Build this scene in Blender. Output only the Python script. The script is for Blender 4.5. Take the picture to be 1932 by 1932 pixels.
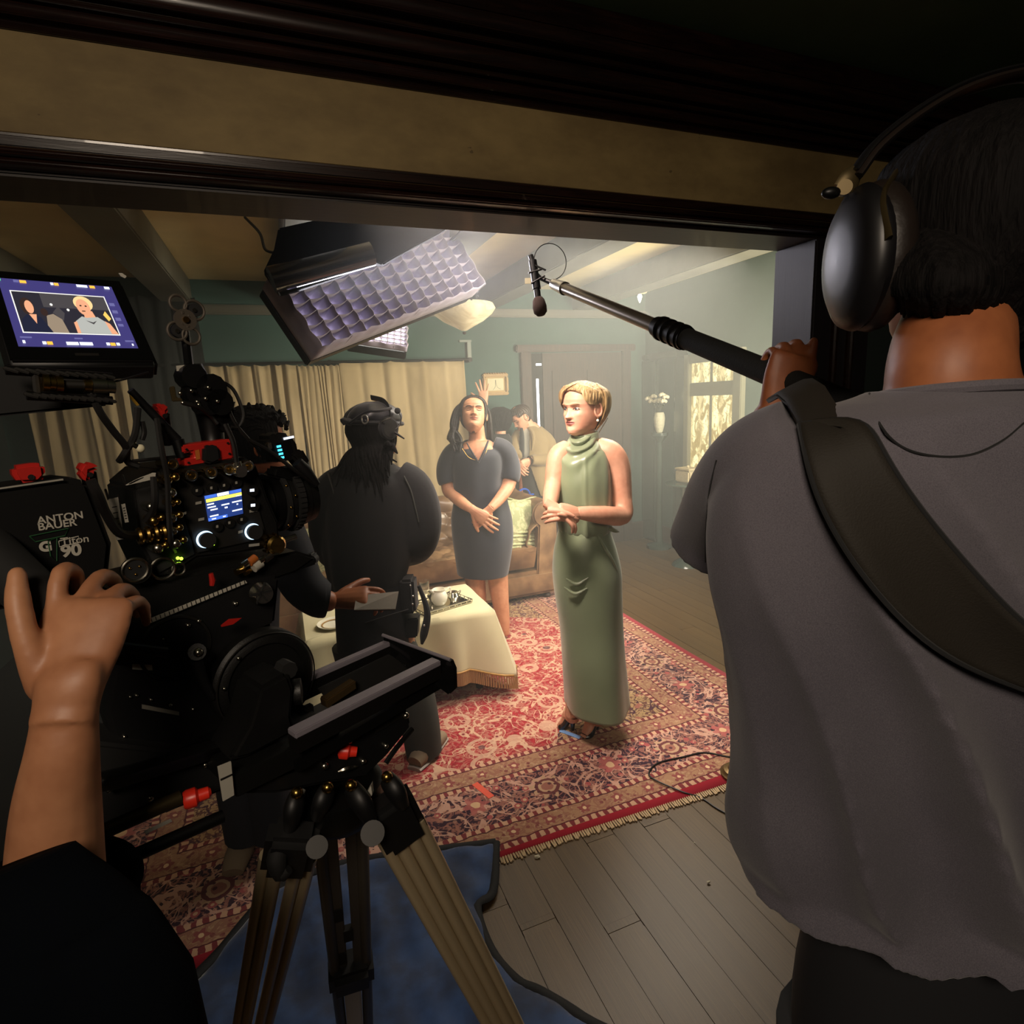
import bpy, bmesh, math, random
import numpy as np
from mathutils import Vector, Matrix, noise as mnoise
random.seed(7)
for o in list(bpy.data.objects):
    bpy.data.objects.remove(o)
scn = bpy.context.scene
COL = scn.collection

# ------------------------------------------------------------------ camera
FPX, CAMH = 1088.0, 1.6
_y = np.array([525 - 966, 966 - 775, -FPX]); _y /= np.linalg.norm(_y)
_x = np.array([3800 - 966, 966 - 626, -FPX]); _x /= np.linalg.norm(_x)
_x -= (_x @ _y) * _y; _x /= np.linalg.norm(_x)
_z = np.cross(_x, _y)
RW = np.array([_x, _y, _z])
CC = np.array([0, 0, CAMH])
cam_data = bpy.data.cameras.new('camera')
cam_data.sensor_width = 36.0
cam_data.lens = FPX / 1932 * 36.0
cam_data.clip_start = 0.02
cam = bpy.data.objects.new('camera', cam_data)
COL.objects.link(cam)
M4 = Matrix.Identity(4)
for i in range(3):
    for j in range(3):
        M4[i][j] = RW[i][j]
M4[2][3] = CAMH
cam.matrix_world = M4
scn.camera = cam
FW = RW @ np.array([0, 0, -1.0])
FH = np.array([FW[0], FW[1], 0]); FH /= np.linalg.norm(FH)      # horizontal view direction
CR = np.array([FH[1], -FH[0], 0])                                # horizontal right
UP = np.array([0, 0, 1.0])

# ------------------------------------------------------------------ world, lights, exposure
world = bpy.data.worlds.new('world'); scn.world = world
world.use_nodes = True
world.node_tree.nodes['Background'].inputs[0].default_value = (0.9, 0.72, 0.5, 1)
world.node_tree.nodes['Background'].inputs[1].default_value = 0.012
scn.view_settings.view_transform = 'Standard'
scn.view_settings.look = 'None'
scn.view_settings.exposure = 1.0
scn.view_settings.gamma = 1.0
scn.view_settings.use_curve_mapping = False
scn.cycles.max_bounces = 8
scn.cycles.diffuse_bounces = 4
scn.cycles.glossy_bounces = 3

def area_light(name, loc, aim, sx, sy, watts, color, spread=180):
    l = bpy.data.lights.new(name, 'AREA')
    l.shape = 'RECTANGLE'; l.size = sx; l.size_y = sy
    l.energy = watts; l.color = color; l.spread = math.radians(spread)
    o = bpy.data.objects.new(name, l); COL.objects.link(o)
    o.location = Vector(loc)
    d = (Vector(aim) - Vector(loc)).normalized()
    o.rotation_euler = d.to_track_quat('-Z', 'Y').to_euler()
    return o

# unseen soft fill added above the set, just behind the doorway header
area_light('overhead_fill_light', (1.9, 2.9, 2.40), (1.7, 3.2, 0), 1.2, 1.0, 28, (1.0, 0.90, 0.76), 150)
# key for the woman in green, from the left of the set
area_light('key_light', (0.45, 1.72, 2.3), (1.2, 2.35, 1.1), 0.4, 0.3, 6.5, (1.0, 0.80, 0.70), 75)
# big warm light by the window side, hidden by the jamb, bouncing off ceiling and smoke
area_light('window_side_light', (3.5, 2.3, 1.7), (2.0, 4.6, 1.9), 0.8, 1.2, 52, (1.0, 0.91, 0.68), 115)
# dim practical in the hall behind the photographer
area_light('hall_light', (-0.45, -0.65, 2.36), (0.45, 1.2, 1.4), 0.5, 0.5, 9.5, (1.0, 0.82, 0.64), 170)

# ------------------------------------------------------------------ pixel helpers (photo frame 1932 x 1932)
def ray(px, py):
    return RW @ np.array([px - 966.0, 966.0 - py, -FPX])
def A(px, py, D):
    """point seen at pixel, D metres along the lens axis"""
    return CC + ray(px, py) / FPX * D
def FL(px, py, z=0.0):
    d = ray(px, py); return CC + d * ((z - CAMH) / d[2])
def PY(px, py, y):
    d = ray(px, py); return CC + d * (y / d[1])
def PX(px, py, x):
    d = ray(px, py); return CC + d * (x / d[0])
def VP(px, py, dist):
    """point on the upright plane dist metres ahead"""
    d = ray(px, py); return CC + d * (dist / (d @ FH))
def PL(px, py, p0, n):
    d = ray(px, py); return CC + d * (((p0 - CC) @ n) / (d @ n))
def unit(v):
    v = np.asarray(v, float); return v / max(np.linalg.norm(v), 1e-9)

# ------------------------------------------------------------------ material helpers
def lin(c):
    if isinstance(c, str):
        c = c.lstrip('#'); c = [int(c[i:i + 2], 16) / 255 for i in (0, 2, 4)]
    return tuple(((x / 12.92) if x <= 0.04045 else ((x + 0.055) / 1.055) ** 2.4) for x in c)
class S:
    """socket wrapper with arithmetic"""
    def __init__(s, nt, sock): s.nt, s.s = nt, sock
    def _m(s, op, *o):
        n = s.nt.nodes.new('ShaderNodeMath'); n.operation = op
        for i, v in enumerate((s,) + o):
            if isinstance(v, S): s.nt.links.new(v.s, n.inputs[i])
            else: n.inputs[i].default_value = v
        return S(s.nt, n.outputs[0])
    def __add__(s, o): return s._m('ADD', o)
    def __radd__(s, o): return s._m('ADD', o)
    def __sub__(s, o): return s._m('SUBTRACT', o)
    def __rsub__(s, o): return (s * -1.0) + o
    def __mul__(s, o): return s._m('MULTIPLY', o)
    def __rmul__(s, o): return s._m('MULTIPLY', o)
    def __truediv__(s, o): return s._m('DIVIDE', o)
    def lt(s, o): return s._m('LESS_THAN', o)
    def gt(s, o): return s._m('GREATER_THAN', o)
    def abs(s): return s._m('ABSOLUTE')
    def fract(s): return s._m('FRACT')
    def sin(s): return s._m('SINE')
    def cos(s): return s._m('COSINE')
    def min(s, o): return s._m('MINIMUM', o)
    def max(s, o): return s._m('MAXIMUM', o)
    def floor(s): return s._m('FLOOR')
    def sqrt(s): return s._m('SQRT')
    def atan2(s, o): return s._m('ARCTAN2', o)
    def band(s, a, b): return s.gt(a) * s.lt(b)
    def smooth(s, a, b):
        n = s.nt.nodes.new('ShaderNodeMapRange'); n.interpolation_type = 'SMOOTHSTEP'
        s.nt.links.new(s.s, n.inputs[0]); n.inputs[1].default_value = a; n.inputs[2].default_value = b
        return S(s.nt, n.outputs[0])
class Mat:
    def __init__(s, name):
        s.m = bpy.data.materials.new(name); s.m.use_nodes = True
        s.nt = s.m.node_tree
        s.b = s.nt.nodes['Principled BSDF']; s.out = s.nt.nodes['Material Output']
        tc = s.nt.nodes.new('ShaderNodeTexCoord'); s.obj = tc.outputs['Object']; s.gen = tc.outputs['Generated']
    def xyz(s, src=None):
        n = s.nt.nodes.new('ShaderNodeSeparateXYZ'); s.nt.links.new(src or s.obj, n.inputs[0])
        return [S(s.nt, n.outputs[i]) for i in range(3)]
    def vec(s, x, y, z):
        n = s.nt.nodes.new('ShaderNodeCombineXYZ')
        for i, v in enumerate((x, y, z)):
            if isinstance(v, S): s.nt.links.new(v.s, n.inputs[i])
            else: n.inputs[i].default_value = v
        return n.outputs[0]
    def noise(s, scale, detail=3, vec=None, rough=0.5, dist=0.0):
        n = s.nt.nodes.new('ShaderNodeTexNoise'); n.inputs['Scale'].default_value = scale
        n.inputs['Detail'].default_value = detail; n.inputs['Roughness'].default_value = rough
        n.inputs['Distortion'].default_value = dist
        s.nt.links.new(vec or s.obj, n.inputs['Vector']); return S(s.nt, n.outputs[0])
    def voro(s, scale, vec=None, feat='F1', rand=1.0):
        n = s.nt.nodes.new('ShaderNodeTexVoronoi'); n.feature = feat; n.inputs['Scale'].default_value = scale
        n.inputs['Randomness'].default_value = rand
        s.nt.links.new(vec or s.obj, n.inputs['Vector'])
        s.last = n
        return S(s.nt, n.outputs['Distance'])
    def mix(s, f, a, b):
        n = s.nt.nodes.new('ShaderNodeMix'); n.data_type = 'RGBA'
        if isinstance(f, S): s.nt.links.new(f.s, n.inputs[0])
        else: n.inputs[0].default_value = f
        for i, v in ((6, a), (7, b)):
            if isinstance(v, (str, tuple)):
                n.inputs[i].default_value = (*lin(v), 1) if isinstance(v, str) else (*v, 1)
            else: s.nt.links.new(v, n.inputs[i])
        return n.outputs[2]
    def color(s, c):
        if isinstance(c, (str, tuple)): s.b.inputs['Base Color'].default_value = (*(lin(c) if isinstance(c, str) else c), 1)
        else: s.nt.links.new(c, s.b.inputs['Base Color'])
        return s
    def set(s, rough=None, metal=None, spec=None, sheen=None, coat=None, trans=None, sss=None, alpha=None, emit=None, estr=None, ior=None):
        I = s.b.inputs
        for k, v in (('Roughness', rough), ('Metallic', metal), ('Specular IOR Level', spec), ('Sheen Weight', sheen),
                     ('Coat Weight', coat), ('Transmission Weight', trans), ('Subsurface Weight', sss), ('Alpha', alpha), ('Emission Strength', estr), ('IOR', ior)):
            if v is None: continue
            if isinstance(v, S): s.nt.links.new(v.s, I[k])
            else: I[k].default_value = v
        if emit is not None:
            if isinstance(emit, (str, tuple)): I['Emission Color'].default_value = (*(lin(emit) if isinstance(emit, str) else emit), 1)
            else: s.nt.links.new(emit, I['Emission Color'])
        return s
    def bump(s, h, strength=0.3, dist=0.01):
        n = s.nt.nodes.new('ShaderNodeBump'); n.inputs['Strength'].default_value = strength; n.inputs['Distance'].default_value = dist
        s.nt.links.new(h.s, n.inputs['Height']); s.nt.links.new(n.outputs[0], s.b.inputs['Normal']); return s
MT = {}
def mat(name, col, rough=0.6, metal=0.0, var=0.0, vscale=20, bump=0.0, bscale=200, bdist=0.002, **kw):
    m = Mat(name)
    if var:
        c = lin(col); lo = tuple(x * (1 - var) for x in c); hi = tuple(min(1, x * (1 + var)) for x in c)
        m.color(m.mix(m.noise(vscale, 4), lo, hi))
    else: m.color(col)
    m.set(rough=rough, metal=metal, **kw)
    if bump: m.bump(m.noise(bscale, 3), bump, bdist)
    MT[name] = m.m
    return m.m

# ------------------------------------------------------------------ mesh helpers
class MB:
    """collects geometry, then builds ONE mesh object"""
    def __init__(s): s.v, s.f = [], []
    def add(s, v, f):
        o = len(s.v); s.v.extend([tuple(map(float, p)) for p in v]); s.f.extend([tuple(i + o for i in q) for q in f]); return s
    def box(s, c, h, ax=None):
        """centre, half sizes, optional 3 axis vectors"""
        c = np.asarray(c, float); ax = np.eye(3) if ax is None else np.array([unit(a) for a in ax])
        p = [c + ax[0] * h[0] * i + ax[1] * h[1] * j + ax[2] * h[2] * k for i in (-1, 1) for j in (-1, 1) for k in (-1, 1)]
        return s.add(p, [(0, 1, 3, 2), (4, 6, 7, 5), (0, 4, 5, 1), (2, 3, 7, 6), (0, 2, 6, 4), (1, 5, 7, 3)])
    def aabb(s, a, b):
        a, b = np.array(a, float), np.array(b, float); return s.box((a + b) / 2, np.abs(b - a) / 2)
    def tube(s, pts, r, n=10, cap=True, ref=None, sub=0):
        v, f = tube_geo(pts, r, n, cap, ref, sub); return s.add(v, f)
    def cyl(s, p, q, r, n=16, r2=None):
        return s.tube([p, q], [r, r if r2 is None else r2], n)
    def disc(s, c, nrm, r, th, n=24):
        c = np.asarray(c, float); nrm = unit(nrm); return s.cyl(c - nrm * th / 2, c + nrm * th / 2, r, n)
    def ring(s, c, nrm, R, r, n=28, m=8, u=None, sq=1.0):
        c = np.asarray(c, float); nrm = unit(nrm)
        if u is None: u = np.cross(nrm, [0.12, 0.3, 0.95])
        u = unit(u - (u @ nrm) * nrm); w = np.cross(nrm, u)
        v = []
        for i in range(n):
            a = 2 * math.pi * i / n; d = u * math.cos(a) + w * math.sin(a) * sq
            for j in range(m):
                b = 2 * math.pi * j / m
                v.append(c + d * (R + r * math.cos(b)) + nrm * r * math.sin(b))
        f = [(i * m + j, ((i + 1) % n) * m + j, ((i + 1) % n) * m + (j + 1) % m, i * m + (j + 1) % m) for i in range(n) for j in range(m)]
        return s.add(v, f)
    def ball(s, c, r, n=12, ax=None):
        c = np.asarray(c, float); r = np.ones(3) * r if np.isscalar(r) else np.asarray(r, float)
        ax = np.eye(3) if ax is None else np.array([unit(a) for a in ax])
        v = [c + ax[2] * r[2]]; m = n * 2
        for i in range(1, n):
            t = math.pi * i / n
            for j in range(m):
                p = 2 * math.pi * j / m
                v.append(c + ax[0] * r[0] * math.sin(t) * math.cos(p) + ax[1] * r[1] * math.sin(t) * math.sin(p) + ax[2] * r[2] * math.cos(t))
        v.append(c - ax[2] * r[2]); L = len(v) - 1
        f = [(0, 1 + j, 1 + (j + 1) % m) for j in range(m)]
        for i in range(n - 2):
            f += [(1 + i * m + j, 1 + (i + 1) * m + j, 1 + (i + 1) * m + (j + 1) % m, 1 + i * m + (j + 1) % m) for j in range(m)]
        f += [(L, 1 + (n - 2) * m + (j + 1) % m, 1 + (n - 2) * m + j) for j in range(m)]
        return s.add(v, f)
    def prism(s, poly, off):
        """polygon (3D points) extruded by vector off"""
        n = len(poly); p = [np.asarray(q, float) for q in poly]; off = np.asarray(off, float)
        return s.add(p + [q + off for q in p], [tuple(range(n)), tuple(range(2 * n - 1, n - 1, -1))] + [(i, i + n, (i + 1) % n + n, (i + 1) % n) for i in range(n)])
    def lathe(s, c, prof, ax=(0, 0, 1), n=28):
        """profile [(r,h)...] about axis"""
        c = np.asarray(c, float); ax = unit(ax)
        u = unit(np.cross(ax, [0.31, 0.9, 0.2])); w = np.cross(ax, u); v = []
        for r, h in prof:
            for j in range(n):
                a = 2 * math.pi * j / n; v.append(c + ax * h + (u * math.cos(a) + w * math.sin(a)) * r)
        f = [(i * n + j, i * n + (j + 1) % n, (i + 1) * n + (j + 1) % n, (i + 1) * n + j) for i in range(len(prof) - 1) for j in range(n)]
        return s.add(v, f)
    def grid(s, P):
        """2D array of points"""
        r, c = len(P), len(P[0])
        return s.add([p for row in P for p in row], [(i * c + j, i * c + j + 1, (i + 1) * c + j + 1, (i + 1) * c + j) for i in range(r - 1) for j in range(c - 1)])
    def build(s, name, m, parent=None, smooth=True, bevel=0.0, solid=0.0, sub=0, seg=2, **tags):
        me = bpy.data.meshes.new(name)
        me.from_pydata(s.v, [], s.f); me.validate(); me.update()
        return finish(name, me, m, parent, smooth, bevel, solid, sub, seg, **tags)
def finish(name, me, m, parent=None, smooth=True, bevel=0.0, solid=0.0, sub=0, seg=2, angle=40, **tags):
    bm = bmesh.new(); bm.from_mesh(me); bmesh.ops.recalc_face_normals(bm, faces=bm.faces)
    if bevel:
        try:
            ed = [e for e in bm.edges if len(e.link_faces) == 2 and e.calc_face_angle(0) > 0.6]
            bmesh.ops.bevel(bm, geom=ed, offset=bevel, segments=seg, affect='EDGES', clamp_overlap=True)
        except Exception: pass
    bm.to_mesh(me); bm.free()
    if smooth:
        me.polygons.foreach_set('use_smooth', [True] * len(me.polygons))
        try: me.set_sharp_from_angle(angle=math.radians(angle))
        except Exception: pass
    if m is not None: me.materials.append(m if not isinstance(m, str) else MT[m])
    o = bpy.data.objects.new(name, me); COL.objects.link(o)
    if solid:
        md = o.modifiers.new('solid', 'SOLIDIFY'); md.thickness = solid; md.offset = 0
    if sub:
        md = o.modifiers.new('sub', 'SUBSURF'); md.levels = sub; md.render_levels = sub
    if parent: o.parent = parent
    tag(o, **tags)
    return o
def tag(o, label=None, cat=None, group=None, kind=None):
    if label: o['label'] = label
    if cat: o['category'] = cat
    if group: o['group'] = group
    if kind: o['kind'] = kind
    return o
def thing(name, label, cat, loc=(0, 0, 0), group=None, kind=None):
    o = bpy.data.objects.new(name, None); COL.objects.link(o)
    o.empty_display_size = 0.05
    o['at'] = [float(x) for x in loc]
    return tag(o, label, cat, group, kind)
def catmull(P, sub):
    P = [np.asarray(p, float) for p in P]
    if sub <= 1 or len(P) < 3: 
        if len(P) == 2 and sub > 1: return [P[0] + (P[1] - P[0]) * i / sub for i in range(sub + 1)]
        return P
    out = []
    for i in range(len(P) - 1):
        p0 = P[i - 1] if i else 2 * P[0] - P[1]; p1, p2 = P[i], P[i + 1]
        p3 = P[i + 2] if i + 2 < len(P) else 2 * P[-1] - P[-2]
        for k in range(sub):
            t = k / sub
            out.append(0.5 * (2 * p1 + (p2 - p0) * t + (2 * p0 - 5 * p1 + 4 * p2 - p3) * t * t + (3 * p1 - p0 - 3 * p2 + p3) * t ** 3))
    out.append(P[-1]); return out
def tube_geo(pts, r, n=10, cap=True, ref=None, sub=0):
    """tube along points; r scalar / list of scalars / list of (side, depth) pairs"""
    pts = [np.asarray(p, float) for p in pts]
    if np.isscalar(r): r = [r] * len(pts)
    rr = [(x, x) if np.isscalar(x) else tuple(x) for x in r]
    if sub:
        rr = catmull([np.array(x, float) for x in rr], sub); pts = catmull(pts, sub)
    rr = [np.maximum(np.asarray(x, float), 1e-5) for x in rr]
    N = len(pts); v = []; side = None
    for i in range(N):
        t = unit(pts[min(i + 1, N - 1)] - pts[max(i - 1, 0)])
        if ref is not None:
            sd = np.cross(np.asarray(ref, float), t)
            side = unit(sd) if np.linalg.norm(sd) > 0.05 or side is None else unit(side - (side @ t) * t)
        elif side is None:
            side = unit(np.cross(t, [0.1, 0.2, 0.97] if abs(t[2]) < 0.9 else [0.97, 0.1, 0.2]))
        else: side = unit(side - (side @ t) * t)
        w = np.cross(t, side)
        for j in range(n):
            a = 2 * math.pi * j / n
            v.append(pts[i] + side * rr[i][0] * math.cos(a) + w * rr[i][1] * math.sin(a))
    f = [(i * n + j, i * n + (j + 1) % n, (i + 1) * n + (j + 1) % n, (i + 1) * n + j) for i in range(N - 1) for j in range(n)]
    if cap:
        a, b = len(v), len(v) + 1; v += [pts[0], pts[-1]]
        f += [(a, (j + 1) % n, j) for j in range(n)] + [(b, (N - 1) * n + j, (N - 1) * n + (j + 1) % n) for j in range(n)]
    return v, f
def blob(mb, voxel, smooth=6):
    """fuse overlapping closed shapes into one continuous skin; returns MB"""
    me = bpy.data.meshes.new('tmp'); me.from_pydata(mb.v, [], mb.f); me.update()
    bm = bmesh.new(); bm.from_mesh(me); bmesh.ops.recalc_face_normals(bm, faces=bm.faces); bm.to_mesh(me); bm.free()
    o = bpy.data.objects.new('tmp', me); COL.objects.link(o)
    r = o.modifiers.new('r', 'REMESH'); r.mode = 'VOXEL'; r.voxel_size = voxel
    if smooth:
        s = o.modifiers.new('s', 'SMOOTH'); s.iterations = smooth; s.factor = 0.5
    dg = bpy.context.evaluated_depsgraph_get()
    ev = o.evaluated_get(dg); m2 = ev.to_mesh()
    n = len(m2.vertices); co = np.empty(n * 3, 'f'); m2.vertices.foreach_get('co', co)
    out = MB(); out.v = [tuple(p) for p in co.reshape(-1, 3).tolist()]; out.f = [tuple(p.vertices) for p in m2.polygons]
    ev.to_mesh_clear(); bpy.data.objects.remove(o); bpy.data.meshes.remove(me)
    return out
def text(s, size, origin, u, w, m, parent, name='lettering', depth=0.0006, align='LEFT', bold=0.0, shear=0.0):
    cu = bpy.data.curves.new(name, 'FONT'); cu.body = s; cu.size = size; cu.extrude = depth; cu.align_x = align
    cu.offset = bold; cu.shear = shear
    cu.materials.append(MT[m]); o = bpy.data.objects.new(name, cu); COL.objects.link(o)
    u = unit(u); w = unit(np.asarray(w) - (np.asarray(w) @ u) * u); n = np.cross(u, w)
    mm = Matrix.Identity(4)
    for i in range(3):
        mm[i][0], mm[i][1], mm[i][2], mm[i][3] = u[i], w[i], n[i], origin[i]
    # plain mesh so the lettering is geometry of its own
    dg = bpy.context.evaluated_depsgraph_get(); me = bpy.data.meshes.new_from_object(o.evaluated_get(dg)); bpy.data.objects.remove(o)
    me.transform(mm); o = bpy.data.objects.new(name, me); COL.objects.link(o); o.parent = parent; return o
# ------------------------------------------------------------------ materials of the place
def wood(name, dark, light, rough=0.45, sx=1.0, sy=14.0, sz=14.0, coat=0.0, bump=0.15):
    m = Mat(name); x, y, z = m.xyz()
    v = m.vec(x * sx, y * sy, z * sz)
    g = m.noise(6, 5, v, 0.6, 0.6); k = m.noise(1.3, 2)
    m.color(m.mix((g * 0.75 + k * 0.4 - 0.1).smooth(0.25, 0.85), dark, light)).set(rough=rough, coat=coat)
    m.bump(g, bump, 0.002); MT[name] = m.m; return m.m
wood('plank_wood', '#45341f', '#6c5534', 0.42, 14, 1.2, 14, 0.0)
wood('dark_wood', '#0d0605', '#2c1710', 0.30, 1.2, 14, 14, 0.3)
wood('jamb_wood', '#0d090b', '#191115', 0.6, 14, 14, 1.2, 0.0)
wood('door_wood', '#1f130d', '#4a3325', 0.6, 14, 14, 1.0, 0.0)
wood('lintel_wood', '#0a0504', '#20110b', 0.55, 1.2, 14, 14, 0.05)
mat('gap_black', '#0c0a08', 0.9)
def plaster(name, col, var=0.12, sc=3.0, rough=0.75):
    m = Mat(name); c = lin(col)
    n = m.noise(sc, 5, None, 0.6)
    m.color(m.mix(n.smooth(0.3, 0.7), tuple(x * (1 - var) for x in c), tuple(min(1, x * (1 + var)) for x in c))).set(rough=rough)
    m.bump(m.noise(90, 3), 0.12, 0.002); MT[name] = m.m; return m.m
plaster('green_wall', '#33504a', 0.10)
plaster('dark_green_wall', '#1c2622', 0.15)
plaster('cream_ceiling', '#c9b88a', 0.07)
plaster('beam_paint', '#5b594e', 0.12, 5, 0.5)
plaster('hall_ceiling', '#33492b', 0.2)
# header frieze: stained canvas paper
m = Mat('frieze_paper'); x, y, z = m.xyz()
st = m.noise(2.2, 6, m.vec(x, y, z * 2.0), 0.65)
sp = m.noise(16, 3, m.vec(x * 0.7, y, z)).gt(0.74)
c0 = m.mix(st.smooth(0.25, 0.8), '#5d4c2c', '#8b774b')
m.color(m.mix(sp * 0.55, c0, '#2f2312')).set(rough=0.7)
m.bump(m.noise(300, 2), 0.1, 0.001); MT['frieze_paper'] = m.m

YB, XR, XL, ZC, YH = 5.4, 3.72, -1.9, 2.65, 1.75      # back wall, right wall, left wall, ceiling, doorway wall

# ------------------------------------------------------------------ floor of dark planks
floor = MB().aabb((XL - 0.1, -1.9, -0.06), (XR + 0.1, YB + 0.1, -0.012)).build('floor', 'gap_black', kind='structure')
pm = MB().aabb((-0.5, -0.5, -0.5), (0.5, 0.5, 0.5)).build('plank', 'plank_wood', floor, bevel=0.012)
plank_mesh = pm.data
pw = 0.118; k = 0; first = True
x0 = -1.02
rnd = random.Random(3)
while x0 < XR:
    y0 = 0.15 - rnd.random() * 0.9 if x0 < 1.9 else 1.2 - rnd.random() * 0.5
    while y0 < YB:
        ln = rnd.choice((1.5, 1.9, 2.3, 1.7)); y1 = min(y0 + ln, YB)
        o = pm if first else pm.copy()
        if not first: COL.objects.link(o)
        first = False
        o.parent = floor
        o.location = (x0 + pw / 2, (y0 + y1) / 2, -0.009 + rnd.random() * 0.0012)
        o.scale = (pw - 0.0016, y1 - y0 - 0.002, 0.016)
        y0 = y1
    x0 += pw

# ------------------------------------------------------------------ shell of the far room
def struct(name, mb, m, parent=None, **k):
    return mb.build(name, m, parent, kind=None if parent else 'structure', **k)
struct('wall_back', MB().aabb((XL, YB, 0), (XR + 0.12, YB + 0.12, ZC + 0.05)), 'green_wall')
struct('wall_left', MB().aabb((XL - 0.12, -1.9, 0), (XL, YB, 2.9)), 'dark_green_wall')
struct('wall_right', MB().aabb((XR, 1.63, 0), (XR + 0.12, YB, ZC + 0.05)), 'green_wall')
ceil = struct('ceiling', MB().aabb((XL, 1.63, ZC), (XR, YB, ZC + 0.08)), 'cream_ceiling')
for bx, w in ((-1.55, .2), (-0.64, .21), (0.22, .2), (1.07, .2), (1.935, .2), (2.95, .2)):
    struct('beam', MB().aabb((bx - w / 2, 1.63, 2.46), (bx + w / 2, YB - 0.001, ZC - 0.0005)), 'beam_paint', ceil, bevel=0.008)
struct('trim_1', MB().aabb((XL, YB - 0.045, 2.38), (XR, YB - 0.001, 2.457)), 'beam_paint', bevel=0.012)      # picture rail
struct('baseboard_back', MB().aabb((XL, YB - 0.03, 0), (XR, YB - 0.001, 0.2)), 'door_wood', bevel=0.006)
struct('baseboard_right', MB().aabb((XR - 0.03, 2.3, 0), (XR - 0.001, YB, 0.2)), 'door_wood', bevel=0.006)

# ------------------------------------------------------------------ doorway wall: header with frieze and mouldings, right jamb
HS = 0.84
def hsweep(mb, prof, xa, xb):
    """profile [(y,z)] swept along x, closed"""
    mb.prism([(xa, y * HS, 1.6 + (z - 1.6) * HS) for y, z in prof], (xb - xa, 0, 0)); return mb
YH = 1.75 * HS; YH2 = 1.62; HX0 = XL; JX = PY(1465, 480, YH2)[0]; HX1 = JX + 0.3; XE = 3.75
hdr = struct('wall_header', hsweep(MB(), [(1.75, 2.165), (YH2 / HS, 2.165), (YH2 / HS, 2.9), (1.75, 2.9)], HX0, XE), 'frieze_paper', smooth=False)
# lower dark beam casing, bottom lip and stepped beads
yf = 1.94
struct('lintel_board', hsweep(MB(), [(1.744, 2.234), (1.725, 2.238), (1.712, 2.228), (1.712, 2.200), (yf, 2.200), (yf, 2.234)], HX0, HX1), 'dark_wood', hdr, bevel=0.004)
struct('lintel_bead', hsweep(MB(), [(1.728, 2.199), (1.70, 2.199), (1.692, 2.191), (1.698, 2.183), (1.716, 2.180), (yf, 2.180), (yf, 2.199)], HX0, HX1), 'dark_wood', hdr, bevel=0.003)
struct('lintel_bead', hsweep(MB(), [(1.722, 2.179), (1.709, 2.179), (1.704, 2.172), (1.709, 2.166), (1.722, 2.164), (yf, 2.164), (yf, 2.179)], HX0, HX1), 'dark_wood', hdr, bevel=0.003)
struct('lintel_lip', hsweep(MB(), [(1.742, 2.163), (1.742, 2.151), (yf, 2.151), (yf, 2.163)], HX0, HX1), 'lintel_wood', hdr, bevel=0.005)
# crown moulding above the frieze, each step a piece
for i, (ya, za, yb2, zb) in enumerate(((1.735, 2.452, 1.749, 2.470), (1.715, 2.471, 1.749, 2.498), (1.70, 2.499, 1.749, 2.512), (1.675, 2.513, 1.749, 2.556), (1.655, 2.557, 1.749, 2.572), (1.625, 2.573, 1.749, 2.612))):
    struct('crown_moulding', hsweep(MB(), [(yb2, za), (ya + 0.006, za), (ya, za + 0.006), (ya - 0.004, (za + zb) / 2), (ya, zb - 0.004), (yb2, zb)], HX0, XE), 'dark_wood', hdr, bevel=0.002)
ZH = 1.6 + (2.66 - 1.6) * HS
struct('ceiling_hall', MB().aabb((XL, -1.9, ZH), (XE, YH, ZH + .08)), 'hall_ceiling')
struct('trim_cove', hsweep(MB(), [(1.64, 2.613), (1.749, 2.613), (1.749, 2.66), (1.60, 2.66)], HX0, XE), 'dark_wood', bevel=.004)
# right jamb and casing
zj = 1.6 + (2.150 - 1.6) * HS
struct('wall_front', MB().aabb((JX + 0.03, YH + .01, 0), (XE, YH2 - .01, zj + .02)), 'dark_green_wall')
jb = struct('trim_jamb', MB().aabb((JX, YH - .012, 0.002), (JX + 0.09, YH2 + .01, zj)), 'jamb_wood', bevel=0.006)
for nm, xa, xb, dy, mm in (('casing_bead', .091, .110, .024, 'dark_wood'), ('casing_board', .111, .160, .012, 'jamb_wood'), ('casing_bead', .161, .178, .03, 'dark_wood'), ('casing_board', .179, .26, .016, 'jamb_wood')):
    struct(nm, MB().aabb((JX + xa, YH - dy, 0.002), (JX + xb, YH + .009, zj)), mm, jb, bevel=0.005)
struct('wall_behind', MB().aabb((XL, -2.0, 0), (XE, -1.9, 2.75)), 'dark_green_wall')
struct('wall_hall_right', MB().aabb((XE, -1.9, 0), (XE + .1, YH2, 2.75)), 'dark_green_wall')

# ------------------------------------------------------------------ back door standing ajar, with casing
def on_back(px, py, off=0.0): return PY(px, py, YB - off)
dl, dr = PY(984, 760, YB)[0], PY(1188, 760, YB)[0]
dt = PY(1080, 664, YB)[2]
D1 = thing('door_1', None, None, kind='structure')
struct('casing_post', MB().aabb((dl, YB - 0.035, 0), (dl + 0.11, YB - 0.001, dt)), 'door_wood', D1, bevel=0.006)
struct('casing_post', MB().aabb((dr - 0.11, YB - 0.035, 0), (dr, YB - 0.001, dt)), 'door_wood', D1, bevel=0.006)
struct('casing_head', MB().aabb((dl - 0.05, YB - 0.05, dt), (dr + 0.05, YB - 0.001, dt + 0.07)), 'door_wood', D1, bevel=0.01)
struct('door_leaf', MB().aabb((dl + 0.235, YB - 0.02, 0.01), (dr - 0.111, YB - 0.001, dt - 0.01)), 'door_wood', D1)
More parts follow.
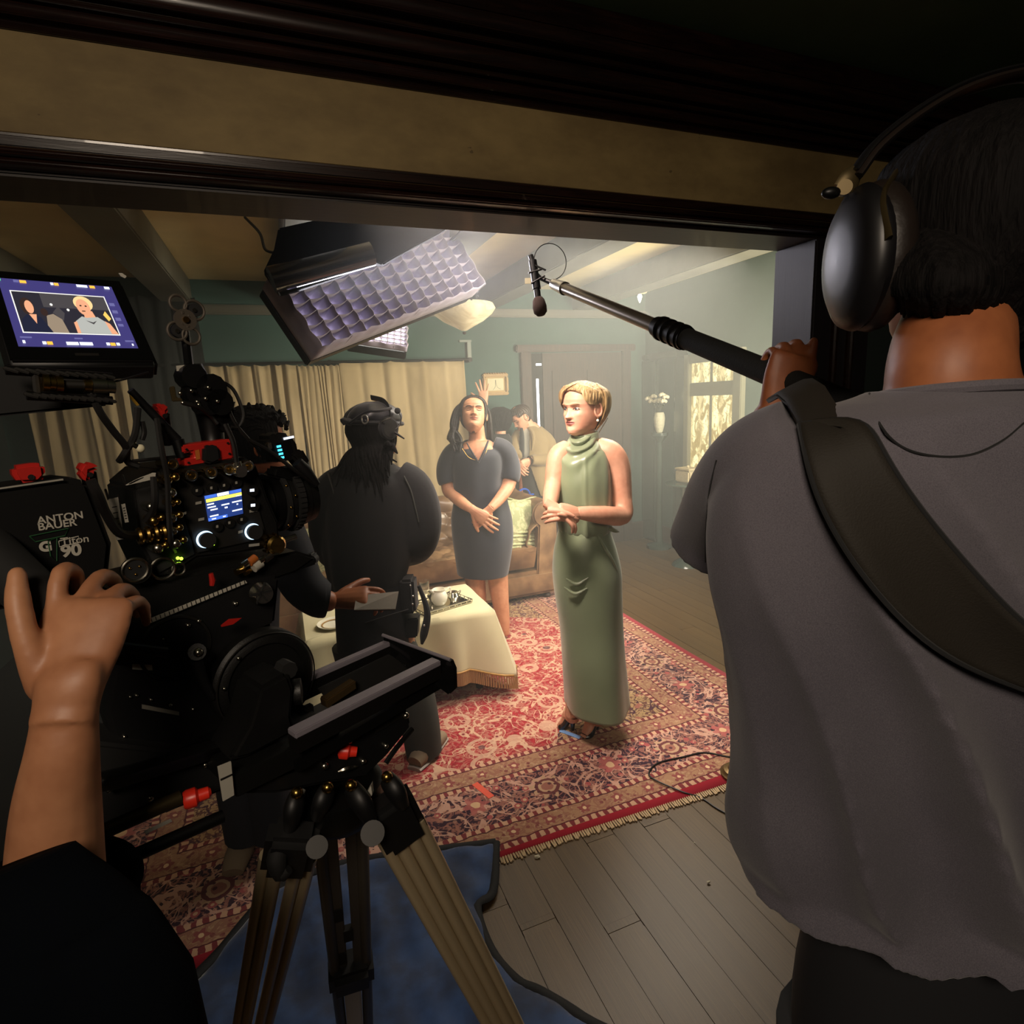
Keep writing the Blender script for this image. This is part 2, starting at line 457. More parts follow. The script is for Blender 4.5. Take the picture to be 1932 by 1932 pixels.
for (za, zb) in ((0.25, 0.95), (1.1, dt - 0.18)):
    xm = (dl + dr) / 2 + .06
    for xa, xb in ((dl + 0.33, xm - 0.04), (xm + 0.04, dr - 0.2)):
        struct('door_panel', MB().aabb((xa, YB - 0.03, za), (xb, YB - 0.0205, zb)), 'door_wood', D1, bevel=0.006)
mat('daylight_gap', '#ffffff', emit='#eef6ff', estr=2.2)
mat('black_gap', '#050505', 0.8)
sx = PY(1012, 700, YB)[0]
struct('dark_gap', MB().aabb((dl + 0.111, YB - 0.012, 0.01), (dl + 0.234, YB - 0.0015, dt - 0.01)), 'black_gap', D1)
struct('light_slit', MB().aabb((sx - 0.012, YB - 0.0135, 0.95), (sx + 0.014, YB - 0.0125, PY(1012, 715, YB)[2])), 'daylight_gap', D1)
struct('light_slit', MB().aabb((sx - 0.008, YB - 0.0135, PY(1012, 690, YB)[2]), (sx + 0.05, YB - 0.0125, PY(1012, 686, YB)[2])), 'daylight_gap', D1)

# ------------------------------------------------------------------ right wall: glossy pilasters, window with lace curtain, crown strip
mat('gloss_green', '#2b3d38', 0.18, coat=0.6)
for pa, pb in ((1188, 1199), (1219, 1245), (1278, 1305)):
    ya, yb2 = PX(pa, 720, XR)[1], PX(pb, 720, XR)[1]
    struct('trim_pilaster', MB().aabb((XR - 0.05, min(ya, yb2, YB - 0.01), 0), (XR - 0.001, min(max(ya, yb2), YB - 0.002), PX(1290, 672, XR)[2])), 'gloss_green', bevel=0.015, seg=3)
struct('trim_cap', MB().aabb((XR - 0.09, PX(1312, 690, XR)[1], PX(1290, 672, XR)[2] + 0.001), (XR - 0.001, YB - 0.06, PX(1290, 660, XR)[2])), 'gloss_green', bevel=0.012)
# sunlit lace window
m = Mat('lace_glow'); x, y, z = m.xyz()
leaf = m.noise(9, 3, m.vec(x, y * 1.1, z * 0.55), 0.55, 1.5).smooth(0.42, 0.56)
vein = (m.noise(7, 4, m.vec(x, y, z * .7), 0.5, 2.5) - 0.5).abs().smooth(0.005, 0.03)
pl = ((y * 46.0).sin() * 0.5 + 0.5).smooth(0.0, 0.9)
c = m.mix(leaf * vein * (pl * 0.6 + 0.4), '#7d6a38', '#fff0b0')
m.color('#8d7c48').set(rough=0.9, emit=c, estr=0.72); MT['lace_glow'] = m.m
wya, wyb = PX(1392, 720, XR)[1], PX(1308, 720, XR)[1]
W1 = thing('window_1', None, None, kind='structure')
zt, zm1, zm2 = PX(1345, 682, XR)[2], PX(1345, 720, XR)[2], PX(1345, 746, XR)[2]
struct('pane', MB().aabb((XR - 0.02, wya, zm1), (XR - 0.0015, wyb, zt)), 'lace_glow', W1)
struct('pane', MB().aabb((XR - 0.02, wya, 0.55), (XR - 0.0015, wyb, zm2)), 'lace_glow', W1)
mat('window_paint', '#6d6b58', 0.45)
for a, b in (((XR - 0.04, wya, zm1 - 0.001), (XR - 0.0015, wyb, zm2 + 0.001)), ((XR - 0.06, wya - 0.1, 0.45), (XR - 0.0015, wya, zt + 0.09)), ((XR - 0.06, wyb, 0.45), (XR - 0.0015, wyb + 0.07, zt + 0.09)),
             ((XR - 0.06, wya, zt), (XR - 0.0015, wyb, zt + 0.09)), ((XR - 0.09, wya - 0.12, 0.40), (XR - 0.0015, wyb + 0.1, 0.449)), ((XR - 0.035, wyb - 0.30, 0.55), (XR - 0.021, wyb - 0.27, zt))):
    struct('window_frame', MB().aabb(a, b), 'window_paint', W1, bevel=0.006)

# ------------------------------------------------------------------ haze hanging in the far room
m = bpy.data.materials.new('haze'); m.use_nodes = True
nt = m.node_tree; nt.nodes.remove(nt.nodes['Principled BSDF'])
vs = nt.nodes.new('ShaderNodeVolumeScatter'); vs.inputs['Color'].default_value = (0.92, 0.96, 0.92, 1); vs.inputs['Density'].default_value = 0.065
vs.inputs['Anisotropy'].default_value = 0.2
nt.links.new(vs.outputs[0], nt.nodes['Material Output'].inputs['Volume'])
MT['haze'] = m
hz = MB().aabb((XL + 0.003, YH2 + 0.02, 0.03), (XR - 0.1, YB - 0.06, ZC - 0.2)).build('haze', m, smooth=False, kind='stuff', label='thin pale smoke hanging in the lit room', cat='haze')
# ------------------------------------------------------------------ Persian rug
RX0, RX1, RY0, RY1 = -1.05, 2.21, 1.68, 4.75
m = Mat('rug_pile'); x0_, y0_, z = m.xyz()
wob = m.noise(26, 2); wob2 = m.noise(23, 2, m.vec(y0_ + 7.0, x0_, z))
x = x0_ + (wob - .5) * .022; y = y0_ + (wob2 - .5) * .022
dx = (x - RX0).min(RX1 - x); dy = (y - RY0).min(RY1 - y); d = dx.min(dy)
al = (dx - dy).gt(0.0)                      # which border run: along x where dy is the nearer edge
s_ = al * x + (1.0 - al) * y                # coordinate running along the border
fine = m.noise(60, 2); ln = (m.noise(19, 3, None, .5, 1.4) - .5).abs().lt(.045); ln2 = m.noise(40, 2, None, .5, 1.0).gt(.58)
vine = ((m.noise(5.5, 3, None, .5, 1.2) - .5).abs()).lt(.017).max(((m.noise(8.0, 2, None, .4, 1.6) - .52).abs()).lt(.015))
def flower(period, off, rad, lobes, dd, mid):
    """row of petalled rosettes along a border; returns (petal, core, ring)"""
    u = ((s_ / period + off).fract() - 0.5) * period; w = dd - mid
    r = (u * u + w * w).sqrt(); th = w.atan2(u)
    return r.lt((th * lobes).cos() * (rad * 0.25) + rad), r.lt(rad * 0.4), (r - rad * 0.72).abs().lt(rad * 0.12)
bl = m.voro(15); b1, b2_ = bl.lt(.23), bl.lt(.12); sb = m.voro(31).lt(.27)
v3 = m.voro(5.2, None, 'F1', 0.7); med = (v3 - 0.34).abs().lt(0.05); medi = v3.lt(0.13)
fld = m.mix(fine.smooth(.3, .7), '#86141f', '#a3202c')
fld = m.mix(ln * .6, fld, '#b57b68'); fld = m.mix(ln2 * .3, fld, '#a8605a'); fld = m.mix(vine, fld, '#c7a184'); fld = m.mix(b1 * .9, fld, '#bd8f78'); fld = m.mix(b2_, fld, '#7a2028')
fld = m.mix(med * .75, fld, '#c4a186'); fld = m.mix(medi * .8, fld, '#54303a'); fld = m.mix(sb * .2, fld, '#c8a488')
sp = ((dx - 0.55) + (dy - 0.55) + ((s_ * 9.0).sin() * 0.08)).lt(0.62)
spc = m.mix(ln, '#a98a62', '#6a4038'); spc = m.mix(vine, spc, '#4a2434'); spc = m.mix(b1 * .8, spc, '#a05c54'); spc = m.mix(sb * .6, spc, '#c9a983')
fld = m.mix(sp, fld, spc)
nav = m.mix(ln * .85, '#33182a', '#9a6458'); nav = m.mix(ln2 * .6, nav, '#a8705f'); nav = m.mix(vine, nav, '#c59a86'); nav = m.mix(b1, nav, '#a5504f'); nav = m.mix(b2_, nav, '#caa483'); nav = m.mix(sb * .5, nav, '#b98a72')
p, c, rg = flower(0.62, 0.1, 0.062, 9.0, d, 0.285); nav = m.mix(p, nav, '#bb9a7a'); nav = m.mix(rg, nav, '#6a3436'); nav = m.mix(c, nav, '#9a6456'); nav = m.mix(p * sb, nav, '#5a2e34')
p, c, rg = flower(0.62, 0.6, 0.045, 6.0, d, 0.30); nav = m.mix(p * .8, nav, '#ad5c58'); nav = m.mix(c, nav, '#d2ae86')
gd = m.mix(sb, '#a27c5e', '#7a3f3c'); gd = m.mix(ln2 * .5, gd, '#c0a07e'); gd = m.mix(ln * .6, gd, '#8a5248')
p, c, rg = flower(0.15, 0.2, 0.022, 5.0, d, 0.105); g1 = m.mix(p, gd, '#8a4744'); g1 = m.mix(c, g1, '#d8b890')
p, c, rg = flower(0.15, 0.2, 0.022, 5.0, d, 0.475); g2 = m.mix(p, gd, '#8a4744'); g2 = m.mix(c, g2, '#d8b890')
dots = m.mix(((s_ / 0.036).fract() - 0.5).abs().lt(0.26), '#7c3034', '#c9a081')
dr_ = (x0_ - RX0).min(RX1 - x0_).min((y0_ - RY0).min(RY1 - y0_))
col = fld
for a, b, cc in ((.036, .062, dots), (.062, .068, '#5b2026'), (.068, .142, g1), (.142, .148, '#4c1c22'), (.148, .172, dots), (.172, .40, nav), (.40, .424, dots), (.424, .43, '#4c1c22'), (.43, .52, g2), (.52, .527, '#5b2026'), (.527, .55, dots)):
    col = m.mix(d.band(a, b), col, cc)
col = m.mix(dr_.lt(.036), col, '#a11a2c')
m.color(col).set(rough=0.95, sheen=0.1); m.bump(m.noise(500, 2), 0.4, 0.003); MT['rug_pile'] = m.m
rug = thing('persian_rug', 'large red Persian rug with navy and gold borders on the dark plank floor', 'rug', (0.6, 3.2, 0))
g = []
for i in range(41):
    row = []
    for j in range(41):
        xx = RX0 + (RX1 - RX0) * i / 40; yy = RY0 + (RY1 - RY0) * j / 40
        row.append((xx, yy + (0.012 * math.sin(xx * 3) if j == 0 else 0), 0.009 + 0.0015 * math.sin(xx * 7 + yy * 5)))
    g.append(row)
mb = MB().grid(g)
mb.grid([[(p[0], p[1], 0.001) for p in (row[0], row[-1])] for row in g])
mb.build('pile', 'rug_pile', rug, solid=0.006)
mat('fringe_wool', '#cbb490', 0.95)
mb = MB(); rr = random.Random(1)
for i in range(330):
    xx = RX0 + (RX1 - RX0) * (i + 0.5) / 330; y0 = RY0 + 0.012 * math.sin(xx * 3)
    mb.tube([(xx, y0 + 0.002, 0.008), (xx + rr.uniform(-.004, .004), y0 - 0.02 - rr.random() * 0.012, 0.004)], 0.0038, 4)
o = mb.build('fringe', 'fringe_wool', rug); o['kind'] = 'stuff'

# ------------------------------------------------------------------ tall beige curtains along the back wall
m = Mat('curtain_linen'); x, y, z = m.xyz()
n1 = m.noise(2.0, 5, m.vec(x * 2, y, z * 0.6), 0.6)
m.color(m.mix(n1.smooth(.25, .75), '#94815e', '#b8a47f')).set(rough=0.85, sheen=0.15)
m.bump(m.noise(260, 2, m.vec(x * 3, y * 3, z)), 0.2, 0.001); MT['curtain_linen'] = m.m
def curtain(label, pa, pb, freq, amp, seed, ztop_px, cm='curtain_linen'):
    xa, xb = PY(pa, 700, YB - .1)[0], PY(pb, 700, YB - .1)[0]; zt2 = PY((pa + pb) / 2, ztop_px, YB - .1)[2]
    r2 = random.Random(seed); ph = r2.random() * 6
    NX = max(24, int((xb - xa) * 110)); g = []
    for k in range(27):
        t = k / 26; z = 0.03 + (zt2 - 0.03) * t; row = []
        for i in range(NX + 1):
            u = i / NX; xx = xa + (xb - xa) * u
            w = math.sin(u * freq * 6.283 + ph + 0.6 * math.sin(u * freq * 2.1 + ph)) + 0.35 * math.sin(u * freq * 14.1 + ph * 2 + t * 1.5)
            a2 = amp * (0.55 + 0.6 * (1 - t)) * (0.8 + 0.3 * math.sin(u * 9 + ph))
            row.append((xx + 0.012 * math.sin(t * 4 + i * .3), YB - 0.11 + a2 * w, z + (0.006 * math.sin(u * freq * 6.28) if k == 26 else 0)))
        g.append(row)
    MB().grid(g).build('curtain', cm, None, solid=0.003, label=label, cat='curtain', group='curtains on the back wall')
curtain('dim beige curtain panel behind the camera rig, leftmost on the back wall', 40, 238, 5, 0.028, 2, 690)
mat('shade_sheet', '#0d0f0d', .95, var=.2)  # near-black sheet added to stand in for the unlit stretch of back wall
curtain('added dark sheet for the unlit wall behind the four-ring bracket, left of the beige curtains', 236, 386, 4, 0.02, 9, 560, 'shade_sheet')
curtain('beige curtain with deep even folds behind the black follow-focus motor', 386, 560, 6, 0.03, 3, 690)
curtain('narrow tightly pleated beige curtain left of the person in black cap', 562, 640, 9, 0.012, 4, 690)
curtain('wide smooth beige curtain between the black cap and the gilt picture', 642, 874, 5, 0.016, 5, 681)
mat('black_iron', '#14120f', 0.4, 0.6)
xa, xb = PY(360, 684, YB - .1)[0], PY(890, 680, YB - .1)[0]
rod = thing('curtain_rod', 'dark curtain rod above the beige curtains', 'curtain rod', (0.5, YB, 2.05))
zr = PY(640, 686, YB - .1)[2] + 0.012
MB().cyl((xa - 1.0, YB - 0.11, zr), (xb, YB - 0.11, zr), 0.012, 12).build('rod', 'black_iron', rod)
for xx in (xa - .3, .45, xb - 0.02):
    MB().aabb((xx - 0.015, YB - 0.12, zr - 0.02), (xx + 0.015, YB - 0.001, zr + 0.02)).build('bracket', 'black_iron', rod, bevel=0.003)
# white wall conduit beside the curtain
mat('grey_paint', '#77807a', 0.5)
cn = thing('wall_conduit', 'pale wall conduit with switch box at the right end of the curtains', 'conduit', (1.7, YB, 2.1))
p = PY(884, 665, YB)
MB().aabb((p[0] - 0.09, YB - 0.02, 2.155), (p[0] + 0.03, YB - 0.001, 2.175)).build('pipe', 'grey_paint', cn, bevel=0.003)
MB().aabb((p[0] - 0.02, YB - 0.03, 1.98), (p[0] + 0.02, YB - 0.001, 2.154)).build('switch_box', 'grey_paint', cn, bevel=0.004)

# ------------------------------------------------------------------ gilt framed print on the back wall
mat('gilt', '#8a7048', 0.55, 0.3, var=.3, vscale=60, bump=.5, bscale=120); mat('print_paper', '#c9c2a4', 0.8, var=0.06, vscale=8); mat('mount_tan', '#b0976a', 0.8)
mat('pencil', '#6d6a60', 0.9)
fx0, fx1 = PY(910, 725, YB)[0], PY(958, 725, YB)[0]; fz1, fz0 = PY(934, 705, YB)[2], PY(934, 746, YB)[2]
pic = thing('framed_print', 'small gilt framed print on the green back wall', 'picture', (fx0, YB, fz0))
b = 0.032
for a, c in (((fx0, fz0), (fx1, fz0 + b)), ((fx0, fz1 - b), (fx1, fz1)), ((fx0, fz0 + b), (fx0 + b, fz1 - b)), ((fx1 - b, fz0 + b), (fx1, fz1 - b))):
    MB().aabb((a[0], YB - 0.03, a[1]), (c[0], YB - 0.002, c[1])).build('frame_rail', 'gilt', pic, bevel=0.008)
for i in range(9):
    MB().ball((fx0 + 0.03 + (fx1 - fx0 - .06) * i / 8, YB - 0.02, fz1 + 0.002), (0.012, 0.008, 0.008), 6).build('scroll', 'gilt', pic)
MB().aabb((fx0 + b, YB - 0.012, fz0 + b), (fx1 - b, YB - 0.002, fz1 - b)).build('mount', 'mount_tan', pic)
MB().aabb((fx0 + b + .018, YB - 0.014, fz0 + b + .014), (fx1 - b - .018, YB - 0.0125, fz1 - b - .014)).build('print', 'print_paper', pic)
xm, zm = (fx0 + fx1) / 2, (fz0 + fz1) / 2
MB().tube([(xm - .03, YB - .0148, zm - .05), (xm - .005, YB - .0148, zm - .02), (xm, YB - .0148, zm + .045), (xm + .012, YB - .0148, zm - .02), (xm + .05, YB - .0148, zm - .045)], 0.0016, 5, sub=4).build('sketch_line', 'pencil', pic)

# ------------------------------------------------------------------ tufted tan leather sofa
m = Mat('tan_leather'); n1 = m.noise(6, 5)
m.color(m.mix(n1.smooth(.3, .75), '#5f4531', '#9a7a58')).set(rough=0.36, coat=0.15); m.bump(m.noise(160, 3), 0.25, 0.002); MT['tan_leather'] = m.m
mat('button_leather', '#4b3525', 0.4)
sofa = thing('tufted_sofa', 'tan leather sofa with button tufting behind the woman in navy', 'sofa', (0.9, 4.4, 0))
SX0, SX1, SY0, SY1 = -0.25, 1.99, 4.0, 4.82
def tuft(u, v, pu, pv):
    """diamond tufting height: 0 in the buttons, 1 on the pillows"""
    a = u / pu; b2 = v / pv
    i = round(b2); best = 9
    for r_ in (i - 1, i, i + 1):
        off = 0.5 * (r_ % 2); j = round(a - off) + off
        best = min(best, ((a - j) ** 2 + (b2 - r_) ** 2) ** 0.5)
        for jj in (j - 1, j + 1): best = min(best, ((a - jj) ** 2 + (b2 - r_) ** 2) ** 0.5)
    # creases along diagonals
    e = abs(((a + b2 * 0.5) % 1.0) - 0.5); e2 = abs(((a - b2 * 0.5) % 1.0) - 0.5)
    cr = min(1, min(0.5 - e, 0.5 - e2) / 0.12) if True else 1
    return min(1.0, best / 0.55) ** 0.6 * (0.72 + 0.28 * max(0, cr))
# base rail
MB().aabb((SX0 + 0.05, SY0 + 0.03, 0.06), (SX1 - 0.03, SY1, 0.26)).build('base', 'tan_leather', sofa, bevel=0.03, seg=4)
for xx in (SX0 + 0.12, SX1 - 0.12):
    for yy in (SY0 + 0.1, SY1 - 0.1):
        MB().lathe((xx, yy, 0.0), [(0.0, 0.012), (.028, 0.012), (.034, 0.03), (.022, 0.05), (.03, 0.075), (0, 0.075)]).build('leg', 'door_wood', sofa)
# tufted seat
g = []
for i in range(161):
    xx = SX0 + 0.22 + (SX1 - SX0 - 0.46) * i / 160; row = []
    for j in range(61):
        s = j / 60; L = s * 0.86
        if L < 0.2:       # rounded front
            a = L / 0.2; yy = SY0 + 0.05 * (1 - math.sin(a * 1.57)) - 0.0; zz = 0.27 + 0.17 * math.sin(a * 1.57); yy = SY0 + 0.06 * (1 - a) ** 2; nrm = (0, -math.cos(a * 1.4), math.sin(a * 1.4))
        else: yy = SY0 + (L - 0.2); zz = 0.44; nrm = (0, 0, 1)
        h = (tuft(xx, L - 0.33, 0.2, 0.12) if L > .2 else 1 - 0.25 * (1 - L / .2)) * 0.045 - 0.035
        row.append((xx + nrm[0] * h, yy + nrm[1] * h, zz + nrm[2] * h + 0.02))
    g.append(row)
MB().grid(g).build('seat', 'tan_leather', sofa)
# tufted back with rolled top
def rolled(path_fn, nlen, label, length, pu):
    """surface: along u (length) and around profile v: front face then roll"""
    g = []
    for i in range(nlen + 1):
        u = length * i / nlen; row = []
        for j in range(57):
            v = j / 56
            if v < 0.6:
                hgt = 0.42 + v / 0.6 * 0.26; dep = 0.10 - 0.10 * (v / 0.6) ** 1.5; h = tuft(u, v * 0.55, pu, 0.13) * 0.04 - 0.02; nx, nz = 1, 0.15
            else:
                a = (v - 0.6) / 0.4 * 4.0 - 0.3; r_ = 0.075
                hgt = 0.715 + r_ * math.sin(a - 0.6); dep = -0.065 + r_ * math.cos(a - 0.6); h = 0.004; nx, nz = math.cos(a - .6), math.sin(a - .6)
                h = tuft(u, v * .55, pu, .13) * 0.016 if v < .75 else 0.012
            row.append(path_fn(u, dep + nx * h, hgt + nz * h))
        g.append(row)
    MB().grid(g).build(label, 'tan_leather', sofa, solid=0.01)
rolled(lambda u, d, h: (SX0 + 0.1 + u, SY1 - 0.14 - d, h + 0.02), 150, 'backrest', SX1 - SX0 - 0.2, 0.2)
MB().aabb((SX0 + 0.04, SY1 - 0.07, 0.2), (SX1 - 0.04, SY1 + 0.02, 0.72)).build('back_panel', 'tan_leather', sofa, bevel=0.02)
rolled(lambda u, d, h: (SX1 - 0.19 - d, SY0 + 0.05 + u, h + 0.01), 60, 'armrest', SY1 - SY0 - 0.1, 0.2)
rolled(lambda u, d, h: (SX0 + 0.19 + d, SY0 + 0.05 + u, h + 0.01), 60, 'armrest', SY1 - SY0 - 0.1, 0.2)
def arm_front(xc):
    mb = MB(); pr = []
    for k in range(24):
        a = -0.9 + k / 23 * 5.0; pr.append((xc + 0.11 * math.cos(a), SY0 + 0.045, 0.71 + 0.11 * math.sin(a)))
    poly = [(xc - 0.1, SY0 + .045, 0.1), (xc + 0.1, SY0 + .045, 0.1)] + [p for p in pr if True]
    mb.prism(poly, (0, 0.03, 0)); mb.build('arm_front', 'tan_leather', sofa, bevel=0.012)
arm_front(SX1 - 0.13); arm_front(SX0 + 0.13)
MB().aabb((SX1 - 0.2, SY0 + 0.06, 0.1), (SX1 - 0.02, SY1, 0.66)).build('arm_panel', 'tan_leather', sofa, bevel=0.03, seg=4)
MB().aabb((SX0 + 0.02, SY0 + 0.06, 0.1), (SX0 + 0.2, SY1, 0.66)).build('arm_panel', 'tan_leather', sofa, bevel=0.03, seg=4)
for i in range(9):
    for r_ in (0, 1, 2):
        xx = SX0 + 0.35 + i * 0.2 + (0.1 if r_ % 2 else 0)
        xx = round((xx) / 0.2 - 0.5 * (r_ % 2)) * 0.2 + 0.1 * (r_ % 2)
        if SX0 + .25 < xx < SX1 - .25: MB().ball((xx, SY0 + 0.13 + r_ * 0.12, 0.43), (0.013, 0.013, 0.008), 5).build('button', 'button_leather', sofa)

# ------------------------------------------------------------------ cushions
m = Mat('damask_green'); n1 = m.noise(22, 3, None, 0.5, 1.4).smooth(.47, .53)
m.color(m.mix(n1, '#b3b18a', '#959a70')).set(rough=0.6, sheen=0.2); m.bump(n1, 0.2, 0.002); MT['damask_green'] = m.m
m = Mat('paisley_green'); n1 = (m.noise(24, 3, None, 0.5, 2.2) - .5).abs().smooth(.01, .05)
m.color(m.mix(n1, '#5d5d3c', '#a5a075')).set(rough=0.8); MT['paisley_green'] = m.m
def cushion(name, label, m_, c, ax, size, th, pleat=False, group=None):
    ax = [unit(a) for a in ax]; root = thing(name, label, 'cushion', c, group)
    N = 36; mb = MB()
    for sgn in (1, -1):
        g = []
        for i in range(N + 1):
            row = []
            for j in range(N + 1):
                u, v = i / N * 2 - 1, j / N * 2 - 1
                h = ((1 - u ** 4) * (1 - v ** 4)) ** 0.55 * th
                pin = 1 - 0.06 * (1 - abs(u) ** 2) * abs(v) ** 3; pin2 = 1 - 0.06 * (1 - abs(v) ** 2) * abs(u) ** 3
                if pleat and v < -0.05: h += 0.010 * math.sin(v * 46 + u * 2) * (1 - u * u) * (1 - v ** 4)
                row.append(np.asarray(c) + ax[0] * u * size[0] * pin2 + ax[1] * v * size[1] * pin + ax[2] * h * sgn)
            g.append(row)
        mb.grid(g)
    mb.build('cover', m_, root)
    pts = [np.asarray(c) + ax[0] * u * size[0] * .985 + ax[1] * v * size[1] * .985 for u, v in ((-1, -1), (0, -.94), (1, -1), (.94, 0), (1, 1), (0, .94), (-1, 1), (-.94, 0), (-1, -1))]
    MB().tube(pts, 0.006, 6, sub=5).build('piping', m_, root)
    return root
pc = (PY(962, 1000, 4.36) + PY(968, 1000, 4.36)) / 2; pc = PY(979, 996, 4.17)
cushion('throw_cushion', 'pale green damask cushion leaning in the right corner of the sofa', 'damask_green', pc, ((0.93, 0.3, -0.13), (0.12, 0.12, 1.0), (-0.3, 0.93, 0)), (0.2, 0.235), 0.075, True, 'sofa cushions')
pc = PY(572, 1078, 4.25)
cushion('throw_cushion', 'olive paisley cushion beside the crew member in black, left end of the sofa', 'paisley_green', pc, ((0.95, 0.25, -0.15), (0.12, 0.2, 1.0), (-.25, .95, -.1)), (0.23, 0.32), 0.10, False, 'sofa cushions')

# blue hair scrunchie / headband lying on the sofa back
mat('blue_plastic', '#1d52b8', 0.4)
p = PY(988, 932, 4.75)
hb = thing('blue_headset_band', 'bright blue headset band lying on the sofa back', 'headset', p)
hb_mb = MB(); hb_mb.tube([p + np.array([math.cos(a) * 0.055, 0, math.sin(a) * 0.05 - 0.005]) for a in np.linspace(0, math.pi, 14)], [(0.018, 0.01)] * 14, 8); hb_mb.build('band', 'blue_plastic', hb)
MB().tube([p + np.array([-0.09, 0, -0.012]), p + np.array([0.1, 0, -0.012])], 0.007, 8).build('cable', 'blue_plastic', hb)

# ------------------------------------------------------------------ coffee table under a cream cloth
m = Mat('cream_cloth'); m.color(m.mix(m.noise(4, 4), '#c9bf95', '#dcd3ae')).set(rough=0.75, sheen=0.2); m.bump(m.noise(300, 2), 0.15, .001); MT['cream_cloth'] = m.m
mat('gold_braid', '#a9803f', 0.5, 0.2, bump=.5, bscale=80); mat('tan_fringe', '#a68055', 0.8)
TX0, TX1, TY0, TY1, TZ = 0.0, 0.955, 2.83, 3.30, 0.50
tb = thing('coffee_table', 'low coffee table hidden under the cream fringed cloth', 'table', ((TX0 + TX1) / 2, 3.06, 0))
MB().aabb((TX0 + .02, TY0 + .02, 0.44), (TX1 - .02, TY1 - .02, TZ - 0.008)).build('tabletop', 'door_wood', tb, bevel=0.01)
for xx in (TX0 + .07, TX1 - .07):
    for yy in (TY0 + .07, TY1 - .07):
        MB().lathe((xx, yy, 0.012), [(0, 0), (.02, 0), (.024, .1), (.03, .3), (.03, .427), (0, .427)]).build('leg', 'door_wood', tb)
cl = thing('tablecloth', 'cream tablecloth with gold braid and fringe over the coffee table', 'tablecloth', ((TX0 + TX1) / 2, 3.06, 0))
def cloth_edge(u):
    """perimeter of rounded table, u in 0..1 -> point, outward normal, corner factor"""
    w, d_ = TX1 - TX0, TY1 - TY0; P = 2 * (w + d_); s = u * P % P
    if s < w: p, n, e = (TX0 + s, TY0), (0, -1), min(s, w - s)
    elif s < w + d_: p, n, e = (TX1, TY0 + s - w), (1, 0), min(s - w, w + d_ - s)
    elif s < 2 * w + d_: p, n, e = (TX1 - (s - w - d_), TY1), (0, 1), min(s - w - d_, 2 * w + d_ - s)
    else: p, n, e = (TX0, TY1 - (s - 2 * w - d_)), (-1, 0), min(s - 2 * w - d_, P - s)
    return np.array(p), np.array(n, float), max(0, 1 - e / 0.16)
NU = 200; rows = []
cen = np.array([(TX0 + TX1) / 2, (TY0 + TY1) / 2])
for k in range(26):
    row = []
    for i in range(NU + 1):
        u = i / NU; p, n, cf = cloth_edge(u); q = unit(p - cen)
        n = unit(n * (1 - cf * .5) + q * cf * .7)
        if k < 8: t = k / 7; xy = cen + (p - cen) * t; z = TZ + 0.001 - (0.004 if t == 1 else 0)
        else:
            t = (k - 7) / 18; drop = 0.31 + 0.06 * cf
            fl = 0.016 + 0.09 * t * (0.35 + cf) + 0.016 * t * math.sin(u * 6.283 * 13 + math.sin(u * 20)) ; xy = p + n * fl
            z = TZ - drop * t - 0.004
        row.append((xy[0], xy[1], z))
    rows.append(row)
MB().grid(rows).build('drape', 'cream_cloth', cl, solid=0.002)
hem = rows[-1]
MB().tube([np.array(h) + np.array([0, 0, 0.004]) for h in hem[::2]], (0.006), 6).build('gold_braid', 'gold_braid', cl)
mb = MB()
for i in range(0, NU):
    for s in (0, 0.5):
        h = np.array(hem[i]) * (1 - s) + np.array(hem[i + 1]) * s
        mb.tube([h, h + np.array([0.002 * math.sin(i), 0.002 * math.cos(i), -0.07])], [0.0045, 0.006], 5)
o = mb.build('fringe', 'tan_fringe', cl); o['kind'] = 'stuff'

# things on the table
mat('silver', '#c9c6b8', 0.18, 1.0); mat('ceramic_white', '#e4e0cc', 0.25)
def on_table(px, py, dz=0.0): return FL(px, py, TZ + 0.004) + np.array([0, 0, dz])
tr = thing('silver_tray', 'silver tray with raised gallery rim on the cream cloth', 'tray', on_table(828, 1140))
c = on_table(830, 1141); ta = unit((0.96, 0.28, 0)); tb2 = unit((-.28, .96, 0))
MB().box(c + np.array([0, 0, 0.004]), (0.15, 0.10, 0.003), (ta, tb2, UP)).build('tray_base', 'silver', tr, bevel=0.002)
rimp = [c + ta * (0.15 * u) + tb2 * (0.10 * v) + np.array([0, 0, 0.018]) for u, v in ((-1, -1), (1, -1), (1, 1), (-1, 1), (-1, -1))]
MB().tube(rimp, 0.004, 6).build('rim', 'silver', tr)
for s, (u, v) in enumerate([(-1 + i * .25, w) for i in range(9) for w in (-1, 1)] + [(w, -1 + i * .4) for i in range(1, 5) for w in (-1, 1)]):
    q = c + ta * (.15 * u) + tb2 * (.10 * v); MB().cyl(q + UP * .006, q + UP * .018, 0.0025, 6).build('gallery_post', 'silver', tr)
jp = thing('milk_jug', 'small white ceramic jug with handle on the silver tray', 'jug', on_table(831, 1137, .007))
c2 = on_table(830, 1143, 0.008)
MB().lathe(c2, [(0, 0), (.026, 0), (.04, .018), (.046, .04), (.04, .066), (.033, .078), (.036, .09), (.032, .09), (.028, .076), (0, .02)]).build('bowl', 'ceramic_white', jp)
MB().tube([c2 + ta * .04 + UP * .07, c2 + ta * .07 + UP * .082, c2 + ta * .072 + UP * .05, c2 + ta * .045 + UP * .03], 0.005, 8, sub=5).build('handle', 'ceramic_white', jp)
MB().tube([c2 - ta * .03 + UP * .075, c2 - ta * .05 + UP * .094], [.012, .006], 8).build('spout', 'ceramic_white', jp)
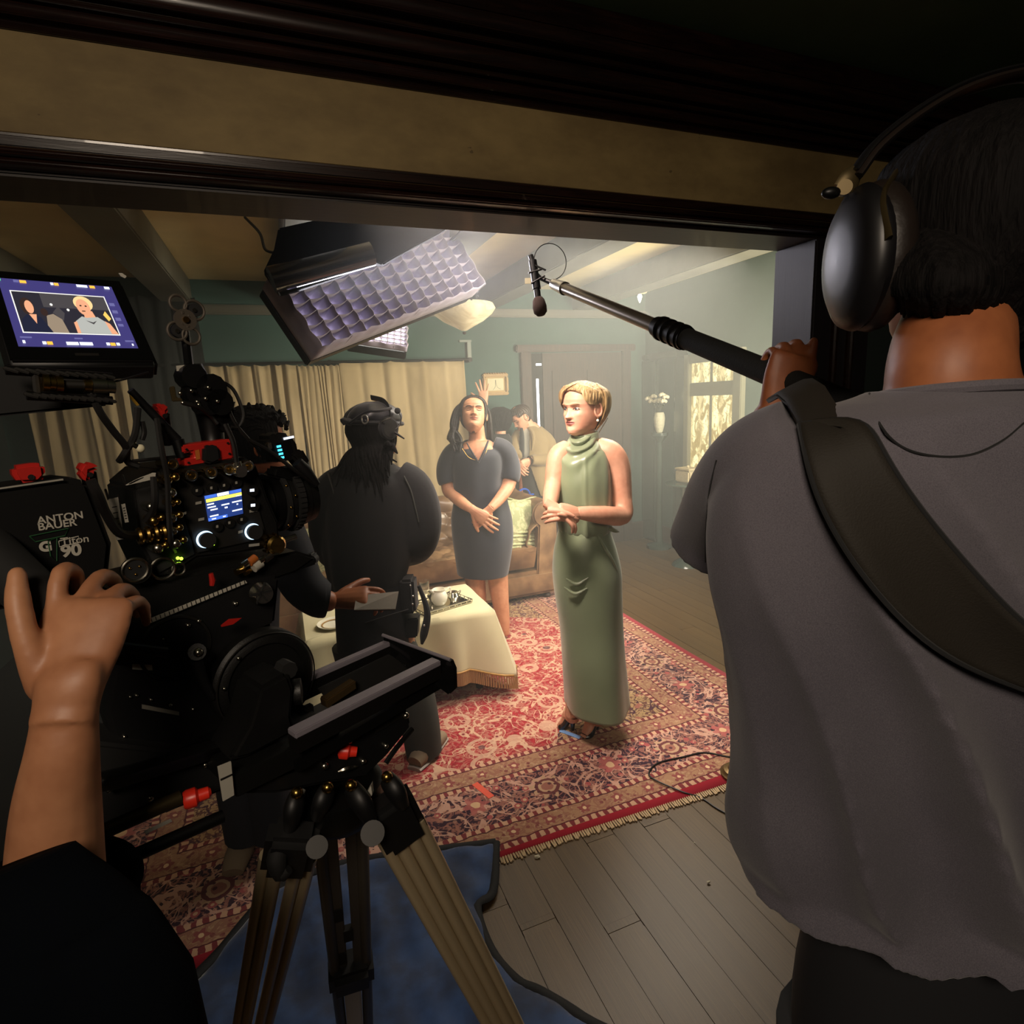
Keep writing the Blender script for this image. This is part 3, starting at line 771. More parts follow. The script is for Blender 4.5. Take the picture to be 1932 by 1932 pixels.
for i, (px, py, s, lab) in enumerate(((856, 1137, 1.0, 'silver sugar bowl at the right end of the tray'), (815, 1136, .8, 'silver creamer at the left end of the tray'))):
    c3 = on_table(px, py, 0.008); t = thing('silver_pot', lab, 'pot', c3, 'silver pots on the tray')
    MB().lathe(c3, [(0, 0), (.018 * s, 0), (.022 * s, .012), (.032 * s, .03), (.024 * s, .05), (.026 * s, .056), (0, .05)]).build('body', 'silver', t)
    MB().tube([c3 + ta * .03 * s + UP * .045, c3 + ta * .05 * s + UP * .05, c3 + ta * .03 * s + UP * .02], 0.003, 6, sub=4).build('handle', 'silver', t)
m = Mat('clear_glass'); m.color('#ffffff').set(rough=0.02, trans=1.0, ior=1.45); MT['clear_glass'] = m.m
c4 = on_table(801, 1118); t = thing('tumbler', 'clear glass tumbler at the back of the table', 'glass', c4)
MB().lathe(c4, [(0, .004), (.026, .004), (.032, .075), (.0335, .075), (.028, .0), (0, 0)]).build('cup', 'clear_glass', t)
c5 = on_table(632, 1180); t = thing('side_plate', 'cream plate on the left end of the cloth', 'plate', c5)
MB().lathe(c5, [(0, .003), (.05, .003), (.085, .016), (.088, .018), (.086, .012), (.05, 0), (0, 0)]).build('dish', 'ceramic_white', t)
MB().lathe(c5, [(.060, .0095), (.066, .012), (.067, .0105), (.060, .0085)]).build('rim_line', 'gold_braid', t)

# small photo frame standing on the sofa-side shelf behind
p = PY(797, 940, 4.95)
t = thing('white_card_frame', 'tiny white card behind the sofa left of the woman in navy', 'card', p)
MB().box(p, (0.03, 0.004, 0.022), ((1, .2, 0), (-.2, 1, 0), UP)).build('card', 'print_paper', t)
MB().cyl((p[0], p[1] + .012, 0.0), (p[0], p[1] + .012, p[2]), 0.004, 6).build('stand', 'black_iron', t)

# ------------------------------------------------------------------ white flowers in a wall vase, side table
mat('petal', '#e9e3c8', 0.6); mat('leaf', '#39452c', 0.6); mat('vase_white', '#c9c7ae', 0.5, bump=1.0, bscale=40, bdist=.01)
vx = XR - 0.14
vc = PX(1244, 816, vx); 
ped = thing('plant_stand', 'slim dark pedestal under the white vase', 'stand', (vx, vc[1], 0))
MB().lathe((vx, vc[1], 0.0), [(0, 0), (.13, 0), (.13, .03), (.04, .06), (.03, .3), (.03, vc[2] - .1), (.09, vc[2] - .03), (.09, vc[2] - .002), (0, vc[2] - .002)]).build('pedestal', 'gloss_green', ped)
va = thing('white_vase', 'white relief vase on the right wall pedestal', 'vase', vc)
hgt = PX(1244, 778, vx)[2] - vc[2]
MB().lathe(vc, [(0, 0), (.028, 0), (.034, .01), (.05, hgt * .35), (.056, hgt * .7), (.05, hgt * .9), (.042, hgt), (.036, hgt), (.03, hgt * .5), (0, hgt * .4)]).build('vessel', 'vase_white', va)
top = vc + UP * hgt
for i, (px, py) in enumerate(((1223, 752), (1233, 748), (1238, 757), (1249, 745), (1256, 749), (1245, 755), (1252, 757), (1229, 757))):
    q = PX(px, py, vx - 0.03 + .02 * (i % 3)); t = thing('white_rose', ['leftmost white rose of the bouquet above the relief vase', 'second white rose from the left, high in the bouquet', 'white rose low in the middle of the bouquet', 'topmost white rose of the bouquet above the relief vase', 'rightmost white rose of the bouquet above the relief vase', 'white rose right of centre low in the bouquet', 'white rose at the lower right of the bouquet', 'white rose at the lower left of the bouquet'][i], 'flower', q, 'white roses in the wall vase')
    MB().tube([top - UP * .05, (top + q) / 2 + np.array([0, 0, .01]), q], 0.003, 5, sub=4).build('stem', 'leaf', t)
    for k in range(7):
        a = k * 2.4; r_ = .006 + .003 * k
        MB().ball(q + np.array([math.cos(a) * r_, math.sin(a) * r_, -.002 * k + .008]), (.016, .016, .017), 6).build('petal', 'petal', t)
    MB().ball((top + q) / 2 + np.array([.01, .02 * (i % 2), .0]), (.008, .018, .012), 5).build('leaf', 'leaf', t)
sc = PX(1298, 898, XR - 0.3)
st = thing('side_table', 'small dark side table by the lace window', 'table', (sc[0], sc[1], 0))
MB().lathe((sc[0], sc[1], sc[2] - .06 - .02), [(0, 0), (.2, 0), (.21, .01), (.2, .02), (0, .02)]).build('tabletop', 'gloss_green', st)
MB().lathe((sc[0], sc[1], 0.0), [(0, 0), (.14, 0), (.12, .03), (.03, .08), (.03, sc[2] - .081), (0, sc[2] - .081)]).build('pedestal', 'gloss_green', st)
mat('carved_cream', '#a79a7a', .6, bump=1.0, bscale=30, bdist=.01, var=.2)
bx_ = thing('carved_box', 'carved cream trinket box on the small side table', 'box', sc)
MB().box(sc + np.array([0, 0, 0.0]), (.07, .1, .055), None).build('box_body', 'carved_cream', bx_, bevel=.012)
MB().box(sc + np.array([0, 0, 0.066]), (.075, .105, .01), None).build('lid', 'carved_cream', bx_, bevel=.008)
MB().ball(sc + UP * .085, .014, 6).build('knob', 'carved_cream', bx_)

# ------------------------------------------------------------------ small glass ceiling fitting in the corner
cf = FL(1207, 552, ZC - .06); cf = PX(1207, 556, XR - .45)
t = thing('ceiling_bulb', 'small white glass drop fitting under the ceiling in the far corner', 'lamp', cf)
mat('shell_white', '#cfc7a8', .4)
zt_ = ZC - cf[2]
MB().cyl(cf + UP * .02, (cf[0], cf[1], ZC - .001), .008, 8).build('stem', 'shell_white', t)
for k in range(6):
    a = k * math.pi / 3; MB().ball(cf + np.array([math.cos(a) * .045, math.sin(a) * .045, .02]), (.03, .03, .012), 6).build('petal_shade', 'shell_white', t)
mat('bulb_glow', '#ffffff', emit='#fff0cf', estr=3.0)
MB().lathe(cf - UP * .075, [(0, 0), (.008, .012), (.016, .035), (.022, .06), (.012, .08), (0, .085)]).build('bulb', 'bulb_glow', t)

# ------------------------------------------------------------------ alabaster bowl pendant
m = Mat('alabaster'); n1 = m.noise(7, 4, None, .6, 1.5)
m.color(m.mix(n1.smooth(.3, .7), '#b9a987', '#d9cdb0')).set(rough=.35, emit=m.mix(n1.smooth(.3, .7), '#a9946a', '#cdbd97'), estr=.16, sss=.0); MT['alabaster'] = m.m
mat('iron_brown', '#2a2119', .45, .7)
bc = PY(874, 592, 4.0); pend = thing('pendant_light', 'alabaster bowl pendant on three chains under the beams', 'pendant lamp', bc)
MB().lathe(bc, [(0.0, -.115), (.02, -.112), (.07, -.085), (.14, -.05), (.2, -.005), (.225, .03), (.21, .06), (.20, .058), (.19, .0), (.1, -.05), (0, -.08)], n=48).build('bowl', 'alabaster', pend)
MB().lathe(bc, [(0, -.118), (.014, -.122), (.01, -.135), (0, -.14)]).build('finial', 'iron_brown', pend)
MB().cyl((bc[0], bc[1], ZC - .04), (bc[0], bc[1], ZC - .001), .06, 20).build('canopy', 'iron_brown', pend)
for k in range(3):
    a = k * 2.094 + .5; e = bc + np.array([math.cos(a) * .2, math.sin(a) * .2, .055]); tpt = np.array([bc[0] + math.cos(a) * .05, bc[1] + math.sin(a) * .05, ZC - .05])
    ch = MB(); n_ = 12; dv = (tpt - e) / n_
    for q in range(n_):
        cq = e + dv * (q + .5); s1 = unit(np.cross(dv, (1, 0, 0) if q % 2 else (0, 1, 0)))
        ch.ring(cq, s1, .011, .0028, 12, 5, u=dv, sq=.55)
    ch.build('chain', 'iron_brown', pend)
    MB().ball(e, .014, 6).build('hook', 'iron_brown', pend)

# ------------------------------------------------------------------ big soft panel light with fabric grid
m = Mat('grid_fabric'); m.color(m.mix(m.noise(14, 3), '#978ca0', '#b5acbc')).set(rough=.8, sheen=.2); MT['grid_fabric'] = m.m
mat('panel_glow', '#ffffff', .6, emit='#e9e4ff', estr=.85)
mat('panel_glow_hot', '#ffffff', .6, emit='#fffdf4', estr=3.2)
mat('silver_clip0', '#77757a', .4, .8); mat('black_fabric', '#040405', .9, spec=.1); mat('black_gloss', '#0b0b0c', .16, coat=.5); mat('black_metal', '#0c0c0c', .42, .4); mat('black_plastic', '#0b0b0c', .5); mat('tube_glare', '#ffffff', .3, emit='#ffffff', estr=1.4)
def panel(label, A_, B_, C_, nu, nv, depth, glow, wob, watts, col, seed):
    """A corner, B across the short side, C along the long side"""
    A_, B_, C_ = map(np.asarray, (A_, B_, C_))
    Lv, Sv = C_ - A_, B_ - A_; L, Sx = np.linalg.norm(Lv), np.linalg.norm(Sv); u, v = Lv / L, Sv / Sx
    n = np.cross(u, v); n = n if n @ (CC - A_) > 0 else -n
    t = thing('panel_light', label, 'film light', A_, 'softbox panel lights')
    r_ = random.Random(seed)
    MB().box(A_ + Lv / 2 + Sv / 2 - n * (depth + .035), (L / 2, Sx / 2, .025), (u, v, n)).build('housing', 'black_metal', t, bevel=.006)
    MB().box(A_ + Lv / 2 + Sv / 2 - n * (depth + .006), (L / 2 - .015, Sx / 2 - .015, .003), (u, v, n)).build('diffuser', glow, t)
    for a, w_, ln in ((A_, u, L), (A_ + Sv, u, L), (A_, v, Sx), (A_ + Lv, v, Sx)):
        g = []
        for i in range(33):
            s = i / 32; row = []
            for j in range(4):
                off = n * (-depth + (depth + .012) * j / 3); wv = .006 * math.sin(s * ln * 60) * (j / 3)
                row.append(a + w_ * ln * s + off + np.cross(w_, n) * wv)
            g.append(row)
        MB().grid(g).build('side_skirt', 'grid_fabric' if a is A_ or True else 'black_fabric', t, solid=.003)
    for i in range(1, nu):
        g = []
        for j in range(nv * 6 + 1):
            s = j / (nv * 6); row = []
            for k in range(4):
                h = k / 3; w2 = wob * (h * .9 + .1) * math.sin(s * nv * math.pi * 2 + i * 1.3) * .35
                row.append(A_ + Lv * (i / nu) + Sv * s + u * w2 + n * (-depth * (1 - h)))
            g.append(row)
        MB().grid(g).build('grid_strip', 'grid_fabric', t, solid=.0025)
    for j in range(1, nv):
        g = []
        for i in range(nu * 6 + 1):
            s = i / (nu * 6); row = []
            for k in range(4):
                h = k / 3; w2 = wob * (h * .9 + .1) * (abs(math.sin(s * nu * math.pi)) * 1.0 - .4 + .3 * r_.uniform(-.3, .3))
                row.append(A_ + Lv * s + Sv * (j / nv) - v * w2 + n * (-depth * (1 - h)))
            g.append(row)
        MB().grid(g).build('grid_strip', 'grid_fabric', t, solid=.0025)
    if watts:
        c_ = A_ + Lv / 2 + Sv / 2 + n * .03
        al = area_light('panel_light_beam', c_, c_ + n, L * .9, Sx * .9, watts, col, 100); al.parent = t
    return t, A_, Lv, Sv, n
a_ = PY(606, 656, 2.62); c_ = PY(914, 538, 3.15); L_ = c_ - a_
d_ = ray(512, 514); tt = ((a_ - CC) @ L_) / (d_ @ L_); b_ = CC + d_ * tt
# stretch the short side past the header so it runs out of view behind the woodwork
pt, pa_, pL, pS, pn = panel('large tilted softbox panel with lavender fabric grid under the beams', a_, a_ + (b_ - a_) * 1.0, c_, 13, 7, .12, 'panel_glow', .009, 9, (.93, .9, 1.0), 1)
cv = [PY(x, y, 2.62) for x, y in ((497, 512), (517, 470), (525, 430), (640, 405), (880, 405), (830, 440), (745, 486), (722, 500), (702, 492), (690, 500), (640, 522), (560, 548), (527, 556))]
MB().prism(cv, (0, .05, 0)).build('rear_cover', 'black_fabric', pt, bevel=.006)
MB().tube([PY(512, 528, 2.56), PY(700, 478, 2.60)], .05, 24).build('ballast_tube', 'black_gloss', pt)
MB().tube([PY(505, 515, 2.58), PY(528, 558, 2.58)], .004, 8).build('edge_wire', 'silver_clip0', pt)
MB().tube([pa_ + pS * .75 + pL * .1 - pn * .16, pa_ + pS * .6 + pL * .5 - pn * .2, pa_ + pS * .75 + pL * .8 - pn * .16], .02, 10).build('yoke', 'black_metal', pt)
hp = pa_ + pS * .6 + pL * .5 - pn * .2
MB().tube([hp, (hp[0], hp[1], ZC - .001)], .018, 10).build('spigot', 'black_metal', pt)
MB().tube([PY(462, 410, 3.0), PY(490, 440, 2.9), PY(500, 470, 2.8), PY(520, 478, 2.75)], .006, 6, sub=6).build('power_cable', 'black_plastic', pt)
# second panel facing down
Aq, Cq = PY(655, 640, 3.75), PY(768, 657, 3.70)
Lq = Cq - Aq; Sq = np.array([.42, .62, .42]); Sq = unit(Sq - (Sq @ Lq) / (Lq @ Lq) * Lq) * .36; Bq = Aq + Sq
pt2, *_r = panel('small bright softbox panel facing down behind the big one', Aq, Bq, Cq, 9, 7, .024, 'panel_glow_hot', .008, 7, (1, .98, .93), 4)
mp = (Bq + Cq) / 2
MB().tube([mp + UP * .05, (mp[0], mp[1], ZC - .001)], .015, 10).build('spigot', 'black_metal', pt2)
# ------------------------------------------------------------------ people: shared builders
def skin(name, lo, hi, rough=.5):
    m = Mat(name); n = m.noise(9, 4); n2 = m.noise(60, 2)
    m.color(m.mix((n * .8 + n2 * .2).smooth(.3, .7), lo, hi)).set(rough=rough, sss=.0); m.bump(m.noise(350, 2), .06, .001); MT[name] = m.m
skin('skin_fair', '#c98e70', '#e0aa8c'); skin('skin_warm', '#b57a5a', '#cd9674'); skin('skin_tan', '#9a6647', '#b98460'); skin('skin_brown', '#83492c', '#a9673f')
mat('eye_white', '#ab9f93', .4); mat('iris', '#2d3a3c', .2); mat('lash', '#1d130f', .7); mat('lip_rose', '#a9625a', .45); mat('lip_nude', '#9c5a4b', .45); mat('brow_blond', '#8f6a48', .8); mat('brow_dark', '#2c1c16', .8)
def hairmat(name, lo, hi, rough=.38):
    m = Mat(name); x, y, z = m.xyz(); n = m.noise(120, 3, m.vec(x, y, z * .12)); n2 = m.noise(9, 3)
    m.color(m.mix((n * .6 + n2 * .4).smooth(.3, .7), lo, hi)).set(rough=rough, spec=.15 if rough > .7 else .5); m.bump(n, .9, .006); MT[name] = m.m
hairmat('hair_blond', '#6e5230', '#cdb07a', .45); hairmat('hair_dark', '#0a0605', '#1e1410', .5); hairmat('hair_black', '#050404', '#120f0f', .8); hairmat('hair_brown', '#1d140f', '#3d2c20')

_ZT = np.array([-.120, -.112, -.1, -.085, -.07, -.055, -.04, -.025, -.01, .005, .02, .04, .06, .08, .095, .106, .113, .116])
_YF = np.array([.030, .058, .078, .084, .082, .083, .084, .083, .080, .081, .087, .088, .083, .069, .052, .034, .016, .001])
_YBk = np.array([.010, .030, .045, .052, .060, .070, .080, .088, .094, .098, .099, .098, .092, .078, .060, .040, .02, .001])
_WD = np.array([.010, .026, .041, .052, .060, .065, .068, .070, .072, .0745, .076, .0755, .072, .062, .049, .034, .017, .001])
def gs(x, z, x0, z0, sx, sz, amp): return amp * np.exp(-((x - x0) / sx) ** 2 - ((z - z0) / sz) ** 2)
def head_pt(a, z, off=0.0, face=True):
    yf, yb, w = np.interp(z, _ZT, _YF), np.interp(z, _ZT, _YBk), np.interp(z, _ZT, _WD)
    s, c = math.sin(a), math.cos(a)
    x = (w + off) * math.copysign(abs(s) ** .9, s); y = ((yf + off) if c > 0 else (yb + off)) * math.copysign(abs(c) ** .92, c)
    if face and c > .1:
        k = min(1, (c - .1) / .3); ax = abs(x); d = 0
        t = np.clip((.014 - z) / .046, 0, 1)                                   # nose ridge
        if -.042 < z < .022:
            amp = (.004 + .019 * t ** 1.3) * (1 if z > -.033 else max(0, 1 - (-.033 - z) / .008)); d += amp * math.exp(-(x / (.0065 + .006 * t)) ** 2)
        d += gs(ax, z, .0125, -.031, .006, .006, .0075)                         # nostril wings
        d += gs(ax, z, .031, .003, .014, .010, -.0105)                          # sockets
        d += gs(ax, z, .031, .0015, .011, .0055, .0065)                         # lids
        d += gs(ax, z, .030, .019, .018, .006, .0035)                           # brow ridge
        d += gs(ax, z, .044, -.022, .016, .014, .0045)                          # cheekbones
        d += gs(x, z, 0, -.0505, .014, .0042, .0052) + gs(ax, z, .006, -.0495, .005, .003, .001)   # lips
        d += gs(x, z, 0, -.0605, .0125, .0045, .0058)
        d += gs(x, z, 0, -.0555, .019, .0018, -.0042)
        d += gs(x, z, 0, -.070, .014, .005, -.003)
        d += gs(x, z, 0, -.094, .017, .012, .005)                               # chin
        d += gs(x, z, 0, -.041, .004, .005, -.0015)
        y += d * k
    return np.array([x, y, z])
class Head:
    def __init__(s, c, F, up=UP, scale=1.0):
        s.c = np.asarray(c, float); s.F = unit(F); up = np.asarray(up, float); s.U = unit(up - (up @ s.F) * s.F); s.R = np.cross(s.F, s.U); s.k = scale
    def w(s, p): return s.c + (s.R * p[0] + s.F * p[1] + s.U * p[2]) * s.k
    def pt(s, a, z, off=0.0, face=False): return s.w(head_pt(a, z, off, face))
    def front(s, x, z, off=0.0):
        w = np.interp(z, _ZT, _WD); a = math.asin(max(-.99, min(.99, x / w))); a = math.copysign(abs(math.sin(a)) ** (1 / .9), a); a = math.asin(max(-.99, min(.99, a)))
        p = head_pt(a, z); return s.w(p + np.array([0, off, 0]))
    def mesh(s, mb, nz=110, na=120):
        g = []
        for i in range(nz + 1):
            z = -.1199 + .2355 * i / nz; row = []
            for j in range(na + 1):
                row.append(s.pt(2 * math.pi * (j % na) / na, z, 0, True))
            g.append(row)
        mb.grid(g); mb.add([s.w((0, 0, .116))] + g[-1][:-1], [(0, j + 1, (j + 1) % na + 1) for j in range(na)])
        for sd in (-1, 1):      # ears
            e = MB(); cx = s.w((sd * .076, -.008, -.008))
            mb.ball(cx, (.007, .017, .031), 8, (s.R * sd + s.F * .25, s.F - .25 * sd * s.R, s.U))
            mb.ring(cx + s.R * sd * .006, s.R * sd + s.F * .3, .017, .0045, 20, 6, u=s.F, sq=1.6)
    def face(s, root, closed=False, lip='lip_rose', brow='brow_blond', gaze=(0, 0)):
        for sd in (-1, 1):
            if not closed:
                c = s.front(sd * .031, .0015, -.0085); MB().ball(c, .0115 * s.k, 8).build('eye', 'eye_white', root)
                g = c + s.F * .0092 * s.k + s.R * gaze[0] + s.U * gaze[1]; MB().ball(g, (.0058, .0058, .0032), 6, (s.R, s.U, s.F)).build('iris', 'iris', root)
                up_ = [s.front(sd * (.031 + u * .0145), .0055 - abs(u + .1) ** 2 * .0055, .0005) for u in np.linspace(-1, 1, 9)]
                MB().tube(up_, [.0009] + [.0019] * 7 + [.001], 6).build('upper_lash', 'lash', root)
                lo_ = [s.front(sd * (.031 + u * .0135), -.0035 + abs(u) ** 2 * .004, .0) for u in np.linspace(-1, 1, 9)]
                MB().tube(lo_, .0007, 5).build('lower_lash', 'lash', root)
            else:
                lo_ = [s.front(sd * (.031 + u * .0150), -.0035 + abs(u) ** 2 * .0035, .0004) for u in np.linspace(-1, 1, 11)]
                MB().tube(lo_, [.0008] + [.0017] * 9 + [.0008], 6).build('closed_lash', 'lash', root)
            bp = [s.front(sd * (.031 + u * .019), .0185 + .0035 * (1 - (u - .25) ** 2), .0006) for u in np.linspace(-1, 1, 9)]
            MB().tube(bp, [(.0030, .0013)] * 8 + [(.001, .0006)], 6, ref=s.F).build('eyebrow', brow, root)
        g = []
        for i in range(17):
            u = i / 16 * 2 - 1; hw = .0255 * u; th = (1 - u * u) ** .6
            g.append([s.front(hw, -.0555 + th * (.0078 + .0012 * math.exp(-((abs(u) - .25) / .15) ** 2) - .0012 * math.exp(-(u / .12) ** 2)) * (1 - k / 8 * 1.0) - (th * .0088) * (k / 8), .0005) for k in range(9)])
        MB().grid(g).build('lips', lip, root)
        MB().tube([s.front(0.0245 * u, -.0556 + .001 * u * u, .0006) for u in np.linspace(-1, 1, 11)], .0007, 5).build('mouth_line', 'lash', root)
def lock(mb, pts, r, n=6, sub=4, ref=None): mb.tube(pts, r, n, True, ref, sub)
def scalp(mb, h, a0, a1, z_of_a, off=.012, n=60, wav=.0012, m_=16, ztop=.1155, freq=46):
    """hair cap: rings from crown down to z_of_a(angle) between angles a0..a1 with strand ridges"""
    g = []
    for i in range(n + 1):
        a = a0 + (a1 - a0) * i / n; zb = z_of_a(a); row = []
        for j in range(m_ + 1):
            t = j / m_; z = ztop + (zb - ztop) * t ** .8
            row.append(h.pt(a, z, (off if np.isscalar(off) else off(a, t)) * (1 - .55 * (t ** 6)) + wav * math.sin(a * freq + 1.7 * math.sin(t * 4)), False))
        g.append(row)
    mb.grid(g)
def hand(mb, wrist, fdir, pn, side, curl=(.3, .3, .3, .3), bend=.5, spread=.06, thumb=(.5, .4), k=1.0, th_dir=None):
    """hand with palm, four jointed fingers and thumb; side=+1: thumb on cross(fdir,pn)"""
    f = unit(fdir); pn = unit(np.asarray(pn, float) - (np.asarray(pn, float) @ f) * f); lat = np.cross(f, pn) * side; w = np.asarray(wrist, float)
    mb.tube([w - f * .02 * k, w + f * .012 * k, w + f * .05 * k, w + f * .085 * k, w + f * .096 * k], [(.026 * k, .019 * k), (.028 * k, .019 * k), (.038 * k, .017 * k), (.041 * k, .0135 * k), (.036 * k, .008 * k)], 14, True, pn, 3)
    LN = ((.042, .025, .021), (.047, .029, .023), (.043, .027, .022), (.033, .02, .019)); BX = (.0285, .0095, -.0095, -.0275)
    tips = []
    for i in range(4):
        b = w + f * (.086 - .004 * abs(i - 1)) * k + lat * BX[i] * k
        d0 = unit(f + lat * spread * (1.5 - i)); th = curl[i]; p = [b - f * .015 * k, b]; q = b
        for s_, L in enumerate(LN[i]):
            q = q + (d0 * math.cos(th) + pn * math.sin(th)) * L * k; p.append(q); th += bend if np.isscalar(bend) else bend[i]
        r = .0088 if i < 3 else .0074
        mb.tube(p, [r * 1.05 * k, r * 1.05 * k, r * k, r * .92 * k, r * .72 * k], 10, True, None, 3)
        mb.ball(q, r * .72 * k, 5); tips.append(q)
    b = w + f * .022 * k + lat * .026 * k + pn * .004 * k
    d0 = unit(f * .62 + lat * .75 + pn * .25) if th_dir is None else unit(th_dir); d1 = unit(d0 * math.cos(thumb[0]) + (f * .5 + pn * .8) * math.sin(thumb[0])); d2 = unit(d1 * math.cos(thumb[1]) + (pn * .8 - lat * .3) * math.sin(thumb[1]))
    q1 = b + d0 * .042 * k; q2 = q1 + d1 * .034 * k; q3 = q2 + d2 * .026 * k
    mb.tube([b - d0 * .015 * k, b, q1, q2, q3], [.014 * k, .016 * k, .0115 * k, .0105 * k, .0078 * k], 10, True, None, 3); mb.ball(q3, .0078 * k, 5)
    return tips
def rowloft(rows, dist, n=72, sub=5, fold=None, caps=(False, False), tilt=None):
    """rows (y_px, xl_px, xr_px, depth_radius, offset) -> rings; returns MB. fold(theta,t,P)->extra radius"""
    R_ = []
    for (y, xl, xr, dr, off) in rows:
        a, b = VP(xl, y, dist + off), VP(xr, y, dist + off); R_.append(np.concatenate([(a + b) / 2, (b - a) / 2, [dr]]))
    R_ = catmull(R_, sub); N = len(R_); g = []
    for i, r in enumerate(R_):
        c, u, dr = r[:3], r[3:6], r[6]; row = []; lu = np.linalg.norm(u)
        for j in range(n + 1):
            th = 2 * math.pi * (j % n) / n
            e = fold(th, i / (N - 1)) if fold else 0.0
            row.append(c + u * math.cos(th) * (1 + e / max(lu, .01)) + FH * math.sin(th) * (dr + e))
        g.append(row)
    mb = MB().grid(g)
    if caps[0]: mb.add([R_[0][:3]] + g[0][:-1], [(0, (j + 1) % n + 1, j + 1) for j in range(n)])
    if caps[1]: mb.add([R_[-1][:3]] + g[-1][:-1], [(0, j + 1, (j + 1) % n + 1) for j in range(n)])
    return mb
def cat_mb(*ms):
    o = MB()
    for m_ in ms: o.add(m_.v, m_.f)
    return o
def person(name_label, base): return thing('person', name_label, 'person', base)

# ------------------------------------------------------------------ woman in the sage satin dress
m = Mat('satin_sage'); n = m.noise(5, 3)
m.color(m.mix(n, '#6c7a5c', '#879474')).set(rough=.36, sheen=.25, spec=.6); m.bump(m.noise(420, 2), .05, .001); MT['satin_sage'] = m.m
gb = FL(1100, 1388); GD = float(gb @ FH)
P = person('blonde woman standing in a long sage satin dress, hands folded', gb)
def G(px, py, off=0.0): return VP(px, py, GD + off)
bd = MB()
bd.tube([G(1102, 1330, -.0), G(1103, 1200), G(1105, 1060), G(1102, 985), G(1096, 920), G(1098, 870), G(1103, 842)], [(.07, .06), (.09, .07), (.11, .08), (.10, .075), (.11, .08), (.115, .07), (.06, .05)], 20, True, FH, 4)
bd.tube([G(1108, 848, .01), G(1104, 825), G(1101, 806, -.005), G(1099, 790)], [.06, .049, .046, .045], 16, True, FH, 4)
# near arm: shoulder - elbow - wrist
bd.tube([G(1128, 848, .0), G(1152, 856, -.02), G(1166, 880, -.02), G(1172, 925, -.02), G(1175, 968, -.03)], [.055, .056, .053, .047, .043], 14, True, None, 4)
bd.tube([G(1176, 945, -.03), G(1174, 972, -.05), G(1140, 972, -.15), G(1108, 969, -.2), G(1086, 967, -.215)], [.040, .043, .040, .032, .025], 14, True, None, 4)
# far arm
bd.tube([G(1072, 850, -.01), G(1054, 860, -.03), G(1047, 890, -.05), G(1043, 925, -.08)], [.05, .046, .042, .036], 14, True, None, 4)
bd.tube([G(1043, 915, -.08), G(1040, 935, -.12), G(1038, 950, -.18), G(1040, 958, -.22)], [.037, .036, .031, .025], 12, True, None, 4)
for (px, py) in ((1079, 1330), (1128, 1336)):
    bd.tube([G(px + 8, 1240), G(px + 6, 1300), G(px + 1, py), G(px - 1, py + 22)], [.045, .038, .034, .033], 12, True, None, 3)
body = blob(bd, .006, 5)
hb_ = MB()
hand(hb_, G(1092, 968, -.215), G(1050, 966, -.27) - G(1092, 968, -.215), -UP * .45 + FH * .9, 1, (.35, .4, .45, .5), .62, .015, (.15, .15), .98, th_dir=G(1056, 953, -.29) - G(1080, 962, -.23))
hand(hb_, G(1036, 952, -.235), (CR * .85 - UP * .5 - FH * .25), -UP * .75 - CR * .2 + FH * .4, -1, (.25, .3, .35, .45), .5, .01, (.3, .3), .92, th_dir=CR * .9 - UP * .05 - FH * .3)
hands = blob(hb_, .0026, 3)
fdir = -FH * math.cos(math.radians(50)) - CR * math.sin(math.radians(50)) - UP * .03
hd = Head(G(1099, 770, -.01), fdir, UP + CR * .02, 1.0)
hm = MB(); hd.mesh(hm)
cat_mb(body, hands, hm).build('body', 'skin_fair', P, angle=80)
hd.face(P, False, 'lip_rose', 'brow_blond', (.001, 0))
# bob haircut: part on her left, fringe swept to her right
mb = MB()
def zfr(a):
    a = (a + math.pi) % (2 * math.pi) - math.pi; aa = abs(a)
    if aa < .95: return .078 - .022 * (aa / .95) ** 2 - .010 * (1 if a > 0 else 0) * (aa / .95)
    if aa < 1.45: return .056 - .045 * (aa - .95) / .5
    if aa < 1.75: return .011 + .014 * (aa - 1.45) / .3
    if aa < 2.1: return .025 - .11 * (aa - 1.75) / .35
    return -.085 - .012 * math.sin((aa - 2.1) * 2)
scalp(mb, hd, -math.pi, math.pi, zfr, lambda a, t: .012 + .018 * max(0, -math.cos(a)) * math.sin(min(1, t * 1.2) * 2.2) + .006 * math.sin(t * 2.5), 240, .0011, 26)
rr = random.Random(5)
for k in range(34):                                             # swept fringe and side locks
    s = k / 33; e_a = .30 + 1.3 * s
    p0 = hd.pt(-.5 + .1 * s, .108 - .010 * s, .012); p1 = hd.pt(-.05 + .55 * s, .096, .02); p2 = hd.pt(e_a * .8, .076, .019); p3 = hd.pt(e_a, .052 - .045 * s * s, .012); p4 = hd.pt(e_a + .10, .035 - .075 * s ** 1.2, .007)
    lock(mb, [p0, p1, p2, p3, p4], [(.004, .003), (.007, .004), (.007, .004), (.0055, .003), (.0015, .001)], 6, 4)
for k in range(30):
    s = k / 29; e_a = -(.85 + .8 * s)
    p0 = hd.pt(-.5, .106 - .01 * s, .012); p1 = hd.pt(-.75 - .3 * s, .092, .017); p2 = hd.pt(e_a, .066, .014); p3 = hd.pt(e_a - .12, .040 - .008 * s, .010); p4 = hd.pt(e_a - .35, .018 - .006 * s, .010)
    lock(mb, [p0, p1, p2, p3, p4], [(.004, .003), (.007, .004), (.006, .004), (.005, .003), (.002, .001)], 6, 4)
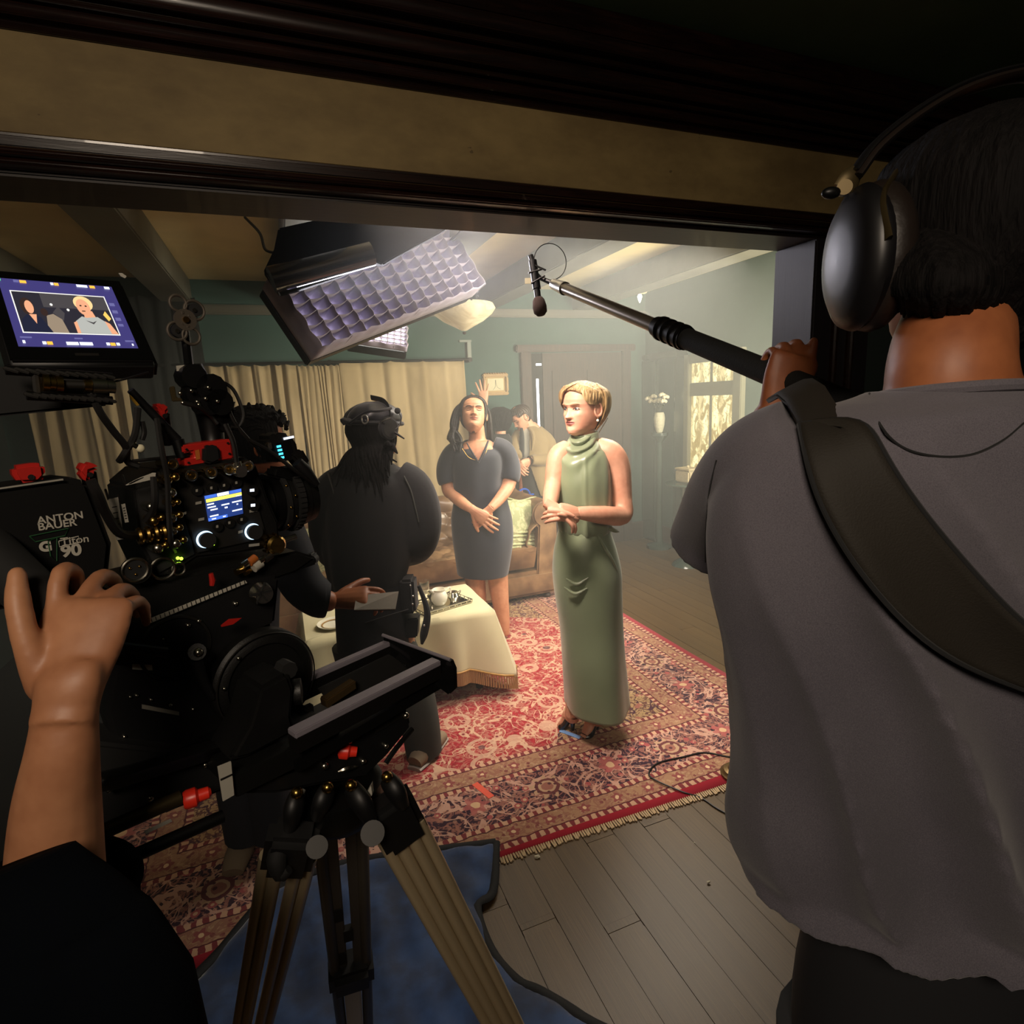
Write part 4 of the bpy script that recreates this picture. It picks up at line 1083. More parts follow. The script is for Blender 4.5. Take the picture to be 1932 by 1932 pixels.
for k in range(60):
    a = 1.85 + (2 * math.pi - 3.7) * k / 59; z1 = -.085 + rr.uniform(-.012, .012)
    lock(mb, [hd.pt(a * .9 + .3, .1, .014), hd.pt(a, .06, .027), hd.pt(a, .0, .029), hd.pt(a, -.05, .022), hd.pt(a, z1, .012)], [(.004, .003), (.008, .005), (.008, .005), (.007, .004), (.002, .001)], 6, 3)
mb.build('hair', 'hair_blond', P, angle=80)
ep = hd.w((.080, -.004, -.046)); 
mat('pearl', '#e9dfcf', .2); mat('gold', '#c59a4c', .25, 1.0)
for sd in (-1, 1):
    e = MB().ball(hd.w((sd * .081, -.004, -.052)), .0065, 6).build('earring', 'pearl', P); MB().cyl(hd.w((sd * .081, -.004, -.046)), hd.w((sd * .079, -.004, -.034)), .0015, 6).build('earring_hook', 'gold', e)
# dress top with cowl
def topfold(th, t):
    fr = max(0.0, math.cos(th - math.radians(238)))
    f = .0022 * math.sin(th * 9 + 2.5 * t) * (t > .3) + .004 * math.sin(th * 17 + 4 * t) * max(0, t - .6)
    w_ = math.exp(-((t - .13 - .10 * fr) / (.13 + .08 * fr)) ** 2)
    f += (.019 * fr ** 1.5 + .0022) * w_ * (math.sin((t - .26 * fr * fr) * 40) * .6 + .5 * fr)
    f += .006 * math.exp(-((th - math.radians(268)) / .07) ** 2) * min(1, max(0, t - .25) * 4)
    return f
top = rowloft([(821, 1077, 1127, .054, .0), (830, 1075, 1130, .058, .0), (840, 1069, 1138, .066, -.005), (852, 1058, 1145, .088, -.01), (872, 1049, 1150, .108, -.012), (905, 1044, 1153, .122, -.015), (945, 1045, 1153, .126, -.015), (975, 1050, 1152, .124, -.012), (996, 1054, 1152, .120, -.01), (1003, 1058, 1148, .112, -.01)], GD, 150, 12, topfold)
top.build('dress_top', 'satin_sage', P, solid=.003)
g = []
for i in range(49):                                            # standing collar band
    a = i / 48 * 2 * math.pi; c_ = G(1103, 831); row = []
    for j in range(5):
        s = j / 4; r_ = .052 + .004 * (1 - s); row.append(c_ + CR * math.cos(a) * r_ * 1.12 + FH * math.sin(a) * r_ + UP * (.002 + .026 * s + .010 * math.cos(a) * s))
    g.append(row)
MB().grid(g).build('collar', 'satin_sage', P, solid=.004)
# skirt
def skfold(th, t):
    lo = max(0, t - .35)
    return .010 * math.sin(th * 5 + 1.2) * lo + .012 * math.sin(th * 3 - .6) * lo + .002 * math.sin(th * 23) * (t < .1)
sk = rowloft([(992, 1056, 1150, .112, -.01), (1005, 1053, 1152, .118, -.01), (1035, 1046, 1162, .135, -.008), (1075, 1043, 1171, .15, -.005), (1120, 1047, 1173, .15, -.005), (1180, 1057, 1175, .15, 0), (1240, 1062, 1179, .16, 0), (1300, 1066, 1185, .17, 0), (1330, 1068, 1188, .175, 0)], GD, 120, 7, skfold)
sk.build('skirt', 'satin_sage', P, solid=.003)
MB().tube([G(1128, 1010, -.125), G(1142, 1035, -.14), G(1156, 1058, -.12), G(1168, 1085, -.08)], [.003, .007, .006, .002], 8, True, None, 5).build('drape_fold', 'satin_sage', P)
MB().tube([G(1068, 1092, -.148), G(1088, 1102, -.158), G(1110, 1090, -.158)], [.003, .008, .003], 8, True, None, 6).build('drape_fold', 'satin_sage', P)
MB().tube([G(1064, 1108, -.147), G(1085, 1120, -.158), G(1108, 1110, -.158)], [.003, .008, .003], 8, True, None, 6).build('drape_fold', 'satin_sage', P)
m = Mat('film_clear'); m.color('#d8d0c4').set(rough=.2, trans=.7); MT['film_clear'] = m.m
for i in range(3):
    MB().tube([G(1138 + 4 * i, 998, -.09), G(1150 + 5 * i, 996 + 3 * i, -.07), G(1162 + i * 3, 999 + 2 * i, -.05)], [.003, .008, .002], 6, sub=4).build('waist_bow', 'satin_sage', P)
# clear hanger strap standing up behind the neck
st = [hd.w((.02, -.10, -.11)), G(1140, 780, .07), G(1147, 788, .08), G(1128, 818, .07)]
MB().tube([G(1120, 812, .06), G(1137, 779, .07), G(1147, 788, .07), G(1128, 820, .06), G(1120, 812, .06)], .0022, 6).build('hanger_loop', 'eye_white', P)
MB().tube([G(1124, 814, .06), G(1134, 797, .065), G(1138, 785, .07)], .0015, 6, sub=4).build('hanger_loop', 'eye_white', P)
# heeled peep-toe shoes
mat('shoe_black', '#17120f', .3, coat=.3); mat('blue_tape', '#7fa6d8', .6)
def heel(ankle_px, toe_px, lab):
    toe = FL(*toe_px); ank = G(*ankle_px); heel_p = np.array([ank[0], ank[1], 0]) + unit(FH * np.array([1, 1, 0])) * .03
    d = unit(toe - heel_p); d[2] = 0; d = unit(d); s = np.cross(UP, d); L = np.linalg.norm((toe - heel_p)[:2])
    sh = MB(); sh.tube([heel_p + UP * .085, heel_p + d * L * .3 + UP * .07, heel_p + d * L * .6 + UP * .03, heel_p + d * L * .85 + UP * .02, heel_p + d * L + UP * .018], [(.024, .022), (.028, .02), (.034, .018), (.032, .014), (.018, .010)], 14, True, UP, 4)
    o = sh.build('shoe', 'shoe_black', P); MB().cyl(heel_p + UP * .012, heel_p + UP * .07, .007, 10, .016).build('heel', 'shoe_black', o)
    ft = MB(); ft.tube([ank + UP * .03, ank - UP * .02, heel_p + d * L * .38 + UP * .088, heel_p + d * L * .62 + UP * .052, heel_p + d * L * .93 + UP * .03], [(.032, .032), (.032, .034), (.028, .024), (.028, .016), (.02, .010)], 12, True, UP, 4)
    for k in range(3): ft.ball(heel_p + d * (L * 1.0) + s * (-.01 + .010 * k) + UP * .024, (.008, .008, .007), 5)
    ft.build('foot', 'skin_fair', P, angle=80)
heel((1081, 1345), (1056, 1374), 'l'); heel((1128, 1352), (1101, 1397), 'r')
a0, a1 = FL(1057, 1383), FL(1095, 1397)
dt_ = unit(a1 - a0); MB().box((a0 + a1) / 2 + UP * .0145, (np.linalg.norm(a1 - a0) / 2, .012, .0008), (dt_, np.cross(UP, dt_), UP)).build('floor_mark', 'blue_tape', None, label="strip of pale blue marking tape at the toes of the woman in sage", cat='tape', group='tape marks on the rug')
a0 = FL(896, 1484); a1 = FL(928, 1510); mat('red_tape', '#e2553c', .6)
dt_ = unit(a1 - a0); MB().box((a0 + a1) / 2 + UP * .0145, (np.linalg.norm(a1 - a0) / 2, .014, .0008), (dt_, np.cross(UP, dt_), UP)).build('floor_mark', 'red_tape', None, label='strip of orange marking tape on the front border of the rug', cat='tape', group='tape marks on the rug')

# ------------------------------------------------------------------ woman in the navy dress
m = Mat('navy_crepe'); m.color(m.mix(m.noise(6, 3), '#10141f', '#1a2030')).set(rough=.7, sheen=.35); m.bump(m.noise(380, 2), .08, .001); MT['navy_crepe'] = m.m
nb = FL(938, 1208); ND = float(nb @ FH)
P = person('dark-haired woman in a navy V-neck dress before the sofa, eyes closed, hands clasped', nb)
def N_(px, py, off=0.0): return VP(px, py, ND + off)
bd = MB()
bd.tube([N_(912, 1085), N_(909, 1000), N_(906, 945), N_(904, 890), N_(902, 850), N_(901, 832)], [(.13, .10), (.17, .13), (.14, .11), (.155, .12), (.15, .10), (.08, .06)], 20, True, FH, 4)
bd.tube([N_(901, 842, .02), N_(900, 822, .01), N_(899, 806, .0), N_(898, 796, .01)], [.065, .052, .049, .046], 16, True, FH, 4)
bd.tube([N_(872, 852), N_(852, 862), N_(844, 890), N_(846, 922, -.01), N_(852, 932, -.03)], [.045, .046, .046, .045, .042], 14, True, None, 4)
bd.tube([N_(849, 922, -.01), N_(857, 935, -.05), N_(874, 950, -.14), N_(892, 962, -.2)], [.043, .042, .036, .026], 14, True, None, 4)
bd.tube([N_(932, 850), N_(950, 858), N_(960, 880), N_(962, 905, -.02), N_(958, 918, -.04)], [.045, .046, .046, .045, .043], 14, True, None, 4)
bd.tube([N_(961, 905, -.02), N_(957, 921, -.05), N_(942, 942, -.13), N_(925, 960, -.2)], [.043, .042, .036, .027], 14, True, None, 4)
for pts, r_ in (((N_(893, 1060), N_(897, 1100), N_(903, 1140), N_(905, 1175), N_(908, 1205)), (.07, .068, .055, .045, .033)), ((N_(938, 1060), N_(940, 1100), N_(945, 1140), N_(949, 1170), N_(952, 1198)), (.068, .068, .056, .046, .034))):
    bd.tube(pts, r_, 14, True, None, 4)
body = blob(bd, .007, 5)
hb_ = MB()
hand(hb_, N_(892, 962, -.2), N_(921, 984, -.23) - N_(892, 962, -.2), FH + UP * .1, -1, (.1, .12, .18, .25), .25, .1, (.3, .2), 1.1)
hand(hb_, N_(924, 961, -.2), N_(902, 984, -.2) - N_(924, 961, -.2), FH - CR * .2, 1, (.3, .4, .4, .4), .5, .02, (.3, .2), 1.0)
hands = blob(hb_, .003, 3)
hd = Head(N_(893, 781, -.01), -FH * .93 + CR * .12 + UP * .36, UP * .9 + FH * .3 + CR * .03, 1.02)
hm = MB(); hd.mesh(hm, 90, 100)
cat_mb(body, hands, hm).build('body', 'skin_warm', P, angle=80)
hd.face(P, True, 'lip_nude', 'brow_dark')
mb = MB()
def znv(a):
    a = abs((a + math.pi) % (2 * math.pi) - math.pi)
    return .082 - .02 * (a / .8) ** 2 if a < .8 else (.062 - .1 * (a - .8) / .5 if a < 1.3 else -.05 - .03 * min(1, a - 1.3))
scalp(mb, hd, -math.pi, math.pi, znv, lambda a, t: .012 + .010 * max(0, -math.cos(a)), 200, .001, 20)
rr = random.Random(8)
for k in range(44):
    u = rr.random(); o1 = rr.uniform(-.05, .10)
    lock(mb, [N_(892 - 6 * u, 752 + 2 * u, .03 + o1 * .3), N_(876 - 8 * u, 758 + 6 * u, .02 + o1 * .5), N_(866 - 9 * u, 778, .02 + o1 * .8), N_(862 - 10 * u, 806, .0 + o1), N_(858 + rr.uniform(-12, 12), 828, -.04 + o1), N_(860 + rr.uniform(-13, 14), 846 + rr.uniform(-12, 8), -.09 + o1 * .8)], [(.006, .006), (.012, .010), (.015, .012), (.016, .013), (.015, .012), (.003, .003)], 7, 4)
for k in range(28):
    u = rr.random(); o1 = rr.uniform(.0, .10)
    lock(mb, [N_(896 + 5 * u, 752 + 2 * u, .03 + o1 * .3), N_(911 + 3 * u, 759 + 5 * u, .03 + o1 * .5), N_(919 + 4 * u, 780, .04 + o1), N_(921 + 5 * u, 808, .05 + o1), N_(920 + 10 * u, 832 + rr.uniform(-8, 8), .06 + o1)], [(.006, .006), (.012, .010), (.014, .012), (.014, .012), (.003, .003)], 7, 4)
mb.build('hair', 'hair_dark', P, angle=80)
dr_rows = [(830, 877, 925, .06, .03), (837, 870, 932, .08, .02), (845, 862, 942, .105, .01), (858, 852, 952, .125, .0), (880, 852, 954, .135, 0), (905, 854, 952, .135, 0), (945, 855, 957, .13, 0), (975, 851, 965, .14, 0), (1010, 853, 968, .15, 0), (1045, 858, 965, .15, 0), (1083, 863, 959, .145, 0)]
def nvf(th, t): return .004 * math.sin(th * 7 + 3 * t) * math.sin(t * 3.1)
dm = rowloft(dr_rows, ND, 110, 7, nvf, (True, True))
for sl in ([(876, 846, .0), (856, 856, .0), (844, 878, .0), (842, 900, -.005), (845, 912, -.012)], [(930, 842, .0), (950, 850, .0), (961, 874, .0), (964, 895, -.015), (962, 906, -.025)]):
    dm.tube([N_(*p) for p in sl], [.064, .068, .067, .063, .058], 24, True, None, 5)
dm = blob(dm, .006, 8)
# cut the V neckline out of the front
apex, vl, vr = N_(903, 872), N_(877, 836), N_(926, 832)
def inV(p):
    q = np.asarray(p); d = q - CC
    if (q - nb) @ FH > .02: return False
    c = RW.T @ d; px = 966 + c[0] / -c[2] * FPX; py = 966 - c[1] / -c[2] * FPX
    return 826 < py < 872 and (881 + (py - 836) * .61) < px < (921 - (py - 832) * .45)
dm.f = [f_ for f_ in dm.f if not all(inV(dm.v[i]) for i in f_)]
dm.build('dress', 'navy_crepe', P, angle=80)
MB().tube([N_(881, 836, -.10), N_(890, 852, -.13), N_(903, 873, -.142)], [.004, .005, .003], 8, True, None, 5).build('neckline', 'navy_crepe', P)
MB().tube([N_(921, 832, -.09), N_(914, 850, -.125), N_(903, 873, -.142)], [.006, .007, .004], 8, True, None, 5).build('neckline', 'navy_crepe', P)
MB().tube([N_(872, 846, -.115), N_(885, 863, -.135), N_(903, 868, -.14), N_(914, 858, -.13), N_(922, 842, -.1)], .0006, 5, sub=5).build('necklace', 'gold', P)

# ------------------------------------------------------------------ man in the beige blazer looking down
mat('beige_wool', '#8d7a58', .85, var=.12, vscale=14, sheen=.3); mat('shirt_white', '#b9b7ac', .8); mat('tie_black', '#0d0d10', .6); mat('trouser_grey', '#2a2926', .8); mat('watch_black', '#0a0a0a', .3)
mbse = PY(1000, 1000, 5.08); MD = float(mbse @ FH); mbse[2] = 0
P = person('man in a beige blazer and dark tie behind the sofa, head bowed over his hands', mbse)
def Q(px, py, off=0.0): return VP(px, py, MD + off)
bd = MB()
bd.tube([Q(1000, 985), Q(1002, 930), Q(1005, 880), Q(1008, 845), Q(1003, 815), Q(998, 800)], [(.12, .08), (.12, .09), (.12, .09), (.12, .09), (.10, .07), (.06, .06)], 18, True, FH, 4)
bd.tube([Q(1000, 815, .01), Q(996, 803, -.02), Q(990, 792, -.04)], [.07, .06, .055], 14, True, FH, 4)
for x in (985, 1018): 
    p = Q(x, 985); bd.tube([p, np.array([p[0], p[1], .5]), np.array([p[0], p[1], .1])], [.09, .07, .05], 12)
body = blob(bd, .009, 4)
hb_ = MB()
hand(hb_, Q(975, 868, -.2), Q(984, 884, -.26) - Q(975, 868, -.2), FH + CR * .5, -1, (.3, .4, .5, .5), .5, .02, (.3, .3), 1.05)
hand(hb_, Q(1000, 868, -.2), Q(980, 879, -.26) - Q(1000, 868, -.2), FH + UP * .3, 1, (.3, .4, .5, .5), .5, .02, (.3, .3), 1.05)
hands = blob(hb_, .004, 3)
hd = Head(Q(982, 788, -.05), -FH * .45 - CR * .66 - UP * .55, UP * .85 - CR * .45 - FH * .2, 1.0)
hm = MB(); hd.mesh(hm, 70, 80)
cat_mb(body, hands, hm).build('body', 'skin_fair', P, angle=80)
hd.face(P, True, 'lip_nude', 'brow_dark')
mb = MB(); scalp(mb, hd, -math.pi, math.pi, lambda a: (.07 if abs((a + math.pi) % 6.2832 - math.pi) < 1.0 else (.03 if abs((a + math.pi) % 6.2832 - math.pi) < 1.7 else -.06)), lambda a, t: .02, 160, .003, 16, freq=31)
mb.build('hair', 'hair_brown', P, angle=80)
jk = rowloft([(803, 990, 1012, .07, 0), (812, 975, 1026, .11, 0), (828, 972, 1040, .14, 0), (850, 972, 1043, .15, 0), (885, 976, 1042, .15, 0), (910, 984, 1046, .15, 0), (932, 998, 1050, .15, 0)], MD, 80, 6, lambda th, t: .004 * math.sin(th * 6 + 5 * t), (True, True))
for pts in ([(1012, 814, .0), (1034, 835, -.02), (1038, 862, -.06), (1022, 868, -.13), (1002, 868, -.19)], [(984, 817, .0), (974, 835, -.04), (972, 852, -.1), (974, 864, -.18)]):
    jk.tube([Q(*p) for p in pts], [.07, .072, .068, .058, .046][:len(pts)], 18, True, None, 5)
jk = blob(jk, .008, 6)
def gapf(p):
    d = np.asarray(p) - CC; c = RW.T @ d; px = 966 + c[0] / -c[2] * FPX; py = 966 - c[1] / -c[2] * FPX
    return -.16 < (np.asarray(p) - mbse) @ FH < .02 and 806 < py and 979 < px < 1000 + max(0, py - 875) * .35
jk.f = [f_ for f_ in jk.f if not all(gapf(jk.v[i]) for i in f_)]
jk.build('blazer', 'beige_wool', P, angle=80)
rowloft([(806, 985, 1008, .07, 0), (820, 976, 1022, .10, 0), (850, 975, 1030, .125, 0), (880, 979, 1030, .125, 0)], MD, 60, 5).build('shirt', 'shirt_white', P)
MB().tube([Q(984, 806, -.09), Q(985, 830, -.125), Q(983, 862, -.135)], [(.012, .004), (.022, .004), (.03, .004)], 8, True, FH, 4).build('tie', 'tie_black', P)
rowloft([(872, 984, 1030, .125, 0), (890, 982, 1032, .13, 0), (940, 984, 1035, .14, 0), (985, 984, 1036, .14, 0)], MD, 60, 5).build('trousers', 'trouser_grey', P)
MB().ring(Q(1000, 868, -.2), Q(980, 879, -.26) - Q(1000, 868, -.2), .034, .008, 20, 6).build('watch', 'watch_black', P)
MB().tube([Q(996, 806, -.06), Q(1006, 822, -.13), Q(1004, 850, -.15)], [.01, .022, .004], 8, True, FH, 4).build('lapel', 'beige_wool', P)

# ------------------------------------------------------------------ dark figure behind the woman in navy, hand on the picture
mat('black_knit', '#16171a', .85, sheen=.3)
kb = PY(943, 1000, 5.12); KD = float(kb @ FH); kb[2] = 0
P = person('person in black behind the woman in navy, reaching up to the gilt picture', kb)
def K(px, py, off=0.0): return VP(px, py, KD + off)
bd = MB(); bd.tube([K(942, 950), K(942, 880), K(943, 850), K(944, 822)], [(.15, .1), (.16, .11), (.17, .11), (.06, .06)], 16, True, FH, 4)
bd.tube([K(944, 830), K(944, 800)], [.055, .05], 12)
bd.tube([K(925, 840), K(915, 820, -.02), K(912, 790, -.04), K(912, 770, -.02), K(914, 760, .0)], [.055, .05, .042, .034, .027], 12, True, None, 4)
for x in (930, 956):
    p = K(x, 960); bd.tube([K(x, 940), np.array([p[0], p[1], .5]), np.array([p[0], p[1], .1])], [.09, .07, .05], 12)
body = blob(bd, .009, 4); hb_ = MB(); hand(hb_, K(914, 760, .0), UP * 1.0 - CR * .05, FH, 1, (.05, 0, .05, .1), .12, .22, (.1, .1), 1.15); hands = blob(hb_, .003, 3)
hd = Head(K(944, 792), FH * .9 - CR * .4, UP, 1.02); hm = MB(); hd.mesh(hm, 60, 64)
cat_mb(body, hands, hm).build('body', 'skin_fair', P, angle=80); hd.face(P, False, 'lip_nude', 'brow_dark')
mb = MB(); scalp(mb, hd, -math.pi, math.pi, lambda a: .06 if abs((a + math.pi) % 6.2832 - math.pi) < 1.1 else -.10, lambda a, t: .03, 120, .003, 14)
mb.build('hair', 'hair_black', P, angle=80)
rowloft([(818, 930, 960, .06, 0), (830, 922, 967, .10, 0), (850, 917, 970, .13, 0), (900, 920, 968, .13, 0), (950, 920, 968, .13, 0)], KD, 60, 5).build('sweater', 'black_knit', P)
MB().tube([K(924, 838), K(915, 818, -.02), K(912, 790, -.04), K(912, 775, -.03)], [.07, .066, .058, .05], 16, True, None, 4).build('sleeve', 'black_knit', P)
for x in (930, 956):
    p = K(x, 960); MB().tube([K(x, 940), np.array([p[0], p[1], .5]), np.array([p[0], p[1], .02])], [.1, .085, .075], 14).build('trouser_leg', 'black_knit', P)
# ------------------------------------------------------------------ crew member in black with cap and headset, back to us
mat('black_cotton', '#101113', .9, var=.2, vscale=9, sheen=.12); mat('black_denim', '#15161a', .85); mat('grey_denim', '#3b3d38', .9, var=.15); mat('cap_satin', '#1b1c22', .42, sheen=.2); mat('shoe_beige', '#8b7a62', .8)
mat('silver_clip', '#b8b6b0', .3, 1.0)
from mathutils.bvhtree import BVHTree
def bvh_of(mb): return BVHTree.FromPolygons([Vector(v) for v in mb.v], [list(f) for f in mb.f])
def onto(bv, px, py, off=.003, dflt=None):
    d = unit(ray(px, py)); r = bv.ray_cast(Vector(CC), Vector(d))
    if r[0] is None: return dflt
    return np.array(r[0]) - d * off
cb = FL(760, 1432); CD = float(cb @ FH)
P = person('crew member in black cap, long hair and black sweater, seen from behind', cb)
def B(px, py, off=0.0): return VP(px, py, CD + off)
bd = MB()
bd.tube([B(706, 1260), B(704, 1180), B(698, 1090), B(696, 1000), B(700, 930), B(704, 890), B(706, 868)], [(.13, .1), (.15, .11), (.14, .11), (.15, .11), (.17, .11), (.13, .09), (.06, .055)], 18, True, FH, 4)
bd.tube([B(704, 885), B(706, 862, .02), B(712, 835, .04)], [.06, .052, .05], 14, True, FH, 4)
bd.tube([B(650, 905), B(628, 930), B(622, 985, .02), B(630, 1040, .06), B(650, 1060, .14)], [.055, .05, .045, .042, .035], 12, True, None, 4)
bd.tube([B(760, 900), B(782, 925), B(800, 985), B(790, 1030, .06), B(765, 1045, .14)], [.055, .05, .045, .042, .035], 12, True, None, 4)
for x, xb, yb_ in ((672, 690, 1405), (740, 802, 1415)):
    bd.tube([B(x, 1180), B((x + xb) / 2, 1300), B(xb, yb_)], [.09, .065, .045], 12, True, None, 4)
body = blob(bd, .008, 5)
hb_ = MB(); hand(hb_, B(650, 1060, .14), CR * .6 + FH * .3 + UP * .4, -FH + UP, 1, (.5, .5, .6, .6), .5); hand(hb_, B(765, 1045, .14), -CR * .6 + FH * .3 + UP * .4, -FH + UP, -1, (.5, .5, .6, .6), .5)
hands = blob(hb_, .004, 3)
hd = Head(B(708, 812, .03), FH * .66 + CR * .75 + UP * .02, UP, 1.0); hm = MB(); hd.mesh(hm, 70, 72)
cat_mb(body, hands, hm).build('body', 'skin_tan', P, angle=80)
hd.face(P, False, 'lip_nude', 'brow_dark')
mb = MB(); rr = random.Random(3)
for k in range(64):
    s = k / 63; a = 1.35 + (2 * math.pi - 2.7 - .35) * s
    p = [hd.pt(a, .05, .012), hd.pt(a, .0, .02), hd.pt(a, -.06, .024)]
    ex = 628 + 112 * rr.random() * (1 - .1 * s) ; ey = 925 + rr.uniform(-45, 22); ex = 742 - 112 * ((s * 1.05) % 1.0) + rr.uniform(-12, 12)
    off = -.165 + .02 * rr.random() + .0007 * abs(ex - 690)
    if ex > 735: ey -= 40
    e = B(ex, ey, off); mid = p[-1] * .5 + e * .5 + FH * -.02 + UP * .01
    lock(mb, p + [mid, e], [(.008, .006), (.013, .008), (.015, .010), (.014, .009), (.003, .002)], 7, 4)
scalp(mb, hd, 1.0, 2 * math.pi - 1.2, lambda a: -.08, lambda a, t: .016, 100, .002, 14)
mb.build('hair', 'hair_black', P, angle=80)
# cap: soft crown with band, twisted knot at the back
cm = MB(); scalp(cm, hd, -math.pi, math.pi, lambda a: .030 - .012 * math.cos(a), lambda a, t: .024 + .006 * math.sin(t * 3), 90, .0022, 14, .1165, 9)
cp = cm.build('cap', 'cap_satin', P, solid=.004)
MB().tube([hd.pt(a, .030 - .012 * math.cos(a), .026) for a in np.linspace(0, 2 * math.pi, 33)], (.009), 8).build('cap_band', 'cap_satin', cp)
MB().tube([B(664, 796, -.06), B(653, 795, -.07), B(646, 793, -.08), B(650, 802, -.08)], [.018, .014, .010, .004], 8, True, None, 4).build('cap_knot', 'cap_satin', cp)
MB().tube([B(660, 798, -.09), B(690, 778, -.12), B(715, 775, -.11), B(738, 770, -.06)], .006, 6, sub=5).build('cap_seam', 'cap_satin', cp)
MB().ring(B(688, 791, -.118), -FH, .012, .0028, 16, 6, sq=1.4).build('buckle', 'silver_clip', cp)
MB().tube([B(690, 793, -.117), B(672, 796, -.10), B(656, 797, -.08)], .0035, 6, sub=4).build('cap_strap', 'cap_satin', cp)
# headset
hs = thing('headset', 'black headset with microphone boom on the crew member in the black cap', 'headset', B(735, 808))
MB().ring(B(733, 808, -.05), -FH * .6 + CR * .75, .034, .014, 24, 8).build('ear_cushion', 'black_cotton', hs); MB().disc(B(735, 808, -.052), -FH * .6 + CR * .75, .036, .018).build('ear_cup', 'black_plastic', hs)
MB().tube([B(720, 796, -.09), B(728, 792, -.09), B(737, 789, -.08)], .003, 6, sub=3).build('yoke', 'silver_clip', hs)
MB().tube([B(733, 800, -.04), B(735, 775, -.03), B(725, 757, .0), B(700, 750, .04)], [(.012, .003)] * 4, 8, True, None, 5).build('headband', 'black_plastic', hs)
MB().tube([B(738, 814, -.05), B(752, 805, -.03), B(757, 790, -.02), B(752, 777, -.02)], .0022, 6, sub=5).build('boom_arm', 'black_plastic', hs); MB().ball(B(750, 775, -.02), .013, 8).build('mic_foam', 'black_cotton', hs)
MB().tube([B(745, 816, -.05), B(763, 828, -.05)], [.006, .003], 6).build('swivel', 'black_plastic', hs)
def swf(th, t): return .010 * math.sin(th * 4 + 3 * t) * t + .006 * math.sin(th * 9 - 5 * t) * max(0, t - .2)
sw = rowloft([(866, 682, 728, .06, .02), (876, 668, 742, .085, .01), (890, 644, 762, .12, .0), (908, 624, 778, .14, 0), (940, 612, 786, .15, 0), (985, 608, 782, .16, 0), (1040, 612, 775, .165, 0), (1080, 618, 765, .165, 0), (1112, 626, 757, .155, 0)], CD, 100, 7, swf, (True, True))
sw.tube([B(660, 905), B(627, 930), B(620, 985, .02), B(628, 1035, .07), B(650, 1058, .15)], [.075, .082, .085, .08, .06], 20, True, None, 5)
sw.tube([B(748, 898), B(780, 922), B(795, 975), B(788, 1025, .03), B(762, 1046, .13)], [.075, .082, .086, .08, .06], 20, True, None, 5)
blob(sw, .007, 8).build('sweater', 'black_cotton', P, angle=80)
MB().tube([B(762, 898, -.085), B(775, 925, -.09), B(783, 955, -.095), B(790, 985, -.09)], .003, 6, sub=4).build('shoulder_seam', 'grey_denim', P)
MB().tube([B(620, 893, -.08), B(629, 925, -.10), B(633, 945, -.1)], [.006, .004, .002], 6, sub=4).build('tassel', 'silver_clip', P)
# trousers, belt with kit
rowloft([(1095, 630, 768, .15, 0), (1130, 634, 772, .155, 0), (1180, 636, 776, .16, 0), (1230, 640, 782, .16, 0), (1260, 645, 790, .15, 0)], CD, 70, 5).build('trousers', 'black_denim', P)
for x, xm, xb, r_ in ((672, 684, 690, (.105, .09, .085, .08)), (738, 775, 800, (.105, .092, .088, .082))):
    MB().tube([B(x, 1215), B(xm, 1290), B((xm + xb) / 2 + 4, 1360), B(xb, 1418)], r_, 20, True, None, 5).build('trouser_leg', 'grey_denim', P)
MB().tube([B(690, 1175, -.16), B(730, 1162, -.165), B(770, 1150, -.12)], [(.008, .003)] * 3, 6, sub=4).build('belt', 'black_cotton', P)
for (px, py, o_) in ((800, 1423, 0), (692, 1412, .02)):
    s0 = FL(px + 4, py + 12); d = unit(FH * .8 + CR * .35); sh = MB()
    sh.tube([s0 - d * .09 + UP * .045, s0 - d * .04 + UP * .055, s0 + d * .06 + UP * .05, s0 + d * .15 + UP * .035], [(.034, .034), (.042, .044), (.044, .04), (.03, .026)], 14, True, UP, 4)
    so = sh.build('shoe', 'shoe_beige', P); MB().tube([s0 - d * .1 + UP * .02, s0 + UP * .02, s0 + d * .16 + UP * .02], [(.036, .01), (.046, .01), (.032, .01)], 14, True, UP, 4).build('sole', 'eye_white', so)
pk = thing('belt_pouch', 'black tool pouch with hanging kit on the hip of the crew member in black', 'pouch', B(785, 1150))
MB().box(B(772, 1120, -.05), (.03, .05, .075), (CR, FH, UP)).build('pouch', 'black_cotton', pk, bevel=.012)
MB().box(B(779, 1180, -.04), (.026, .035, .045), (CR, FH, UP + CR * .15)).build('radio', 'black_plastic', pk, bevel=.006)
MB().tube([B(790, 1105, -.05), B(803, 1140, -.05), B(806, 1165, -.05), B(800, 1195, -.05), B(796, 1215, -.05)], [.008, .012, .016, .018, .006], 8, True, None, 4).build('hanging_gloves', 'black_cotton', pk)
for (px, py) in ((774, 1105), (779, 1125), (778, 1140), (800, 1180)): MB().ball(B(px, py, -.115), .005, 5).build('clip', 'silver_clip', pk)

